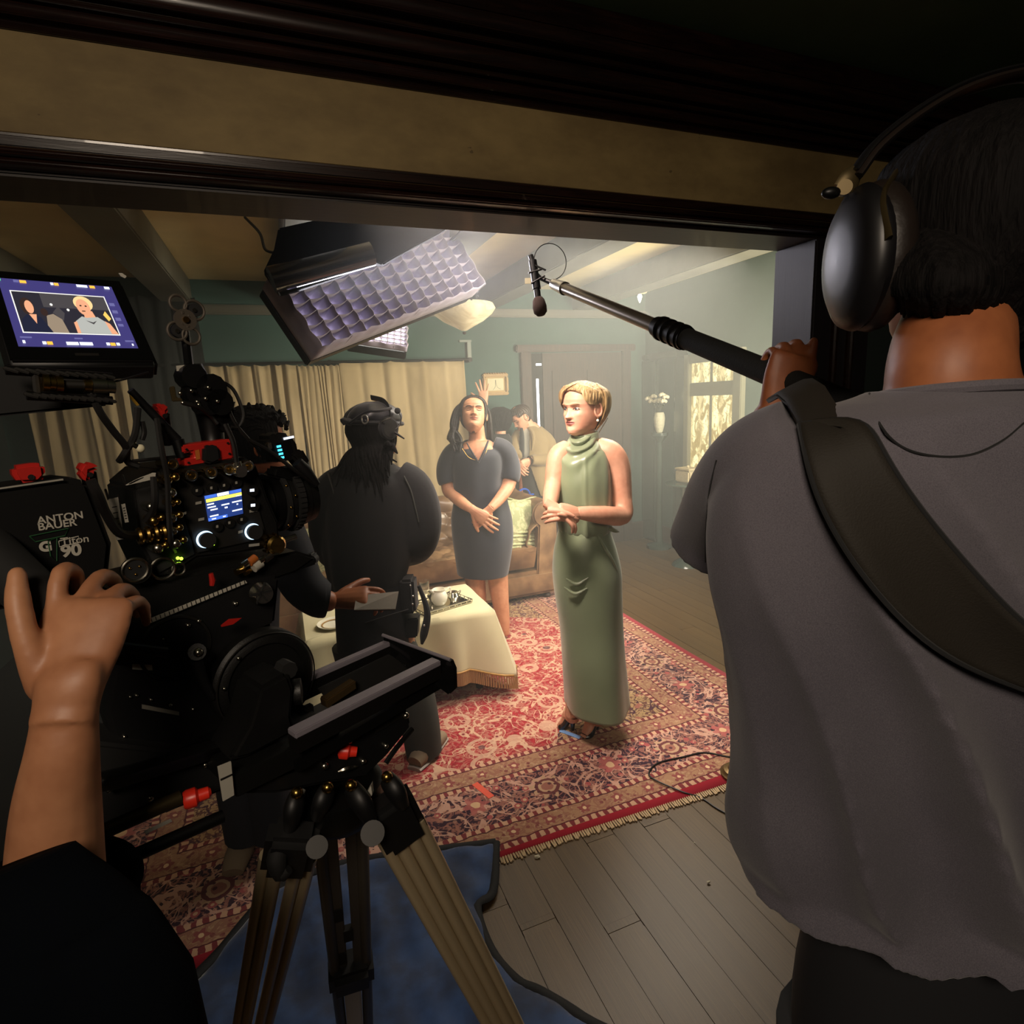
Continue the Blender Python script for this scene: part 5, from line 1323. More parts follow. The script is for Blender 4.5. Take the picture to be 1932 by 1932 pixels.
# ------------------------------------------------------------------ crew member behind the camera with clipboard
mat('navy_shirt', '#14161f', .85)
ab = FL(470, 1612); AD = float(ab @ FH)
P = person('tousle-haired crew member half hidden behind the camera, arm reaching out with papers', ab)
def W_(px, py, off=0.0): return VP(px, py, AD + off)
bd = MB()
bd.tube([W_(455, 1260), W_(455, 1150), W_(458, 1030), W_(462, 930), W_(466, 885)], [(.09, .07), (.10, .08), (.11, .09), (.10, .08), (.06, .06)], 16, True, FH, 4)
bd.tube([W_(462, 900), W_(472, 868)], [.055, .052], 12)
bd.tube([W_(510, 960, .0), W_(545, 1040, -.02), W_(572, 1105, -.03), W_(610, 1132, -.02), W_(632, 1133, .0)], [.055, .05, .046, .04, .03], 12, True, None, 4)
bd.tube([W_(400, 960, .05), W_(380, 1050, .05), W_(400, 1120, .08)], [.055, .05, .045], 12, True, None, 4)
for x in (430, 480):
    q = W_(x, 1300); bd.tube([W_(x, 1230), q, np.array([q[0], q[1], .12])], [.09, .07, .05], 12, True, None, 3)
body = blob(bd, .009, 4); hb_ = MB()
hand(hb_, W_(632, 1133, .0), CR + UP * .05 + FH * .1, -UP * .7 + FH * .5, 1, (.35, .45, .5, .55), .7, .03, (.2, .3), 1.15)
hands = blob(hb_, .003, 3)
hd = Head(W_(478, 835), CR * .75 + FH * .6, UP, 1.02); hm = MB(); hd.mesh(hm, 60, 64)
cat_mb(body, hands, hm).build('body', 'skin_brown', P, angle=80); hd.face(P, False, 'lip_nude', 'brow_dark')
mb = MB(); scalp(mb, hd, -math.pi, math.pi, lambda a: .05 if abs((a + math.pi) % 6.2832 - math.pi) < 1.1 else -.06, lambda a, t: .022, 90, .003, 12); rr = random.Random(12)
for k in range(70):
    a = rr.uniform(0, 6.28); z = rr.uniform(.02, .11); p0 = hd.pt(a, z, .015); p1 = hd.pt(a + rr.uniform(-.5, .5), min(.115, z + .01), .032) + UP * rr.uniform(-.01, .012)
    lock(mb, [p0, (p0 + p1) / 2 + UP * .006, p1], [.008, .006, .001], 5, 3)
mb.build('hair', 'hair_black', P, angle=80)
rowloft([(880, 440, 490, .06, 0), (900, 410, 520, .1, 0), (940, 395, 540, .13, 0), (1040, 395, 530, .15, 0), (1150, 395, 520, .15, 0), (1270, 398, 520, .14, 0)], AD, 60, 5).build('shirt', 'navy_shirt', P)
MB().tube([W_(508, 955), W_(543, 1035, -.02), W_(568, 1098, -.03), W_(600, 1128, -.02), W_(618, 1132, -.01)], [.075, .075, .07, .064, .058], 18, True, None, 5).build('sleeve', 'navy_shirt', P)
MB().tube([W_(400, 950, .05), W_(380, 1050, .05), W_(400, 1120, .08)], [.075, .075, .06], 16, True, None, 4).build('sleeve', 'navy_shirt', P)
for x in (428, 482):
    q = W_(x, 1300); MB().tube([W_(x, 1230), q, np.array([q[0], q[1], .09])], [.11, .09, .08], 18, True, None, 4).build('trouser_leg', 'navy_shirt', P)
s0 = FL(462, 1612); d = unit(-FH * .8 + CR * .1)
for dx in (0, .17):
    s1 = s0 + CR * dx + FH * (.0 if dx == 0 else .12); sh = MB(); sh.tube([s1 - d * .14 + UP * .04, s1 - d * .06 + UP * .05, s1 + d * .06 + UP * .045, s1 + d * .12 + UP * .03], [(.034, .03), (.042, .04), (.046, .036), (.036, .022)], 14, True, UP, 4)
    sh.build('shoe', 'shoe_beige', P)
cbp = thing('clipboard', 'white papers on a board held out by the crew member behind the camera', 'clipboard', W_(715, 1138, .04))
g4 = [W_(672, 1125, .0), W_(752, 1117, .05), W_(746, 1150, .0), W_(668, 1152, -.05)]
mat('paper_white', '#9b958c', .9, var=.08, vscale=90)
nn = unit(np.cross(g4[1] - g4[0], g4[3] - g4[0])); nn = nn if nn[2] > 0 else -nn
MB().prism(g4, nn * .004).build('papers', 'paper_white', cbp); MB().prism([p - nn * .0045 for p in g4], nn * .003).build('board', 'black_plastic', cbp)

# ------------------------------------------------------------------ camera operator's arm at left (body beyond the frame)
mat('navy_fleece', '#04060a', .95, var=.2, spec=.05)
OD = .53
ob = np.array([-.52, .30, 0.0])
P = person('camera operator in dark navy sleeve whose right hand grips the pan handle', ob)
bd = MB()
bd.tube([A(108, 1760, OD + .03), A(105, 1640, OD + .02), A(108, 1520, OD + .01), A(118, 1420, OD), A(124, 1345, OD), A(130, 1290, OD), A(140, 1250, OD + .008)], [(.044, .04), (.041, .037), (.036, .033), (.030, .026), (.0275, .021), (.029, .018), (.026, .012)], 18, True, FH, 5)
hb_ = bd
wr, kn = A(127, 1325, OD), A(160, 1180, OD + .03)
f_ = unit(kn - wr)
tips = hand(hb_, wr, f_, FH * 1.0 + f_ * .1 - CR * .15, 1, (-.05, .55, .75, .85), (1.35, .75, .75, .75), .04, (.28, .2), 1.02, th_dir=A(52, 1180, OD - .01) - A(95, 1280, OD))
hands = blob(hb_, .0026, 12)
tor = MB()
sh_ = np.array([-.50, .22, 1.38])
hc = np.array([-.62, .16, 1.66]); hd = Head(hc, np.array([.5, .85, 0]), UP, 1.0); hm = MB(); hd.mesh(hm, 40, 44)
tor.tube([(-.6, .1, .95), (-.61, .1, 1.2), (-.61, .12, 1.38), (-.61, .13, 1.47)], [(.15, .1), (.17, .11), (.18, .1), (.06, .06)], 14, True, (.5, .85, 0), 4); tor.tube([(-.61, .13, 1.44), (-.615, .15, 1.6)], .055, 12)
tor.tube([sh_, A(30, 1990, OD + .0), A(105, 1700, OD + .02)], [.055, .05, .044], 12, True, None, 4)
torso = blob(tor, .01, 4)
cat_mb(hands, torso, hm).build('body', 'skin_tan', P, angle=80); hd.face(P)
mb = MB(); scalp(mb, hd, -math.pi, math.pi, lambda a: .06 if abs((a + math.pi) % 6.2832 - math.pi) < 1.1 else -.08, lambda a, t: .018, 60, .002, 10); mb.build('hair', 'hair_black', P, angle=80)
el = A(40, 1960, OD + .0)
sv = MB(); sv.tube([sh_ + UP * .02, sh_ * .55 + el * .45, el, A(70, 1850, OD + .0), A(96, 1720, OD + .02), A(104, 1678, OD + .02)], [.10, .1, .11, .092, .074, .070], 26, True, None, 6)
sv.build('sleeve', 'navy_fleece', P, angle=85)
MB().ring(A(104, 1680, OD + .02), A(108, 1560, OD + .01) - A(104, 1680, OD + .02), .066, .006, 36, 8).build('cuff', 'navy_fleece', P)
MB().tube([(-.6, .1, .02), (-.6, .1, .5), (-.6, .1, .92), (-.61, .1, 1.2), (-.61, .12, 1.40), (-.61, .13, 1.48)], [(.14, .1), (.16, .11), (.19, .13), (.2, .14), (.2, .12), (.07, .07)], 30, True, (.5, .85, 0), 5).build('coat', 'navy_fleece', P)
MB().tube([A(8, 1640, OD - .06), A(40, 1800, OD - .07), A(70, 2000, OD - .08), A(-200, 2100, OD - .02)], [(.06, .03), (.11, .05), (.13, .05), (.13, .05)], 20, True, FH, 5).build('coat_front', 'navy_fleece', P, angle=85)
# ------------------------------------------------------------------ sound recordist at right, seen from behind
m = Mat('heather_grey'); n = m.noise(4, 4); fz = m.noise(900, 2)
m.color(m.mix((n * .5 + fz * .5).smooth(.3, .7), '#4a4750', '#66626a')).set(rough=.95, sheen=.2); m.bump(fz, .15, .001); MT['heather_grey'] = m.m
mat('strap_web', '#1f1a12', .75, var=.25, vscale=14, bump=.2, bscale=500); mat('cup_black', '#0d0c0e', .42); mat('pad_leather', '#1c1511', .45, bump=.5, bscale=60); mat('aluminium', '#54482f', .42, .7)
SD = .60
sb_ = VP(1800, 1600, SD); sb_[2] = 0
P = person('sound recordist in a heather grey T-shirt and headphones, back to us, holding the boom', sb_)
def T(px, py, off=0.0): return VP(px, py, SD + off)
bd = MB()
bd.tube([T(1810, 1500), T(1800, 1200), T(1795, 950), T(1790, 800), T(1790, 730)], [(.12, .08), (.14, .08), (.15, .09), (.12, .07), (.06, .05)], 18, True, FH, 4)
bd.tube([T(1800, 800, .0), T(1792, 740, -.005), T(1790, 690, .0), T(1798, 640, .02), T(1812, 590, .05), T(1830, 540, .08)], [(.07, .055), (.060, .054), (.056, .054), (.055, .052), (.052, .046), (.048, .04)], 20, True, FH, 5)
pole_a, pole_b = A(1560, 748, .86), A(1045, 536, 1.72); pd = unit(pole_b - pole_a)
hp_ = A(1470, 706, .955); hf = unit(UP * .86 + CR * .30 - FH * .05); pc_ = hp_ - FH * .036; wr_ = pc_ - hf * .066
bd.tube([T(1500, 870), T(1430, 910, .08), T(1410, 950, .26)], [.045, .045, .043], 14, True, None, 4)
body = blob(bd, .006, 6)
hb_ = MB()
hb_.tube([T(1410, 950, .27), T(1412, 890, .29), wr_ * .45 + T(1412, 890, .29) * .55, wr_ - hf * .03, wr_], [.045, .047, .043, .033, .029], 14, True, None, 5)
hand(hb_, wr_, hf, FH, -1, (.75, .85, .95, 1.05), (.95, .95, .95, .95), .02, (.1, .1), 1.0, th_dir=UP * .95 + CR * .30 - FH * .05)
hands = blob(hb_, .0034, 5)
hd = Head(T(1850, 450, .06), FH * .97 - CR * .12 + UP * .05, UP, 1.06); hm = MB(); hd.mesh(hm, 60, 64)
cat_mb(body, hands, hm).build('body', 'skin_brown', P, angle=80); hd.face(P, False, 'lip_nude', 'brow_dark')
mb = MB(); scalp(mb, hd, -math.pi, math.pi, lambda a: .055 if abs((a + math.pi) % 6.2832 - math.pi) < 1.1 else (-.01 if abs((a + math.pi) % 6.2832 - math.pi) < 1.7 else -.095), lambda a, t: .018 + .006 * math.sin(t * 2.5), 160, .0015, 18, freq=60)
rr = random.Random(4)
for k in range(170):
    a = math.pi + rr.uniform(-1.35, 1.35); z = rr.uniform(-.095, .05); p0 = hd.pt(a, z, .012); lock(mb, [p0, hd.pt(a, z - .015, .016), hd.pt(a + rr.uniform(-.08, .08), z - .033, .008)], [.004, .003, .0008], 5, 2)
for k in range(120):
    x_ = 1688 + 245 * rr.random(); e_ = ((x_ - 1812) / 130); of = .055 * e_ * e_
    y1_ = 604 + rr.uniform(-18, 12) - 24 * e_ * e_
    lock(mb, [T(x_ + 5, 420, of + .01), T(x_ + 4, 490, of - .030), T(x_ + 3, 540, of - .040), T(x_ + 2, y1_ - 32, of - .030), T(x_, y1_, of - .010)], [.006, .008, .008, .006, .001], 6, 3)
mb.build('hair', 'hair_black', P, angle=80)
def shirt_fold(th, t):
    # broad diagonal drapes falling from the shoulder blades toward the right hip
    s = math.sin(th); k = max(0, -s) ** .6
    f = .055 * (.8 - 1.7 * abs(math.sin(th * 6.2 - t * 8.0 + .3 + .5 * math.sin(t * 7))) ** .7) * max(0, t - .2) * (.7 + .5 * math.sin(th * 3 + 1)) + .010 * math.sin(th * 11 - t * 14) * max(0, t - .45) + .004 * math.sin(th * 5 + t * 30) * math.exp(-((t - .16) / .08) ** 2)
    return f * (.35 + .65 * k) * (.08 + .92 * min(1, (1 - t) / .30))
shirt = rowloft([(738, 1655, 1925, .066, 0), (752, 1622, 1960, .075, 0), (768, 1560, 2020, .085, 0), (795, 1470, 2110, .098, 0), (850, 1395, 2190, .108, 0), (920, 1355, 2230, .115, 0), (1000, 1338, 2245, .118, 0), (1100, 1340, 2240, .12, 0), (1200, 1360, 2225, .12, 0), (1320, 1380, 2210, .122, 0), (1440, 1386, 2205, .125, 0), (1530, 1374, 2215, .13, 0), (1590, 1380, 2210, .13, 0), (1620, 1394, 2200, .132, 0), (1668, 1412, 2190, .134, -.02)], SD, 150, 8, shirt_fold, (True, True))
shirt.tube([T(1530, 860, .0), T(1455, 895, .03), T(1402, 940, .08), T(1368, 990, .13), T(1356, 1025, .15)], [.066, .070, .066, .062, .066], 30, True, None, 6)
shirt = blob(shirt, .0052, 5)
shirt.build('t_shirt', 'heather_grey', P, angle=80)
bv = bvh_of(shirt)
MB().ring(T(1790, 742, .0), UP + FH * .1, .067, .006, 48, 8, u=CR, sq=.95).build('neck_rib', 'heather_grey', P)
for name, pts in (('yoke_seam', [(1640, 742), (1660, 800), (1700, 842), (1760, 860), (1830, 858), (1890, 832), (1932, 798)]), ('collar_seam', [(1632, 735), (1700, 722), (1790, 722), (1880, 722), (1930, 730)]), ('armhole_seam', [(1352, 868), (1338, 930), (1332, 1000), (1331, 1060)])):
    q = [onto(bv, *p, .0006) for p in pts]; q = [x for x in q if x is not None]
    if len(q) > 2: MB().tube(q, .0011, 5, sub=6).build(name, 'black_cotton', P)
# trousers and belt line
TL = MB(); c0 = T(1800, 1500)
TL.tube([(c0[0], c0[1], 1.15), (c0[0], c0[1], .86), (c0[0], c0[1], .66)], [(.12, .07), (.165, .115), (.16, .12)], 30, True, FH, 5); TL.build('trousers', 'black_denim', P)
for s in (-1, 1):
    q = c0 + CR * s * .085; MB().tube([(q[0], q[1], .76), (q[0], q[1], .4), (q[0], q[1], .07)], [.1, .085, .075], 20, True, None, 4).build('trouser_leg', 'black_denim', P)
    d = FH; s1 = np.array([q[0], q[1], 0]); sh = MB(); sh.tube([s1 - d * .09 + UP * .04, s1 + UP * .05, s1 + d * .1 + UP * .04, s1 + d * .17 + UP * .028], [(.034, .034), (.042, .044), (.044, .036), (.03, .022)], 12, True, UP, 3); sh.build('shoe', 'black_cotton', P)
# wide shoulder strap of the recorder bag
L_ = [(1500, 800), (1512, 860), (1530, 930), (1575, 1020), (1640, 1110), (1730, 1205), (1830, 1262), (1940, 1300), (2010, 1330)]
R_ = [(1608, 742), (1632, 800), (1660, 860), (1715, 945), (1785, 1030), (1865, 1120), (1932, 1185), (2010, 1235), (2070, 1265)]
bp = thing('shoulder_strap', 'wide dark webbing strap across the back of the sound recordist', 'strap', T(1700, 1000))
Ls, Rs = catmull([np.array(p, float) for p in L_], 5), catmull([np.array(p, float) for p in R_], 5); g = []
top_l, top_r = T(1500, 770, .0), T(1600, 728, -.02)
for l_, r_ in zip(Ls, Rs):
    row = []
    for j in range(9):
        q = l_ + (r_ - l_) * j / 8; p = onto(bv, q[0], q[1], .009)
        row.append(p)
    g.append(row)
# fill misses from the nearest hit, then smooth so the webbing spans the cloth folds
last = None
for row in g:
    for j in range(9):
        if row[j] is None:
            c_ = [x for x in row if x is not None]; row[j] = None if not c_ else c_[0]
g = [r_ for r_ in g if all(x is not None for x in r_)]
G_ = np.array(g)
for _ in range(14):
    G_[1:-1] = .5 * G_[1:-1] + .25 * (G_[:-2] + G_[2:]); 
cc_ = np.array([T(1795, 900, -.0)])
G_ = G_ - unit(FH) * .006
over = []
for s in (.4, .8, 1.2):      # over the shoulder, away from us
    over.insert(0, G_[0] + UP * (.028 * math.sin(s * 1.9)) + FH * .10 * s + CR * .02 * s)
MB().grid([list(r_) for r_ in over] + [list(r_) for r_ in G_]).build('webbing', 'strap_web', bp, solid=.006)
MB().tube([r_[0] - FH * .002 for r_ in G_], .0025, 6).build('stitched_edge', 'black_cotton', bp); MB().tube([r_[-1] - FH * .002 for r_ in G_], .0025, 6).build('stitched_edge', 'black_cotton', bp)

# ------------------------------------------------------------------ headphones
hp = thing('headphones', 'large black headphones with metal yoke on the sound recordist', 'headphones', T(1620, 490))
nL = unit(-CR * .97 + FH * .05 - UP * .02)
cup = T(1640, 488, .055); r_ = .062
hx = unit(np.cross(UP, nL)); hz_ = UP
MB().ring(cup - nL * .004, nL, .056, .020, 40, 12, u=UP, sq=.74).build('ear_cushion', 'pad_leather', hp)
cm_ = MB().lathe(cup + nL * .008, [(0, .026), (.026, .025), (.044, .021), (.055, .013), (.058, .004), (.055, -.004), (0, -.004)], nL, 40)
cm_.v = [tuple(np.array(v) + UP * ((np.array(v) - cup) @ UP) * .28) for v in cm_.v]; cm_.build('ear_cup', 'cup_black', hp)
top_ = cup + UP * .075 - nL * .012
piv = cup - UP * .005 + nL * .016 - hx * .055
MB().tube([top_ - hx * .01, cup + UP * .045 + nL * .012 - hx * .040, cup + UP * .005 + nL * .012 - hx * .058], [(.009, .003)] * 3, 8, True, nL, 5).build('yoke_arm', 'aluminium', hp)
MB().tube([top_ + hx * .012, cup + UP * .045 + nL * .014 + hx * .040, cup + UP * .005 + nL * .014 + hx * .056], [(.009, .003)] * 3, 8, True, nL, 5).build('yoke_arm', 'aluminium', hp)
MB().ball(cup + UP * .003 + nL * .012 - hx * .060, .009, 8).build('pivot', 'aluminium', hp)
MB().disc(T(1592, 355, .05), -FH - CR * .3, .0075, .008).build('slider_knob', 'aluminium', hp)
MB().ball(T(1568, 364, .05), (.010, .006, .006), 8, (CR, UP, FH)).build('cable_bud', 'black_metal', hp)
MB().tube([T(1592, 358, .055), T(1605, 335, .055), T(1615, 318, .055)], [(.012, .004), (.011, .005), (.006, .003)], 8, True, FH, 4).build('slider', 'aluminium', hp)
arc = [(1610, 325), (1650, 272), (1720, 215), (1800, 168), (1880, 140), (1950, 130), (2030, 145), (2100, 195)]
MB().tube([T(x, y, .055) for x, y in arc], [(.0035, .010)] * len(arc), 8, True, FH, 5).build('headband', 'cup_black', hp)
MB().tube([T(x + 3, y + 11, .055) for x, y in arc], [(.005, .013)] * len(arc), 8, True, FH, 5).build('head_pad', 'pad_leather', hp)

# ------------------------------------------------------------------ boom pole with microphone
mat('boom_grey', '#7d7466', .3, .7); mat('grip_foam', '#0c0d0b', .85, bump=.3, bscale=300); mat('foam_brown', '#32241f', .95, bump=.4, bscale=300)
bm_ = thing('boom_pole', 'boom pole reaching in from the recordist’s hand to above the woman in sage', 'boom pole', hp_)
bm_['label'] = 'grey and black boom pole reaching from the recordist to above the set'
q1 = A(1285, 636, 1.19); q2 = A(1250, 622, 1.245)
def onp(px):
    """point of the straight pole seen at image column px"""
    t0, t1 = 0.0, 1.0
    for _ in range(40):
        t = (t0 + t1) / 2; p = pole_a + (pole_b - pole_a) * t; c = RW.T @ (p - CC); x = 966 + c[0] / -c[2] * FPX
        if x > px: t0 = t
        else: t1 = t
    return p
MB().cyl(pole_a - pd * .12, onp(1290), .0205, 20).build('foam_grip', 'grip_foam', bm_)
MB().cyl(onp(1295), onp(1240), .0235, 20, .0215).build('collar', 'black_metal', bm_)
for x in (1288, 1276, 1262, 1250): MB().disc(onp(x), pd, .0255, .006).build('collar_ring', 'black_metal', bm_)
MB().cyl(onp(1245), onp(1062), .0155, 20).build('tube', 'boom_grey', bm_)
MB().cyl(onp(1066), onp(1036), .019, 20, .015).build('tip_collar', 'silver_clip', bm_)
mic = thing('boom_microphone', 'short condenser microphone with brown foam hanging in a wire shock mount', 'microphone', onp(1010))
mD = 1.74
MB().cyl(onp(1040), A(1014, 522, 1.76), .007, 10).build('stud', 'black_metal', mic)
MB().cyl(A(1005, 492, mD), A(1013, 545, mD), .0125, 16).build('mic_body', 'black_metal', mic); MB().cyl(A(1001, 482, mD), A(1005, 494, mD), .008, 12).build('connector', 'black_metal', mic)
MB().lathe(A(1018, 578, mD), [(0, -.028), (.012, -.027), (.020, -.018), (.0215, -.002), (.018, .018), (.013, .026), (0, .027)], A(1010, 530, mD) - A(1018, 578, mD)).build('foam_windshield', 'foam_brown', mic)
MB().cyl(A(1013, 545, mD), A(1015, 562, mD), .010, 12).build('capsule_neck', 'black_metal', mic)
MB().ring(A(1038, 494, mD), -FH + CR * .3, .052, .0014, 48, 6).build('cable_loop', 'black_metal', mic)
for (a_, b2) in (((997, 515), (1022, 508)), ((1002, 535), (1028, 520)), ((1008, 500), (1030, 510))): MB().cyl(A(*a_, mD - .01), A(*b2, mD - .01), .003, 8).build('elastic_mount', 'black_metal', mic)
MB().box(A(996, 530, mD - .012), (.009, .002, .008), (CR, FH, UP)).build('tag', 'print_paper', mic)
# ------------------------------------------------------------------ blue moving blanket under the tripod
m = Mat('quilt_blue'); x, y, z = m.xyz(); n = m.noise(10, 4)
qu = ((x * 70.0 + (y * 30.0).sin() * .6).sin() * .5 + .5)
m.color(m.mix(n.smooth(.3, .7), '#12274a', '#26487c')).set(rough=.75, sheen=.35); m.bump(qu * .6 + n * .8, .6, .006); MT['quilt_blue'] = m.m
mat('binding_black', '#131417', .8)
bk = thing('moving_blanket', 'crumpled blue quilted moving blanket with black binding under the tripod', 'blanket', FL(700, 1800))
poly = [FL(*p)[:2] for p in ((936, 1601), (930, 1690), (900, 1722), (925, 1800), (975, 1862), (1020, 1882), (1100, 1932), (1190, 2010), (1020, 2200), (620, 2260), (330, 2150), (322, 1930), (420, 1800), (520, 1690), (640, 1640), (760, 1622), (850, 1610))]
poly = np.array(poly)
def inside(p):
    c = False; n_ = len(poly)
    for i in range(n_):
        a, b2 = poly[i], poly[i - 1]
        if (a[1] > p[1]) != (b2[1] > p[1]) and p[0] < (b2[0] - a[0]) * (p[1] - a[1]) / (b2[1] - a[1]) + a[0]: c = not c
    return c
def edge_d(p):
    best, bq = 9, None
    for i in range(len(poly)):
        a, b2 = poly[i - 1], poly[i]; t = np.clip(((p - a) @ (b2 - a)) / ((b2 - a) @ (b2 - a)), 0, 1); q = a + (b2 - a) * t; d = np.linalg.norm(p - q)
        if d < best: best, bq = d, q
    return best, bq
def bl_h(p):
    return .018 + .022 * (mnoise.noise(Vector((p[0] * 5, p[1] * 5, 3.1))) + .4) + .016 * mnoise.noise(Vector((p[0] * 14, p[1] * 10, 7.7))) + .012
lo, hi = poly.min(0), poly.max(0); st_ = .017; nx, ny = int((hi[0] - lo[0]) / st_) + 2, int((hi[1] - lo[1]) / st_) + 2
V_, idx, F_ = [], {}, []
for i in range(nx):
    for j in range(ny):
        p = np.array([lo[0] + i * st_, lo[1] + j * st_]); d, q = edge_d(p)
        if inside(p) or d < st_ * .9:
            if not inside(p): p = q
            d, _q = edge_d(p); idx[i, j] = len(V_); V_.append((p[0], p[1], max(.012, bl_h(p) * min(1, .45 + d / .05))))
for (i, j) in idx:
    if (i + 1, j) in idx and (i, j + 1) in idx and (i + 1, j + 1) in idx: F_.append((idx[i, j], idx[i + 1, j], idx[i + 1, j + 1], idx[i, j + 1]))
b_ = MB(); b_.add(V_, F_); b_.build('quilt', 'quilt_blue', bk, solid=.006)
ep = []
for i in range(len(poly) + 1):
    a = poly[i % len(poly)]; ep.append((a[0], a[1], max(.014, bl_h(a) * .5 + .004)))
MB().tube(ep, (.012, ) if False else [(.016, .008)] * len(ep), 8, False, UP, 5).build('binding', 'binding_black', bk)
# ------------------------------------------------------------------ thin cable on the rug, brass stand foot, floor crumbs
mat('cable_black', '#0e0c0b', .5)
cpts = [(1420, 1432), (1375, 1428), (1330, 1420), (1290, 1428), (1246, 1438), (1227, 1452), (1230, 1468), (1285, 1493), (1322, 1505), (1356, 1527), (1420, 1560)]
MB().tube([FL(*p, .017) if p[1] < 1495 else FL(*p, .0045) for p in cpts], .0035, 6, sub=6).build('floor_cable', 'cable_black', None, label='thin black cable curling over the right front edge of the rug', cat='cable')
mat('brass_old', '#6e5a3c', .4, .8, bump=.6, bscale=60)
fb = FL(1392, 1456, .03); fb[2] = 0
t = thing('stand_base', 'round old brass stand foot on the rug edge beside the recordist', 'stand', fb)
MB().lathe(fb + UP * .0135, [(0, .0), (.068, .0), (.07, .012), (.06, .018), (.056, .026), (.04, .03), (.03, .045), (.018, .05), (0, .05)], n=36).build('foot', 'brass_old', t)
MB().ring(fb + UP * .03, UP, .052, .003, 36, 6).build('bead', 'brass_old', t); MB().cyl(fb + UP * .06, fb + UP * .5, .009, 12).build('stem', 'brass_old', t); MB().ring(fb + UP * .036, UP, .034, .003, 30, 6).build('bead', 'brass_old', t)
mat('paper_bit', '#b9b39c', .9); rr = random.Random(6)
for i, (px, py, lab) in enumerate(((1014, 1616, 'crumpled paper scrap on the floor near the rug corner'), (1337, 1664, 'small pale paper scrap on the planks beside the recordist'), (1310, 1590, 'tiny pale crumb on the planks by the rug edge'), (1320, 1427 + 60, 'tiny pale crumb just off the rug fringe'))):
    p = FL(px, py, .006); s = .010 if i == 0 else (.006 if i == 1 else .003)
    mbb = MB(); mbb.ball(p, (s, s * .7, s * .5), 4); mbb.v = [tuple(np.array(v) + np.array([rr.uniform(-1, 1), rr.uniform(-1, 1), rr.uniform(-.3, .3)]) * s * .35) for v in mbb.v]
    mbb.build('paper_scrap', 'paper_bit', None, label=lab, cat='scrap', group='scraps on the floor')
# ------------------------------------------------------------------ cinema camera rig on tripod
RA = unit([.9, .436, 0]); RB = unit([.436, -.9, 0])          # lens axis, and the side that faces us
RO = A(400, 960, .80)
def RP(px, py, t=0.0): return PL(px, py, RO + RB * t, RB)
def plate(name, pts, t, th, m_, parent, bevel=.002, **k):
    return MB().prism([RP(x, y, t) for x, y in pts], -RB * th).build(name, m_, parent, bevel=bevel, **k)
def knob(name, px, py, t, r, h, m_, parent, n=20, r2=None):
    p = RP(px, py, t); return MB().cyl(p - RB * .001, p + RB * h, r, n, r2).build(name, m_, parent, bevel=0)
def ringp(name, px, py, t, R_, r_, m_, parent): return MB().ring(RP(px, py, t), RB, R_, r_, 30, 8).build(name, m_, parent)
def cable(name, pts, r, parent, m_='cable_black', sub=6):
    """pts (px,py,t)"""
    return MB().tube([RP(x, y, t) for x, y, t in pts], r, 7, sub=sub).build(name, m_, parent)
mat('cam_black', '#0a0a09', .48, .1, bump=.15, bscale=500); mat('cam_grey', '#1c1a17', .5, .2); mat('gold_conn', '#a98a4a', .25, 1.0); mat('silver_conn', '#b7b3a6', .25, 1.0); mat('rubber', '#0b0b0b', .8)
mat('red_anod', '#b3221b', .38, .2); mat('red_bright', '#e0301f', .35); mat('white_label', '#a39f93', .8); mat('yellow_tag', '#c69a2e', .7); mat('print_white', '#8d8a80', .6); mat('print_green', '#1f4a2a', .5); mat('orange_plug', '#a3571e', .5)
def emat(name, c, s): return mat(name, '#050505', .5, emit=c, estr=s)
emat('scr_navy', '#3d3870', .62); emat('scr_blue', '#3f66c4', .8); emat('scr_darkblue', '#243a78', .6); emat('scr_yellow', '#e8d95a', .9); emat('scr_white', '#e6ecff', .9); emat('scr_orange', '#e8a53a', .9); emat('scr_cyan', '#49d3ff', 1.0); emat('led_green', '#b6ff3a', 2.0); emat('led_ring', '#bfe0ff', 1.0); emat('led_violet', '#8a6cf0', .8)
emat('pic_dark', '#2c2a33', .55); emat('pic_mid', '#4a4648', .55); emat('pic_skin', '#d99a76', .7); emat('pic_blond', '#dcbc84', .75); emat('pic_dress', '#a9aaa4', .65); emat('pic_navy', '#23263a', .5); emat('pic_beige', '#94836f', .6); emat('pic_hair', '#3a2a26', .5); emat('pic_light', '#d8d6cf', .8); emat('pic_gold', '#d8b057', .8); emat('pic_green', '#52e07a', .9); emat('scr_grey', '#6c6aa0', .55)

cam_t = thing('cinema_camera', 'black cinema camera body with connectors and lit side display', 'camera', RO)
bodyp = [(252, 921), (294, 884), (380, 872), (470, 866), (483, 874), (506, 940), (526, 985), (529, 1024), (494, 1037), (430, 1048), (372, 1054), (322, 1088), (296, 1092), (267, 1030)]
plate('body', bodyp, 0, .13, 'cam_black', cam_t, .004)
plate('side_panel', [(330, 904), (466, 884), (505, 1015), (372, 1044)], .004, .004, 'cam_grey', cam_t, .001)
plate('connector_panel', [(256, 925), (328, 906), (368, 1046), (300, 1082), (272, 1028)], .003, .003, 'rubber', cam_t, .001)
scr = plate('display', [(386, 936), (455, 922), (459, 969), (394, 984)], .0062, .002, 'scr_darkblue', cam_t, 0)
def quad_uv(c, u0, v0, u1, v1): 
    (ax_, ay), (bx2, by), (cx_, cy), (dx_, dy) = c
    f = lambda u, v: ((1 - v) * ((1 - u) * ax_ + u * bx2) + v * ((1 - u) * dx_ + u * cx_), (1 - v) * ((1 - u) * ay + u * by) + v * ((1 - u) * dy + u * cy))
    return [f(u0, v0), f(u1, v0), f(u1, v1), f(u0, v1)]
SQ = [(386, 936), (455, 922), (459, 969), (394, 984)]
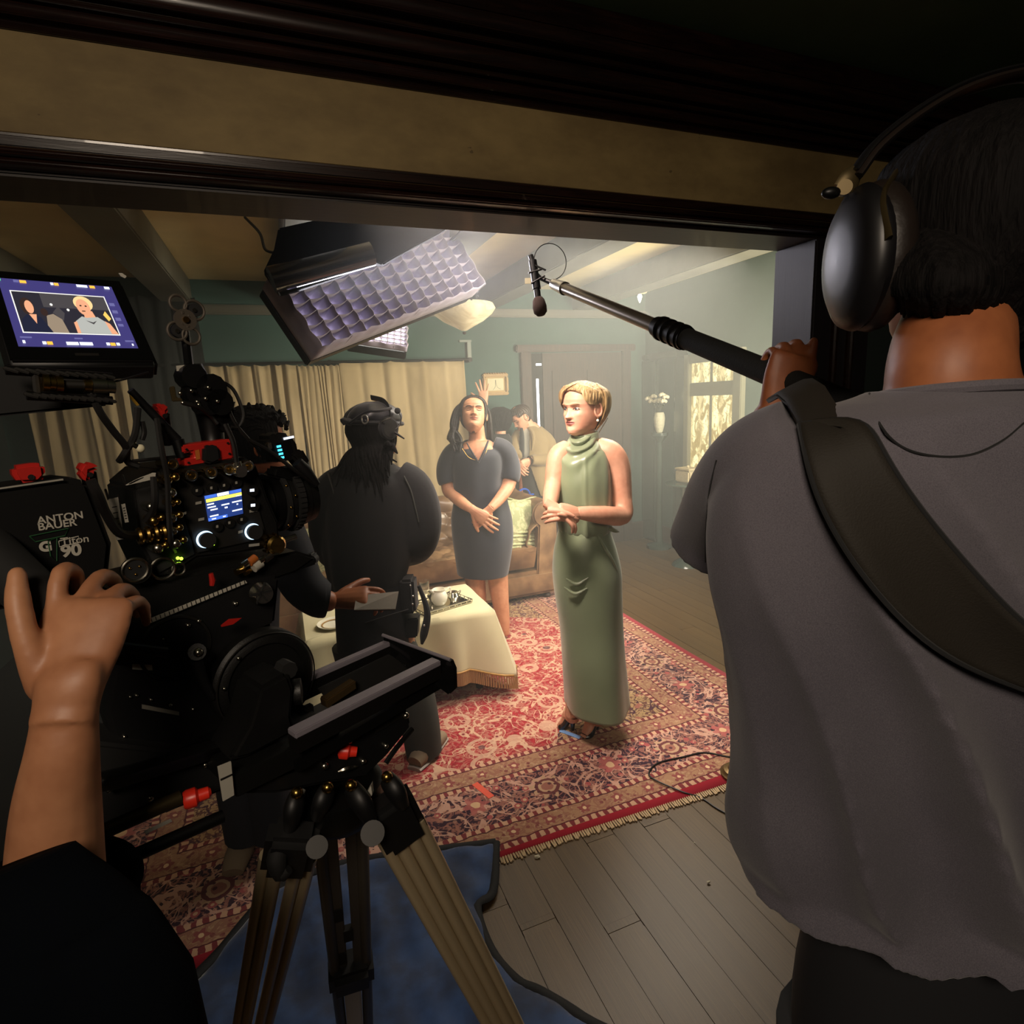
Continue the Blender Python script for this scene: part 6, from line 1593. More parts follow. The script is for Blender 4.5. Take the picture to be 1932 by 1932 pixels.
for nm, r_, m_ in (('tab', (.0, .0, .32, .12), 'scr_blue'), ('tab', (.34, .0, .66, .12), 'scr_white'), ('tab', (.68, .0, 1, .12), 'scr_blue'), ('highlight_bar', (0.02, .14, 1, .27), 'scr_yellow'), ('menu_text', (.03, .33, .22, .38), 'scr_white'), ('menu_text', (.03, .45, .26, .5), 'scr_white'), ('menu_text', (.1, .56, .3, .61), 'scr_white'),
                     ('menu_text', (.42, .46, .64, .51), 'scr_white'), ('menu_text', (.5, .58, .58, .64), 'scr_white'), ('menu_text', (.72, .44, .99, .49), 'scr_white'), ('menu_text', (.84, .55, .88, .6), 'scr_white'), ('menu_text', (.84, .24, .99, .26), 'scr_white'), ('menu_text', (.06, .8, .3, .85), 'scr_white'), ('menu_text', (.7, .78, .98, .83), 'scr_white'), ('footer', (0.0, .88, .55, 1.0), 'scr_blue'), ('menu_text', (.1, .92, .22, .96), 'scr_white'), ('menu_text', (.42, .92, .5, .96), 'scr_white')):
    plate(nm, quad_uv(SQ, *r_), .0068 + (.0004 if nm == 'menu_text' else 0), .0004, m_, scr, 0)
Z2 = lambda x, y: (200 + x * .24845, 650 + y * .24845)
for (x, y) in ((690, 1110), (800, 1090), (897, 1070), (990, 1050), (845, 1383), (937, 1355), (1030, 1330)):
    k_ = knob('button', *Z2(x, y), .005, .0068, .0035, 'cam_black', cam_t, 16); plate('button_mark', [Z2(x - 8, y - 10), Z2(x + 8, y - 12), Z2(x + 8, y + 8), Z2(x - 8, y + 10)], .0092, .0005, 'print_white', k_, 0)
for (x, y) in ((1110, 1108), (1117, 1222)):
    k_ = knob('button', *Z2(x, y), .005, .008, .0035, 'cam_black', cam_t, 16); plate('button_mark', [Z2(x - 16, y - 10), Z2(x + 16, y - 13), Z2(x + 16, y + 8), Z2(x - 16, y + 10)], .0092, .0005, 'scr_white', k_, 0)
for (x, y, w_) in ((680, 1205, 46), (702, 1330, 44), (1005, 1425, 34), (1090, 1265, 60), (1085, 1525, 80), (580, 1285, 30)):
    plate('engraving', [Z2(x, y - 8), Z2(x + w_, y - 17), Z2(x + w_, y + 3), Z2(x, y + 12)], .0058, .0004, 'print_white', cam_t, 0)
for (x, y, lit) in ((755, 1480, 1), (1115, 1420, 1)):
    d_ = knob('dial', *Z2(x, y), .005, .0105, .010, 'rubber', cam_t, 26); ringp('dial_ring', *Z2(x, y), .009, .0105, .0014, 'led_ring', d_)
for (x, y) in ((625, 990), (775, 968), (912, 945), (1000, 940), (1052, 920), (480, 905)):
    p = RP(*Z2(x, y), .012); c_ = MB().cyl(p - RB * .03, p + RB * .012, .0075, 16).build('bnc_socket', 'gold_conn', cam_t); MB().ring(p + RB * .012, RB, .0062, .0018, 20, 6).build('socket_rim', 'silver_conn', c_); MB().cyl(p, p + RB * .015, .0018, 8).build('pin', 'gold_conn', c_)
for (x, y, r_, mm) in ((450, 1115, .0085, 'silver_conn'), (455, 1195, .006, 'gold_conn'), (500, 1185, .005, 'gold_conn'), (300, 1220, .0075, 'silver_conn'), (320, 1325, .008, 'gold_conn'), (380, 1300, .006, 'gold_conn'), (455, 1305, .008, 'silver_conn'), (515, 1280, .006, 'gold_conn'), (380, 1400, .006, 'gold_conn'), (465, 1400, .007, 'silver_conn'), (515, 1375, .006, 'gold_conn'), (545, 1465, .006, 'gold_conn'), (410, 1505, .006, 'gold_conn'), (485, 1495, .008, 'silver_conn'), (350, 1530, .0085, 'silver_conn'), (420, 1020, .008, 'gold_conn'), (480, 1000, .007, 'gold_conn')):
    p = RP(*Z2(x, y), .004); c_ = MB().cyl(p, p + RB * .022, r_ * .8, 14).build('connector', mm, cam_t); MB().ball(p + RB * .022, r_ * .8, 7).build('connector_tip', mm, c_)
p = RP(*Z2(330, 1430), .01)
for i in range(4): MB().ring(p + RA * (-.014 + .009 * i) + RB * .012, RA, .0085, .003, 18, 6).build('strain_relief', 'gold_conn', cam_t)
xl = knob('xlr_socket', *Z2(220, 1710), .012, .0155, .012, 'silver_conn', cam_t, 28); knob('xlr_insert', *Z2(220, 1710), .0245, .012, .0006, 'rubber', xl, 24); ringp('xlr_rim', *Z2(220, 1710), .025, .014, .0022, 'silver_conn', xl)
for k in range(3): MB().ball(RP(*Z2(220, 1710), .0255) + (RA * math.cos(k * 2.1 + .5) + UP * math.sin(k * 2.1 + .5)) * .006, .0018, 5).build('xlr_pin', 'gold_conn', xl)
ringp('jack_ring', *Z2(550, 1705), .008, .0078, .0016, 'silver_conn', cam_t); ringp('lug', *Z2(430, 1700), .010, .014, .002, 'silver_conn', cam_t)
for (x, y) in ((545, 1622), (572, 1626), (815, 1495), (818, 1520)): MB().ball(RP(*Z2(x, y), .007), .0022 if x < 700 else .0012, 6).build('status_light', 'led_green', cam_t)
plate('top_cover', [(300, 902), (468, 876), (468, 862), (298, 886)], .012, .13, 'cam_black', cam_t, .003)
# red top block with black clamp
rb = plate('red_bracket', [(343, 840), (436, 828), (441, 866), (350, 882), (348, 866), (366, 862), (364, 852), (345, 856)], .01, .035, 'red_anod', cam_t, .002)
plate('clamp', [(385, 843), (398, 838), (415, 843), (418, 868), (402, 876), (384, 872)], .018, .03, 'black_plastic', rb, .003)
for (x, y) in ((352, 848), (430, 836), (433, 856), (356, 873)): knob('screw', x, y, .011, .0016, .001, 'cam_black', rb, 8)
plate('engraving', [(368, 850), (376, 848), (378, 866), (370, 868)], .0108, .0004, 'orange_plug', rb, 0)
# lens, rings on the lens axis
ln_ = thing('cinema_lens', 'black cinema lens with geared rings on the front of the camera', 'lens', RP(540, 950, -.06))
lc = RP(500, 948, -.065)
def lz(s, r0, r1, w_, m_, nm): MB().lathe(lc + RA * s, [(0, 0), (r0, 0), (r0, .002), (r1, w_ - .002), (r1, w_), (0, w_)], RA, 40).build(nm, m_, ln_)
lz(-.015, .036, .036, .016, 'cam_black', 'mount'); lz(.002, .045, .045, .012, 'black_metal', 'barrel'); lz(.015, .050, .050, .007, 'rubber', 'iris_ring'); lz(.023, .047, .047, .009, 'cam_black', 'barrel'); lz(.033, .052, .052, .012, 'rubber', 'focus_ring'); lz(.046, .048, .046, .012, 'cam_black', 'barrel'); lz(.059, .044, .042, .014, 'cam_black', 'front_ring')
for i in range(40):
    a = i * 2 * math.pi / 40; u_ = UP * math.cos(a) + RB * math.sin(a)
    if u_ @ RB > -.2: MB().box(lc + RA * .039 + u_ * .0525, (.005, .0018, .0014), (RA, np.cross(RA, u_), u_)).build('gear_tooth', 'rubber', ln_)
for k in range(7):
    a = .3 + k * .35; u_ = UP * math.cos(a) + RB * math.sin(a); MB().ball(lc + RA * (.018 + .010 * (k % 2)) + u_ * .050, .0025, 5).build('witness_mark', 'gold_conn', ln_)
# focus motor with readout
fm = thing('focus_motor', 'black lens motor with small cyan readout above the lens', 'lens motor', RP(535, 850, -.03))
plate('motor_body', [(505, 826), (522, 815), (548, 818), (562, 838), (566, 862), (520, 874), (508, 850)], -.02, .045, 'cam_black', fm, .005)
plate('readout_glass', [(520, 836), (548, 830), (556, 866), (528, 872)], -.0195, .001, 'black_gloss', fm, 0)
for i in range(4): plate('readout_text', [(522 + i * 2, 841 + i * 7), (530 + i * 2, 839.5 + i * 7), (530.6 + i * 2, 843.5 + i * 7), (522.6 + i * 2, 845 + i * 7)], -.0183, .0004, 'scr_cyan', fm, 0)
plate('status_bar', [(535, 826), (554, 822), (555, 826), (536, 830)], -.0183, .001, 'scr_white', fm, 0)
plate('bracket', [(548, 858), (572, 846), (588, 874), (570, 884)], -.015, .03, 'cam_black', fm, .004)
MB().tube([RP(560, 872, -.01), RP(575, 888, -.01), RP(598, 914, -.01)], [.009, .011, .006], 10).build('lever', 'black_plastic', fm)
plate('rod_clamp', [(520, 880), (568, 884), (590, 905), (560, 915), (515, 900)], -.03, .03, 'black_metal', fm, .004)
plate('cable_plug', [(505, 838), (512, 834), (515, 846), (508, 850)], -.012, .012, 'silver_conn', fm, .001)
# ------------------------------------------------------------------ onboard battery
bt = thing('camera_battery', 'black brick battery with white lettering behind the camera', 'battery', RP(80, 1000, .05))
BT = .055
mat('battery_black', '#040404', .75, spec=.2)
plate('case', [(-40, 925), (119, 902), (167, 907), (212, 1026), (206, 1085), (190, 1118), (-40, 1160)], BT, .075, 'battery_black', bt, .006)
plate('top_edge', [(-40, 926), (119, 903), (120, 906), (-40, 929)], BT + .0008, .002, 'print_white', bt, 0)
def btxt(s, px, py, size, m_='white_label', bold=.0, sh=0.0):
    o_ = RP(px, py, BT + .0007); u_ = RP(px + 40, py - 5.5, BT + .0007) - o_; w_ = RP(px + 4, py - 40, BT + .0007) - o_
    text(s, size, o_, u_, w_, m_, bt, 'lettering', .0003, 'LEFT', bold, sh)
btxt('ANTON', 71, 989, .0112, bold=.0002); btxt('BAUER', 72, 1001, .0112, bold=.0002)
btxt('G', 75, 1041, .0145, bold=.0008); btxt('Titon', 115, 1029, .0118, bold=.0001); btxt('90', 116, 1051, .0185, bold=.0007)
def outline(pts, w_, m_): MB().tube([RP(x, y, BT + .001) for x, y in pts + pts[:1]], w_, 5).build('logo_line', m_, bt)
Z3 = lambda x, y: (x * .24845, 900 + y * .24845)
outline([Z3(225, 450), Z3(520, 390), Z3(495, 445), Z3(270, 492)], .0006, 'print_green'); outline([Z3(365, 490), Z3(432, 462), Z3(432, 640), Z3(385, 600)], .0006, 'print_green'); outline([Z3(447, 487), Z3(596, 450), Z3(604, 498), Z3(452, 530)], .0006, 'white_label')
# battery latch and red levers
for nm, pts, t_, lab in (('red_lever', [(22, 880), (60, 874), (84, 874), (88, 898), (76, 911), (36, 913), (24, 896)], .05, 'red release lever above the brick battery at the left edge'), ('red_lever', [(147, 890), (154, 876), (163, 870), (180, 876), (192, 884), (172, 890), (170, 911), (158, 905)], .04, 'curved red release lever right of the brick battery'), ('red_lever', [(292, 763), (306, 760), (321, 770), (315, 776), (316, 790), (310, 794), (301, 788), (302, 774)], -.01, 'small red hook lever under the articulating arm')):
    r_ = thing(nm, lab, 'lever', RP(*pts[0], t_), 'red levers on the camera rig'); plate('handle', pts, t_, .022, 'red_anod', r_, .004)
    cx_, cy_ = np.mean([p[0] for p in pts]), np.mean([p[1] for p in pts]); knob('screw', cx_ + 3, cy_ + 8, t_, .003, .0015, 'cam_black', r_, 10); MB().tube([RP(cx_, cy_ + 6, t_ - .015), RP(cx_ + 10, cy_ + 60, t_ - .03)], .008, 10).build('pivot_post', 'black_metal', r_)
# tags and labels hung on the side
for i, (pts, t_, lab) in enumerate((([(205, 942), (223, 938), (234, 1017), (220, 1019)], .03, 'upright white inventory tag left of the connectors'), ([(237, 915), (262, 902), (288, 892), (294, 892), (293, 902), (286, 905), (238, 916)], .03, 'curved white cable tag above the connectors'), ([(229, 952), (236, 950), (243, 985), (236, 986)], .032, 'narrow white sticker beside the inventory tag'))):
    t = thing('label_tag', lab, 'label', RP(*pts[0], t_), 'white tags on the camera rig'); plate('tag', pts, t_, .0012, 'white_label', t, 0)
    for q in range(5):
        f = .2 + .14 * q; a_ = np.array(pts[0]) * (1 - f) + np.array(pts[-1]) * f; b2 = np.array(pts[1]) * (1 - f) + np.array(pts[2]) * f
        plate('print_line', [tuple(a_ * .8 + b2 * .2), tuple(a_ * .25 + b2 * .75), tuple(a_ * .25 + b2 * .75 + (0, 1.5)), tuple(a_ * .8 + b2 * .2 + (0, 1.5))], t_ + .0004, .0003, 'cam_grey', t, 0)
    MB().tube([RP(*pts[0], t_ - .001), RP(pts[0][0] - 6, pts[0][1] - 18, t_ - .03)], .0015, 5).build('tie', 'cable_black', t)
yt = thing('antenna', 'slanted black antenna with a yellow tag above the camera', 'antenna', RP(300, 790, .0))
MB().tube([RP(246, 736, .01), RP(335, 830, .0)], [.0045, .006], 10).build('rod', 'black_plastic', yt); plate('tag', [(244, 744), (249, 748), (263, 764), (258, 766), (246, 752)], .018, .001, 'yellow_tag', yt, 0)
MB().cyl(RP(335, 830, .0), RP(345, 862, .0), .008, 10).build('base', 'black_metal', yt)
# ------------------------------------------------------------------ monitor on its arm
TLp = A(-5, 526, .75); TRp = A(210, 543, .84); BLp = A(35, 655, .694)
mU, mV = TRp - TLp, BLp - TLp; mN = unit(np.cross(mV, mU)); mN = mN if mN @ (CC - TLp) > 0 else -mN
def mon(u, v, h=.0): return TLp + mU * u + mV * v + mN * h
mo = thing('field_monitor', 'black field monitor showing the two women on set', 'monitor', mon(.5, 1.1))
MB().prism([mon(-.12, -.16, .0), mon(1.14, -.16, .0), mon(1.14, 1.22, .0), mon(-.12, 1.22, .0)], -mN * .03).build('housing', 'black_plastic', mo, bevel=.006, seg=3)
MB().prism([mon(-.09, -.12, .001), mon(1.11, -.12, .001), mon(1.11, 1.17, .001), mon(-.09, 1.17, .001)], -mN * .002).build('bezel', 'black_gloss', mo)
sc_ = MB().prism([mon(0, 0, .0016), mon(1, 0, .0016), mon(1, 1, .0016), mon(0, 1, .0016)], -mN * .0005).build('screen', 'scr_navy', mo)
lv = [0]
def mp(nm, uv, m_):
    lv[0] += 1; h = .0018 + lv[0] * .00003
    MB().prism([mon(u, v, h) for u, v in uv], -mN * .00002).build(nm, m_, sc_, smooth=False)
def mr(nm, u0, v0, u1, v1, m_): mp(nm, [(u0, v0), (u1, v0), (u1, v1), (u0, v1)], m_)
def mell(nm, u, v, ru, rv, m_, n=16): mp(nm, [(u + ru * math.cos(2 * math.pi * i / n), v + rv * math.sin(2 * math.pi * i / n)) for i in range(n)], m_)
mr('picture_frame', .065, .185, .885, .815, 'pic_light'); mr('picture', .075, .2, .875, .80, 'pic_dark')
mr('picture_wall', .3, .2, .875, .42, 'pic_mid'); mp('picture_mist', [(.36, .5), (.42, .4), (.46, .5), (.43, .62)], 'pic_mid')
mp('picture_figure', [(.27, .8), (.3, .55), (.36, .52), (.42, .6), (.44, .8)], 'pic_beige'); mell('picture_figure', .29, .5, .03, .06, 'pic_hair')
mp('picture_figure', [(.08, .8), (.09, .62), (.16, .52), (.25, .58), (.31, .8)], 'pic_navy'); mell('picture_figure', .165, .42, .055, .13, 'pic_hair'); mell('picture_figure', .18, .43, .035, .1, 'pic_skin'); mp('picture_figure', [(.16, .54), (.22, .54), (.2, .68)], 'pic_skin')
mell('picture_figure', .655, .33, .085, .12, 'pic_blond', 20); mell('picture_figure', .645, .39, .06, .13, 'pic_skin', 20); mp('picture_figure', [(.63, .45), (.71, .45), (.73, .6), (.62, .6)], 'pic_skin')
mp('picture_figure', [(.52, .8), (.53, .62), (.6, .54), (.64, .56), (.74, .54), (.8, .62), (.82, .8)], 'pic_dress'); mp('picture_figure', [(.79, .6), (.83, .64), (.87, .8), (.81, .8)], 'pic_skin'); mp('picture_figure', [(.51, .64), (.54, .62), (.54, .8), (.51, .8)], 'pic_skin')
mp('picture_fold', [(.62, .6), (.68, .66), (.72, .6), (.68, .63)], 'pic_mid'); mp('picture_flower', [(.80, .5), (.83, .44), (.86, .56), (.83, .6)], 'pic_gold'); mell('picture_glint', .5, .45, .012, .02, 'pic_light'); mell('picture_glint', .37, .38, .012, .02, 'pic_light'); mell('picture_eye', .625, .37, .01, .012, 'pic_hair'); mell('picture_eye', .67, .375, .01, .012, 'pic_hair'); mr('picture_mouth', .62, .45, .65, .465, 'pic_hair')
for (u0, v0, u1, v1, m_) in ((.0, .0, .02, .05, 'pic_green'), (.12, .02, .165, .06, 'scr_grey'), (.17, .02, .225, .065, 'scr_orange'), (.43, .02, .455, .06, 'scr_white'), (.46, .02, .5, .065, 'scr_orange'), (.66, .02, .76, .06, 'scr_white'), (.78, .02, .83, .065, 'scr_orange'), (.92, .02, .97, .06, 'scr_white'), (.9, .3, .95, .35, 'scr_grey'), (.9, .42, .95, .47, 'scr_grey'), (.9, .54, .95, .59, 'scr_grey'), (.9, .64, .95, .68, 'scr_grey'),
                             (.04, .93, .06, .97, 'scr_white'), (.19, .94, .22, .98, 'scr_white'), (.225, .94, .27, .985, 'scr_orange'), (.38, .94, .48, .985, 'scr_white'), (.49, .94, .60, .985, 'scr_white'), (.72, .94, .75, .98, 'scr_white'), (.755, .94, .80, .985, 'scr_orange'), (.81, .94, .84, .98, 'scr_white'), (.95, .95, .965, .98, 'scr_white'), (.03, .88, .12, .90, 'scr_grey'), (.46, .88, .53, .90, 'scr_grey'), (.9, .9, .98, .925, 'scr_grey')):
    mr('status_text', u0, v0, u1, v1, m_)
MB().prism([mon(.42, 1.085, .0012), mon(.62, 1.085, .0012), mon(.62, 1.12, .0012), mon(.42, 1.12, .0012)], mN * .0004).build('maker_mark', 'cam_grey', mo)
plate('sticker', [(224, 515), (230, 515), (239, 521), (236, 525), (228, 521)], -.03, .002, 'white_label', mo, 0)
# monitor cage rails, cheese-plate style, under the monitor
cg = thing('rail_cage', 'black braided top handle rails with brass plugs under the monitor', 'handle', RP(120, 720, .05))
for (ya, yb2) in ((698, 712), (746, 756)):
    a_, b2 = RP(10 if ya < 720 else 50, ya, .05), RP(212, yb2, .05); MB().cyl(a_, b2, .005, 10).build('rail', 'black_metal', cg)
    for k in range(11):
        q = a_ + (b2 - a_) * (k + .5) / 11; MB().box(q + RB * .004, (.0065, .003, .0018), (RA + UP * -.35, RB, UP + RA * .35)).build('twist', 'cam_grey', cg, bevel=.001)
MB().cyl(RP(66, 700, .05), RP(72, 746, .05), .004, 8).build('post', 'cam_grey', cg)
for (x0_, x1_, y_, r_, m_) in ((80, 92, 722, .009, 'gold_conn'), (93, 104, 723, .0075, 'gold_conn'), (105, 118, 724, .0085, 'gold_conn'), (118, 158, 726, .005, 'cam_grey'), (158, 172, 727, .007, 'gold_conn'), (173, 200, 728, .0085, 'silver_conn'), (200, 216, 729, .0075, 'silver_conn')):
    MB().cyl(RP(x0_, y_, .055), RP(x1_, y_ + 1, .055), r_, 16).build('plug', m_, cg)
plate('back_plate', [(-40, 690), (212, 705), (206, 765), (-40, 790)], .02, .02, 'rubber', cg, .003)
# articulating arm cluster carrying the four-ring bracket
ar = thing('articulating_arm', 'black articulating arm with clamps and screws above the camera', 'arm', RP(380, 780, -.03))
MB().tube([RP(357, 690, -.03), RP(372, 730, -.03), RP(392, 770, -.03), RP(402, 830, -.03), RP(405, 865, -.02)], [.016, .02, .018, .015, .016], 12, sub=4).build('arm_tube', 'black_metal', ar)
for (x, y, r_, h) in ((352, 712, .016, .03), (385, 735, .02, .03), (360, 745, .014, .025), (400, 760, .018, .03), (380, 765, .014, .03), (412, 780, .014, .02), (418, 800, .012, .02)): knob('clamp_block', x, y, -.025, r_, h, 'black_metal', ar, 12)
for (x, y) in ((340, 742), (361, 737), (393, 731), (372, 758), (375, 764), (410, 757), (388, 752), (345, 760)): MB().ball(RP(x, y, .008), .0028, 5).build('screw', 'silver_conn', ar)
plate('wing_nut', [(320, 730), (330, 728), (334, 750), (345, 752), (344, 757), (326, 758)], .006, .004, 'aluminium', ar, .001); plate('top_tag', [(333, 690), (366, 687), (365, 699), (334, 700)], -.01, .002, 'white_label', ar, 0)
fr = thing('ring_bracket', 'four-ring metal spinner bracket in front of the dark wall', 'bracket', RP(349, 604, -.05))
Z1 = lambda x, y: (x * .24845, 480 + y * .24845)
mat('ring_metal', '#4c453c', .6, .4)
ctr = RP(*Z1(1405, 498), -.05)
for (x, y, R_, sq) in ((1352, 370, .0105, 1.0), (1475, 425, .0128, 1.0), (1345, 582, .0118, 1.0), (1452, 620, .0112, 1.0)):
    c_ = RP(*Z1(x, y), -.05); MB().ring(c_, RB, R_, .0021, 30, 8).build('ring', 'ring_metal', fr); d_ = unit(c_ - ctr)
    MB().cyl(ctr + d_ * .008, c_ - d_ * (R_ + .0005), .0035, 8).build('spoke', 'ring_metal', fr); 
for (x, y) in ((1475, 425), (1345, 582)): knob('wheel', *Z1(x, y), -.055, .009, .006, 'rubber', fr, 20); knob('wheel_cap', *Z1(x, y), -.0495, .003, .002, 'silver_conn', fr, 12)
MB().disc(ctr, RB, .0145, .005, 20).build('hub', 'ring_metal', fr); MB().disc(ctr + RB * .004, RB, .0042, .003, 16).build('bolt', 'gold', fr)
MB().tube([ctr - RB * .006, RP(352, 650, -.06), RP(357, 692, -.035)], .006, 8, sub=4).build('stalk', 'black_metal', fr)
# cables
cbs = thing('rig_cables', 'loose black cables looping over the camera body', 'cables', RP(300, 850, .03))
for pts, r_ in (([(168, 735, .05), (190, 780, .05), (215, 815, .045), (238, 845, .04), (240, 870, .03), (262, 880, .03)], .0042), ([(260, 770, .03), (254, 820, .035), (235, 855, .04), (225, 870, .03)], .004), ([(296, 790, .02), (305, 850, .03), (315, 900, .03), (318, 960, .03), (322, 1020, .03), (330, 1040, .012)], .0035), ([(408, 715, -.0), (440, 735, .0), (458, 780, .0), (450, 805, .0), (436, 806, .0)], .0025), ([(430, 770, .0), (445, 800, .0), (470, 830, .0), (490, 850, -.01)], .0025), ([(345, 760, .01), (375, 768, .01), (398, 785, .0), (410, 800, .0)], .003),
                ([(425, 800, .015), (440, 835, .02), (446, 870, .02), (448, 882, .02)], .0035), ([(470, 830, .0), (510, 852, .0), (560, 890, .0), (596, 915, -.01)], .003), ([(290, 900, .03), (292, 940, .035), (288, 965, .03), (275, 985, .02)], .0045), ([(170, 905, .06), (185, 935, .06), (200, 970, .05), (225, 1005, .04), (262, 1010, .02)], .0055), ([(215, 720, .05), (240, 714, .05), (280, 702, .04)], .0012), ([(250, 870, .03), (290, 866, .03), (330, 862, .02)], .0022), ([(268, 795, .03), (272, 815, .03), (268, 830, .03)], .003)):
    cable('cable', pts, r_, cbs)
pr = RP(248, 840, .045); MB().cyl(RP(250, 838, .045), RP(264, 846, .045), .003, 8).build('plug', 'silver_conn', cbs); MB().ball(RP(265, 846, .045), .005, 6).build('plug_tip', 'print_paper', cbs)
MB().cyl(RP(446, 872, .022), RP(450, 888, .022), .0065, 12).build('angle_plug', 'silver_conn', cbs); knob('angle_plug', 449, 889, .02, .008, .012, 'silver_conn', cbs, 14)
# ------------------------------------------------------------------ base plates, gear head
gh = thing('gear_head', 'black gear head with curved cheeks and handwheel crank under the camera', 'tripod head', RP(380, 1250, .04))
plate('top_plate', [(205, 1120), (300, 1096), (560, 1040), (600, 1052), (560, 1080), (330, 1160), (230, 1190)], .0, .14, 'cam_black', gh, .004)
plate('cheek', [(225, 1185), (300, 1160), (470, 1095), (530, 1085), (520, 1180), (470, 1200), (430, 1260), (425, 1340), (440, 1400), (330, 1440), (230, 1440), (200, 1350)], .02, .05, 'black_plastic', gh, .006)
ruled = thing('ruled_tape', 'cream ruled tape strip along the head plate', 'tape', RP(370, 1130, .03)); ruled.parent = None
plate('strip', [(279, 1169), (463, 1095), (467, 1100), (282, 1177)], .0255, .002, 'white_label', ruled, .0005)
for k in range(22):
    f = (k + .5) / 22; x, y = 281 + 184 * f, 1172 - 75 * f; plate('tick', [(x - .6, y - 3.4), (x + .6, y - 3.8), (x + 2.2, y + 3.0), (x + 1.0, y + 3.4)], .0262, .0006, 'cam_grey', ruled, 0)
# quarter wheel
wc = RP(505, 1285, .05)
MB().lathe(wc - RB * .03, [(0, 0), (.070, 0), (.074, .006), (.074, .024), (.068, .03), (.056, .032), (.054, .028), (0, .028)], RB, 56).build('tilt_wheel', 'cam_black', gh)
MB().ring(wc + RB * .003, RB, .071, .0012, 56, 6).build('wheel_edge', 'cam_grey', gh)
for a in (2.2, 2.9, 3.6, 4.4): MB().ball(wc + (RA * math.cos(a) + UP * math.sin(a)) * .062 + RB * .004, .003, 5).build('rivet', 'silver_conn', gh)
plate('red_tag', [(417, 1180), (432, 1168), (456, 1166), (440, 1178), (418, 1183)], .052, .001, 'red_anod', gh, 0); plate('red_tape', [(357, 1417), (408, 1404), (409, 1417), (358, 1433)], .055, .001, 'red_anod', gh, 0)
hk = knob('handwheel', 492, 1119, .03, .0165, .012, 'silver_conn', gh, 20, .013)
for k in range(6): MB().box(RP(492, 1119, .043) + (RA * math.cos(k * 1.047) + UP * math.sin(k * 1.047)) * .008, (.007, .0016, .0016), (RA * math.cos(k * 1.047) + UP * math.sin(k * 1.047), RB, UP)).build('wheel_notch', 'rubber', hk)
for (x, y, r_) in ((355, 1180, .0036), (375, 1172, .0036), (444, 1139, .0036), (308, 1206, .002), (258, 1312, .0025), (285, 1320, .0025), (322, 1330, .003), (364, 1338, .003), (246, 1315, .002), (235, 1390, .0025), (262, 1455, .003), (284, 1506, .004), (205, 1492, .003), (387, 1443, .004)): MB().ball(RP(x, y, .021 if y < 1400 else .06), r_, 5).build('screw', 'silver_conn', gh)
plate('engraved_bar', [(268, 1329), (338, 1343), (338, 1350), (268, 1337)], .021, .001, 'print_white', gh, 0)
plate('tiny_label', [(249, 1252), (287, 1255), (288, 1265), (250, 1263)], .0215, .001, 'white_label', gh, 0)
MB().ring(RP(332, 1222, .02), RB, .042, .003, 40, 6).build('cam_track', 'cam_grey', gh)
lev = MB().cyl(RP(372, 1230, .02), RP(372, 1230, .055), .011, 14).build('lever_hub', 'cam_black', gh); MB().ball(RP(374, 1231, .057), .006, 8).build('hub_cap', 'silver_conn', lev)
MB().tube([RP(370, 1245, .045), RP(385, 1290, .045), RP(402, 1316, .045)], [.008, .007, .006], 10, sub=3).build('lever', 'black_plastic', gh)
MB().cyl(RP(225, 1222, .05), RP(312, 1232, .05), .008, 12).build('crank_rod', 'black_metal', gh)
# pan handle in the operator's hand
ph = thing('pan_handle', 'black pan handle grip held at the left edge', 'handle', A(70, 1150, .56))
MB().tube([A(-60, 1000, .60), A(20, 1080, .585), A(92, 1150, .575), A(150, 1205, .60)], [.024, .024, .023, .016], 18, sub=4).build('grip', 'rubber', ph)
MB().tube([A(150, 1205, .60), A(215, 1235, .68), RP(250, 1240, .0)], [.012, .011, .011], 12, sub=4).build('handle_bar', 'black_metal', ph)
# curved base under the wheel
g = []
for i in range(25):
    f = i / 24; x = 190 + 360 * f; y = 1470 - 30 * math.sin(f * 2.2) - 75 * f ** 1.6
    g.append([RP(x, y - 14, .02), RP(x, y - 6, .075), RP(x, y + 4, .09), RP(x, y + 20, .07)])
MB().grid(g).build('base_cradle', 'cam_black', gh, solid=.006)
plate('side_block', [(180, 1400), (440, 1430), (530, 1400), (520, 1455), (330, 1530), (180, 1570)], .05, .09, 'rubber', gh, .005)
plate('cloth_tape', [(411, 1447), (436, 1437), (442, 1500), (421, 1512)], .155, .002, 'white_label', gh, 0); plate('tape_gap', [(416, 1470), (438, 1460), (438.5, 1463), (416.5, 1473.5)], .1556, .0008, 'cam_grey', gh, 0)
rk = MB().cyl(RP(346, 1511, .10), RP(346, 1511, .10) - RA * .02, .004, 8).build('locking_knob', 'black_metal', gh)
MB().lathe(RP(346, 1511, .10), [(0, 0), (.010, 0), (.012, .004), (.012, .014), (.008, .017), (.0075, .028), (.004, .031), (0, .031)], RA + RB * .3, 12).build('grip', 'red_bright', rk)
# rods leading out of frame at lower left
rdz = thing('support_rods', 'pair of dull metal support rods sloping out at the lower left', 'rods', RP(250, 1560, .1))
MB().cyl(RP(-40, 1672, .10), RP(340, 1505, .10), .009, 14).build('rod', 'aluminium', rdz); MB().cyl(RP(-40, 1745, .12), RP(420, 1540, .12), .008, 14).build('rod', 'black_metal', rdz); plate('rod_label', [(272, 1568), (322, 1545), (325, 1550), (275, 1574)], .13, .001, 'print_white', rdz, 0); plate('rod_label', [(182, 1612), (228, 1592), (231, 1598), (185, 1620)], .13, .001, 'print_white', rdz, 0)
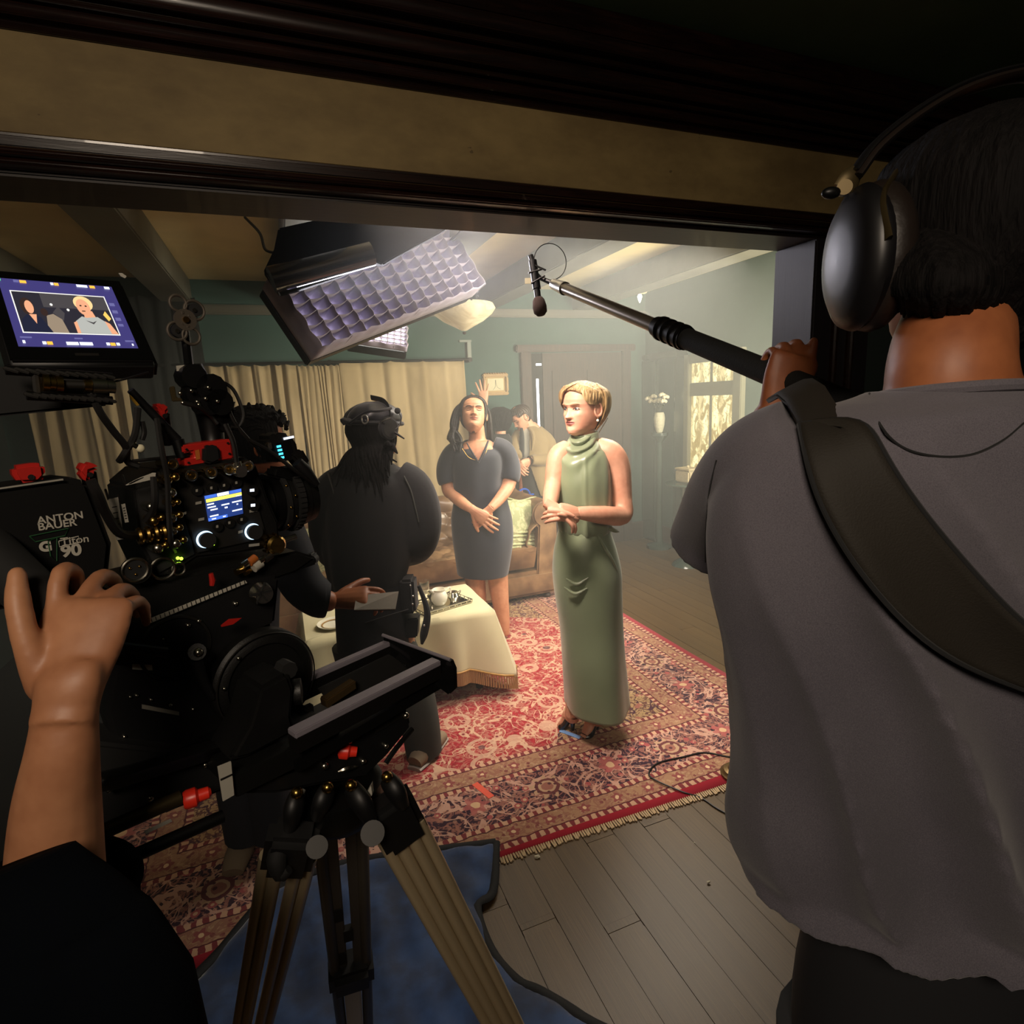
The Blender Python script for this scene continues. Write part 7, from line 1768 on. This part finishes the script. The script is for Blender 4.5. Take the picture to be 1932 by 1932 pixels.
# slide plate with two rails
sp_ = thing('slide_plate', 'black slide plate with two perforated metal rails and end stop', 'slide plate', RP(700, 1290, .1))
mat('rail_metal', '#8f8992', .4, .35); mat('rail_black', '#1c1a19', .38, .5)
def rail(name, p, q, t0, t1, hh, m_, dn=0.0):
    a_, b2 = RP(*p, t0), RP(*q, t0); c_ = (a_ + b2) / 2 - UP * (hh / 2 + dn) - RB * (t0 - t1) / 2; L = np.linalg.norm(b2 - a_) / 2
    return MB().box(c_, (L, abs(t0 - t1) / 2, hh / 2), (b2 - a_, RB, UP)).build(name, m_, sp_, bevel=.0015)
r1 = rail('rail', (557, 1384), (832, 1246), .165, .143, .009, 'rail_metal'); rail('rail_body', (557, 1384), (832, 1246), .165, .141, .022, 'rail_black', .0092)
r2 = rail('rail', (550, 1292), (738, 1210), .045, .030, .009, 'rail_metal'); rail('rail_body', (550, 1292), (738, 1210), .046, .028, .026, 'rail_black', .0092)
for k in range(5):
    f = .08 + .2 * k; a_, b2 = RP(557, 1384, .154), RP(832, 1246, .154); q = a_ + (b2 - a_) * f; MB().disc(q + UP * .0004, UP, .0042, .0008, 14).build('rail_hole', 'rubber', r1)
    for j in range(4):
        q2 = q + (b2 - a_) * (.03 + .034 * j); MB().box(q2 + UP * .0002, (.0022, .0022, .0004), (RA, RB, UP)).build('engraving', 'cam_grey', r1)
for k in range(9):
    a_, b2 = RP(550, 1292, .038), RP(738, 1210, .038); q = a_ + (b2 - a_) * (.08 + .105 * k); MB().disc(q + UP * .0004, UP, .0028, .0008, 12).build('rail_hole', 'rubber', r2)
rail('lower_tube', (560, 1440), (845, 1275), .16, .14, .016, 'black_metal'); rail('base_bar', (440, 1465), (640, 1372), .15, .02, .03, 'cam_black')
# end stop plate
e0, e1 = RP(722, 1199, .03), RP(850, 1246, .175)
ed = unit(e1 - e0)
MB().prism([e0, e1, RP(857, 1262, .178), RP(858, 1300, .178), RP(845, 1312, .175), RP(826, 1296, .165), e0 - UP * .03], RA * .007).build('end_plate', 'black_gloss', sp_, bevel=.0015)
MB().tube([e0 + UP * .001, e1 + UP * .001], .003, 8).build('end_lip', 'rail_metal', sp_)
for (x, y, t_) in ((762, 1222, .06), (790, 1235, .09), (765, 1252, .08)): MB().ball(RP(x, y, t_), .0035, 5).build('screw', 'silver_conn', sp_)
plate('cross_plate', [(600, 1300), (735, 1235), (780, 1262), (640, 1345)], .06, .004, 'rubber', sp_, .001)
plate('copper_block', [(615, 1322), (672, 1284), (674, 1300), (618, 1338)], .075, .02, 'brass_old', sp_, .002); plate('bubble_level', [(576, 1335), (592, 1328), (594, 1346), (580, 1352)], .075, .01, 'cam_grey', sp_, .002)
plate('front_clamp', [(490, 1300), (545, 1268), (556, 1300), (552, 1350), (560, 1382), (470, 1430), (430, 1440), (470, 1370)], .13, .07, 'cam_black', sp_, .006)
# knobbed spindle beside the wheel
MB().lathe(RP(520, 1312, .09), [(0, -.02), (.016, -.02), (.02, -.012), (.02, 0), (.012, .003), (.012, .02), (.018, .024), (.018, .034), (0, .036)], RB * .5 + RA * .85, 24).build('spindle', 'cam_black', sp_)
MB().ring(RP(512, 1308, .10), RB * .5 + RA * .85, .017, .003, 26, 6).build('spindle_ring', 'gold_conn', sp_); knob('thumb_knob', 533, 1258, .10, .012, .02, 'rubber', sp_, 8)
rk2 = MB().cyl(RP(636, 1416, .13), RP(630, 1412, .11), .006, 8).build('locking_knob', 'orange_plug', sp_)
MB().lathe(RP(636, 1416, .13), [(0, 0), (.010, 0), (.012, .004), (.012, .016), (.008, .019), (.007, .028), (0, .029)], RA * .8 + RB * .6 - UP * .25, 10).build('grip', 'red_bright', rk2)
# side plate of the head under the rails
plate('under_block', [(560, 1448), (700, 1368), (772, 1338), (778, 1372), (735, 1425), (690, 1470), (620, 1480), (520, 1500), (440, 1500), (450, 1480)], .14, .13, 'black_plastic', sp_, .006)
plate('lit_panel', [(706, 1368), (765, 1336), (768, 1348), (708, 1384)], .1415, .001, 'cam_grey', sp_, 0)
MB().tube([RP(778, 1375, .15), RP(745, 1415, .155), RP(728, 1440, .155)], .004, 8, sub=3).build('brake_lever', 'black_metal', sp_)
for (x, y, r_) in ((765, 1350, .0055), (728, 1407, .0045), (685, 1436, .005), (612, 1445, .006), (660, 1398, .004)): MB().ball(RP(x, y, .142), r_, 6).build('bolt', 'silver_conn', sp_)
plate('small_tag', [(680, 1380), (694, 1372), (695, 1377), (682, 1385)], .1418, .0008, 'white_label', sp_, 0); MB().tube([RP(638, 1456, .142), RP(655, 1450, .146), RP(676, 1446, .142)], [.001, .004, .001], 6, sub=4).build('silver_edge', 'silver_conn', sp_)
# ------------------------------------------------------------------ tripod
tp = thing('tripod', 'metal tube tripod carrying the camera, standing on the blue blanket', 'tripod', FL(680, 2000))
mat('leg_alu', '#b3a283', .34, .35); mat('leg_dark', '#4a453e', .45, .3)
bowl = A(640, 1500, .86)
MB().lathe(bowl - UP * .03, [(0, -.02), (.03, -.02), (.055, .0), (.065, .02), (.065, .05), (.05, .055), (0, .055)], UP, 36).build('bowl', 'black_metal', tp)
def leg(topd, foot, lab, tubes, m_, spread=.030, rr_=.0095, mid=.0):
    top_, f0 = topd, foot; d = unit(f0 - top_); lat = unit(np.cross(d, CC - (top_ + f0) / 2)); dpt = unit(np.cross(lat, d)); L = np.linalg.norm(f0 - top_)
    lg = MB().box(top_ + d * .0, (.034, .022, .045), (lat, dpt, d)).build('leg', 'black_plastic', tp, bevel=.01)
    for (o1, o2) in tubes: MB().cyl(top_ + lat * o1 + dpt * o2 + d * .02, f0 + lat * o1 * .8 + dpt * o2 - d * .05, rr_, 16).build('leg_tube', m_, lg)
    MB().box(f0 - d * .05, (.034, .018, .03), (lat, dpt, d)).build('leg_clamp', 'black_plastic', lg, bevel=.006)
    MB().ball(f0 - d * .012, .012, 6).build('foot_spike', 'rubber', lg)
    # hinge bracket up to the bowl
    MB().tube([bowl + unit((top_ - bowl) * np.array([1, 1, 0])) * .05 - UP * .02, (bowl + top_) / 2 + unit((top_ - bowl) * np.array([1, 1, 0])) * .02, top_], [.018, .021, .020], 12, sub=4).build('hinge_arm', 'black_metal', lg)
    return lg
lr = leg(A(748, 1545, .84), FL(1052, 2125, .035), 'r', ((-.026, .006), (-.008, .010), (.011, .006), (.029, .0)), 'leg_alu')
ll = leg(A(548, 1600, .80), FL(440, 2110, .035), 'l', ((-.030, .0), (-.013, .006), (.013, .006), (.030, .0)), 'leg_alu')
lb = leg(A(640, 1530, .93), FL(676, 2010, .035), 'b', ((-.034, .0), (.034, .0)), 'leg_dark', rr_=.011)
# back leg: slotted plates and lower rail
tb_, fb_ = A(640, 1530, .93), FL(676, 2010, .035); d = unit(fb_ - tb_); lat = unit(np.cross(d, CC - (tb_ + fb_) / 2)); L = np.linalg.norm(fb_ - tb_)
for o1 in (-.018, .018): MB().box(tb_ + d * L * .28 + lat * o1, (.012, .004, L * .24), (lat, np.cross(d, lat), d)).build('slotted_rail', 'leg_dark', lb, bevel=.002)
for k in range(3): MB().box(tb_ + d * L * (.3 + .08 * k) + lat * (.0 if k % 2 else .016), (.009, .006, .02), (lat, np.cross(d, lat), d)).build('slot', 'rubber', lb)
MB().box(tb_ + d * L * .53, (.044, .03, .035), (lat, np.cross(d, lat), d)).build('mid_clamp', 'black_plastic', lb, bevel=.012)
MB().box(tb_ + d * L * .77, (.017, .010, L * .22), (lat, np.cross(d, lat), d)).build('lower_rail', 'leg_alu', lb, bevel=.003); MB().box(tb_ + d * L * .78 + unit(CC - tb_) * .011, (.005, .002, L * .15), (lat, np.cross(d, lat), d)).build('groove', 'leg_dark', lb)
# bowl clamp handles and knobs seen from above
for (x, y, x2, y2, D_) in ((618, 1490, 600, 1540, .80), (662, 1486, 700, 1550, .80), (730, 1470, 760, 1520, .82), (560, 1500, 548, 1560, .78)):
    k_ = MB().tube([A(x, y, D_), A((x + x2) / 2, (y + y2) / 2 - 4, D_ - .01), A(x2, y2, D_)], [(.010, .014), (.013, .016), (.009, .010)], 14, sub=4).build('lock_lever', 'black_plastic', tp); MB().ball(A(x, y - 4, D_ - .016), .008, 8).build('brass_bolt', 'gold_conn', k_)
for (x, y, D_, r_) in ((703, 1572, .80, .016), (598, 1598, .78, .014)): MB().cyl(A(x, y, D_), A(x, y, D_ - .02), r_, 20).build('round_cap', 'cam_grey', tp)
MB().prism([A(552, 1482, .8), A(572, 1500, .8), A(570, 1520, .8), A(550, 1500, .8)], FH * .01).build('white_tag', 'white_label', tp); MB().prism([A(690, 1500, .8), A(700, 1482, .8), A(702, 1500, .8), A(694, 1510, .8)], FH * .01).build('white_tag', 'white_label', tp)
MB().tube([A(530, 1600, .78), A(522, 1620, .77), A(530, 1650, .77), A(545, 1640, .77)], [.012, .013, .010, .006], 10, sub=3).build('strap_loop', 'rubber', tp)

# ------------------------------------------------------------------ small fittings around the lens
fx = thing('knurled_knob', 'brass knurled knob with silver rod beside the display', 'knob', RP(514, 1026, .02)); fx['category'] = 'fitting'; fx.name = 'rod_fitting'
MB().lathe(RP(514, 1026, .0), [(0, 0), (.013, 0), (.0145, .004), (.0145, .014), (.011, .018), (0, .019)], RB, 20).build('thumb_wheel', 'gold_conn', fx); MB().cyl(RP(518, 1026, -.01), RP(558, 1012, -.01), .0045, 12).build('rod', 'silver_conn', fx)
for k in range(10): MB().box(RP(514, 1026, .009) + (RA * math.cos(k * .628) + UP * math.sin(k * .628)) * .0145, (.0015, .006, .0015), (RA, RB, UP)).build('knurl', 'gold_conn', fx)
pg = thing('power_plugs', 'cluster of gold and white power plugs under the lens', 'plugs', RP(470, 1068, .0))
for (x, y, dx_, dy_, r_, m_) in ((445, 1080, 14, -6, .005, 'gold_conn'), (455, 1068, 12, -8, .006, 'silver_conn'), (470, 1062, 12, -10, .006, 'orange_plug'), (478, 1072, 14, -10, .007, 'white_label'), (488, 1060, 12, -8, .005, 'silver_conn'), (500, 1056, 12, -8, .005, 'cam_grey'), (462, 1082, 10, -6, .004, 'gold_conn')):
    MB().cyl(RP(x, y, .015), RP(x + dx_, y + dy_, .012), r_, 12).build('plug', m_, pg)
MB().tube([RP(398, 1082, .03), RP(401, 1095, .03), RP(400, 1105, .03)], [.003, .004, .003], 8).build('red_plug', 'red_anod', pg)
hsx = thing('focus_handset', 'black focus handset with violet edge light by the crew member\u2019s forearm', 'handset', W_(565, 1050, -.12))
hsx['label'] = 'black focus handset with a violet edge light right of the lens'
c_ = W_(566, 1062, -.10); hu = unit(CR * .95 + UP * .28); hv = unit(UP * .95 - CR * .28)
MB().box(c_, (.055, .02, .018), (hu, FH, hv)).build('case', 'black_plastic', hsx, bevel=.005); MB().box(c_ - FH * .0205 + hv * .008, (.045, .001, .002), (hu, FH, hv)).build('edge_light', 'led_violet', hsx); MB().box(c_ - FH * .0205 - hv * .004 + hu * .012, (.014, .001, .004), (hu, FH, hv)).build('label_plate', 'white_label', hsx)
MB().cyl(c_ + hu * .05, c_ + hu * .05 - FH * .03, .014, 18).build('focus_wheel', 'rubber', hsx)
# ------------------------------------------------------------------ put every Empty at the base of its thing
for o in list(bpy.data.objects):
    if o.type == 'EMPTY' and 'at' in o:
        at = Vector(o['at']); del o['at']
        o.location = at
        for ch in o.children:
            ch.matrix_parent_inverse = Matrix.Translation(-at)
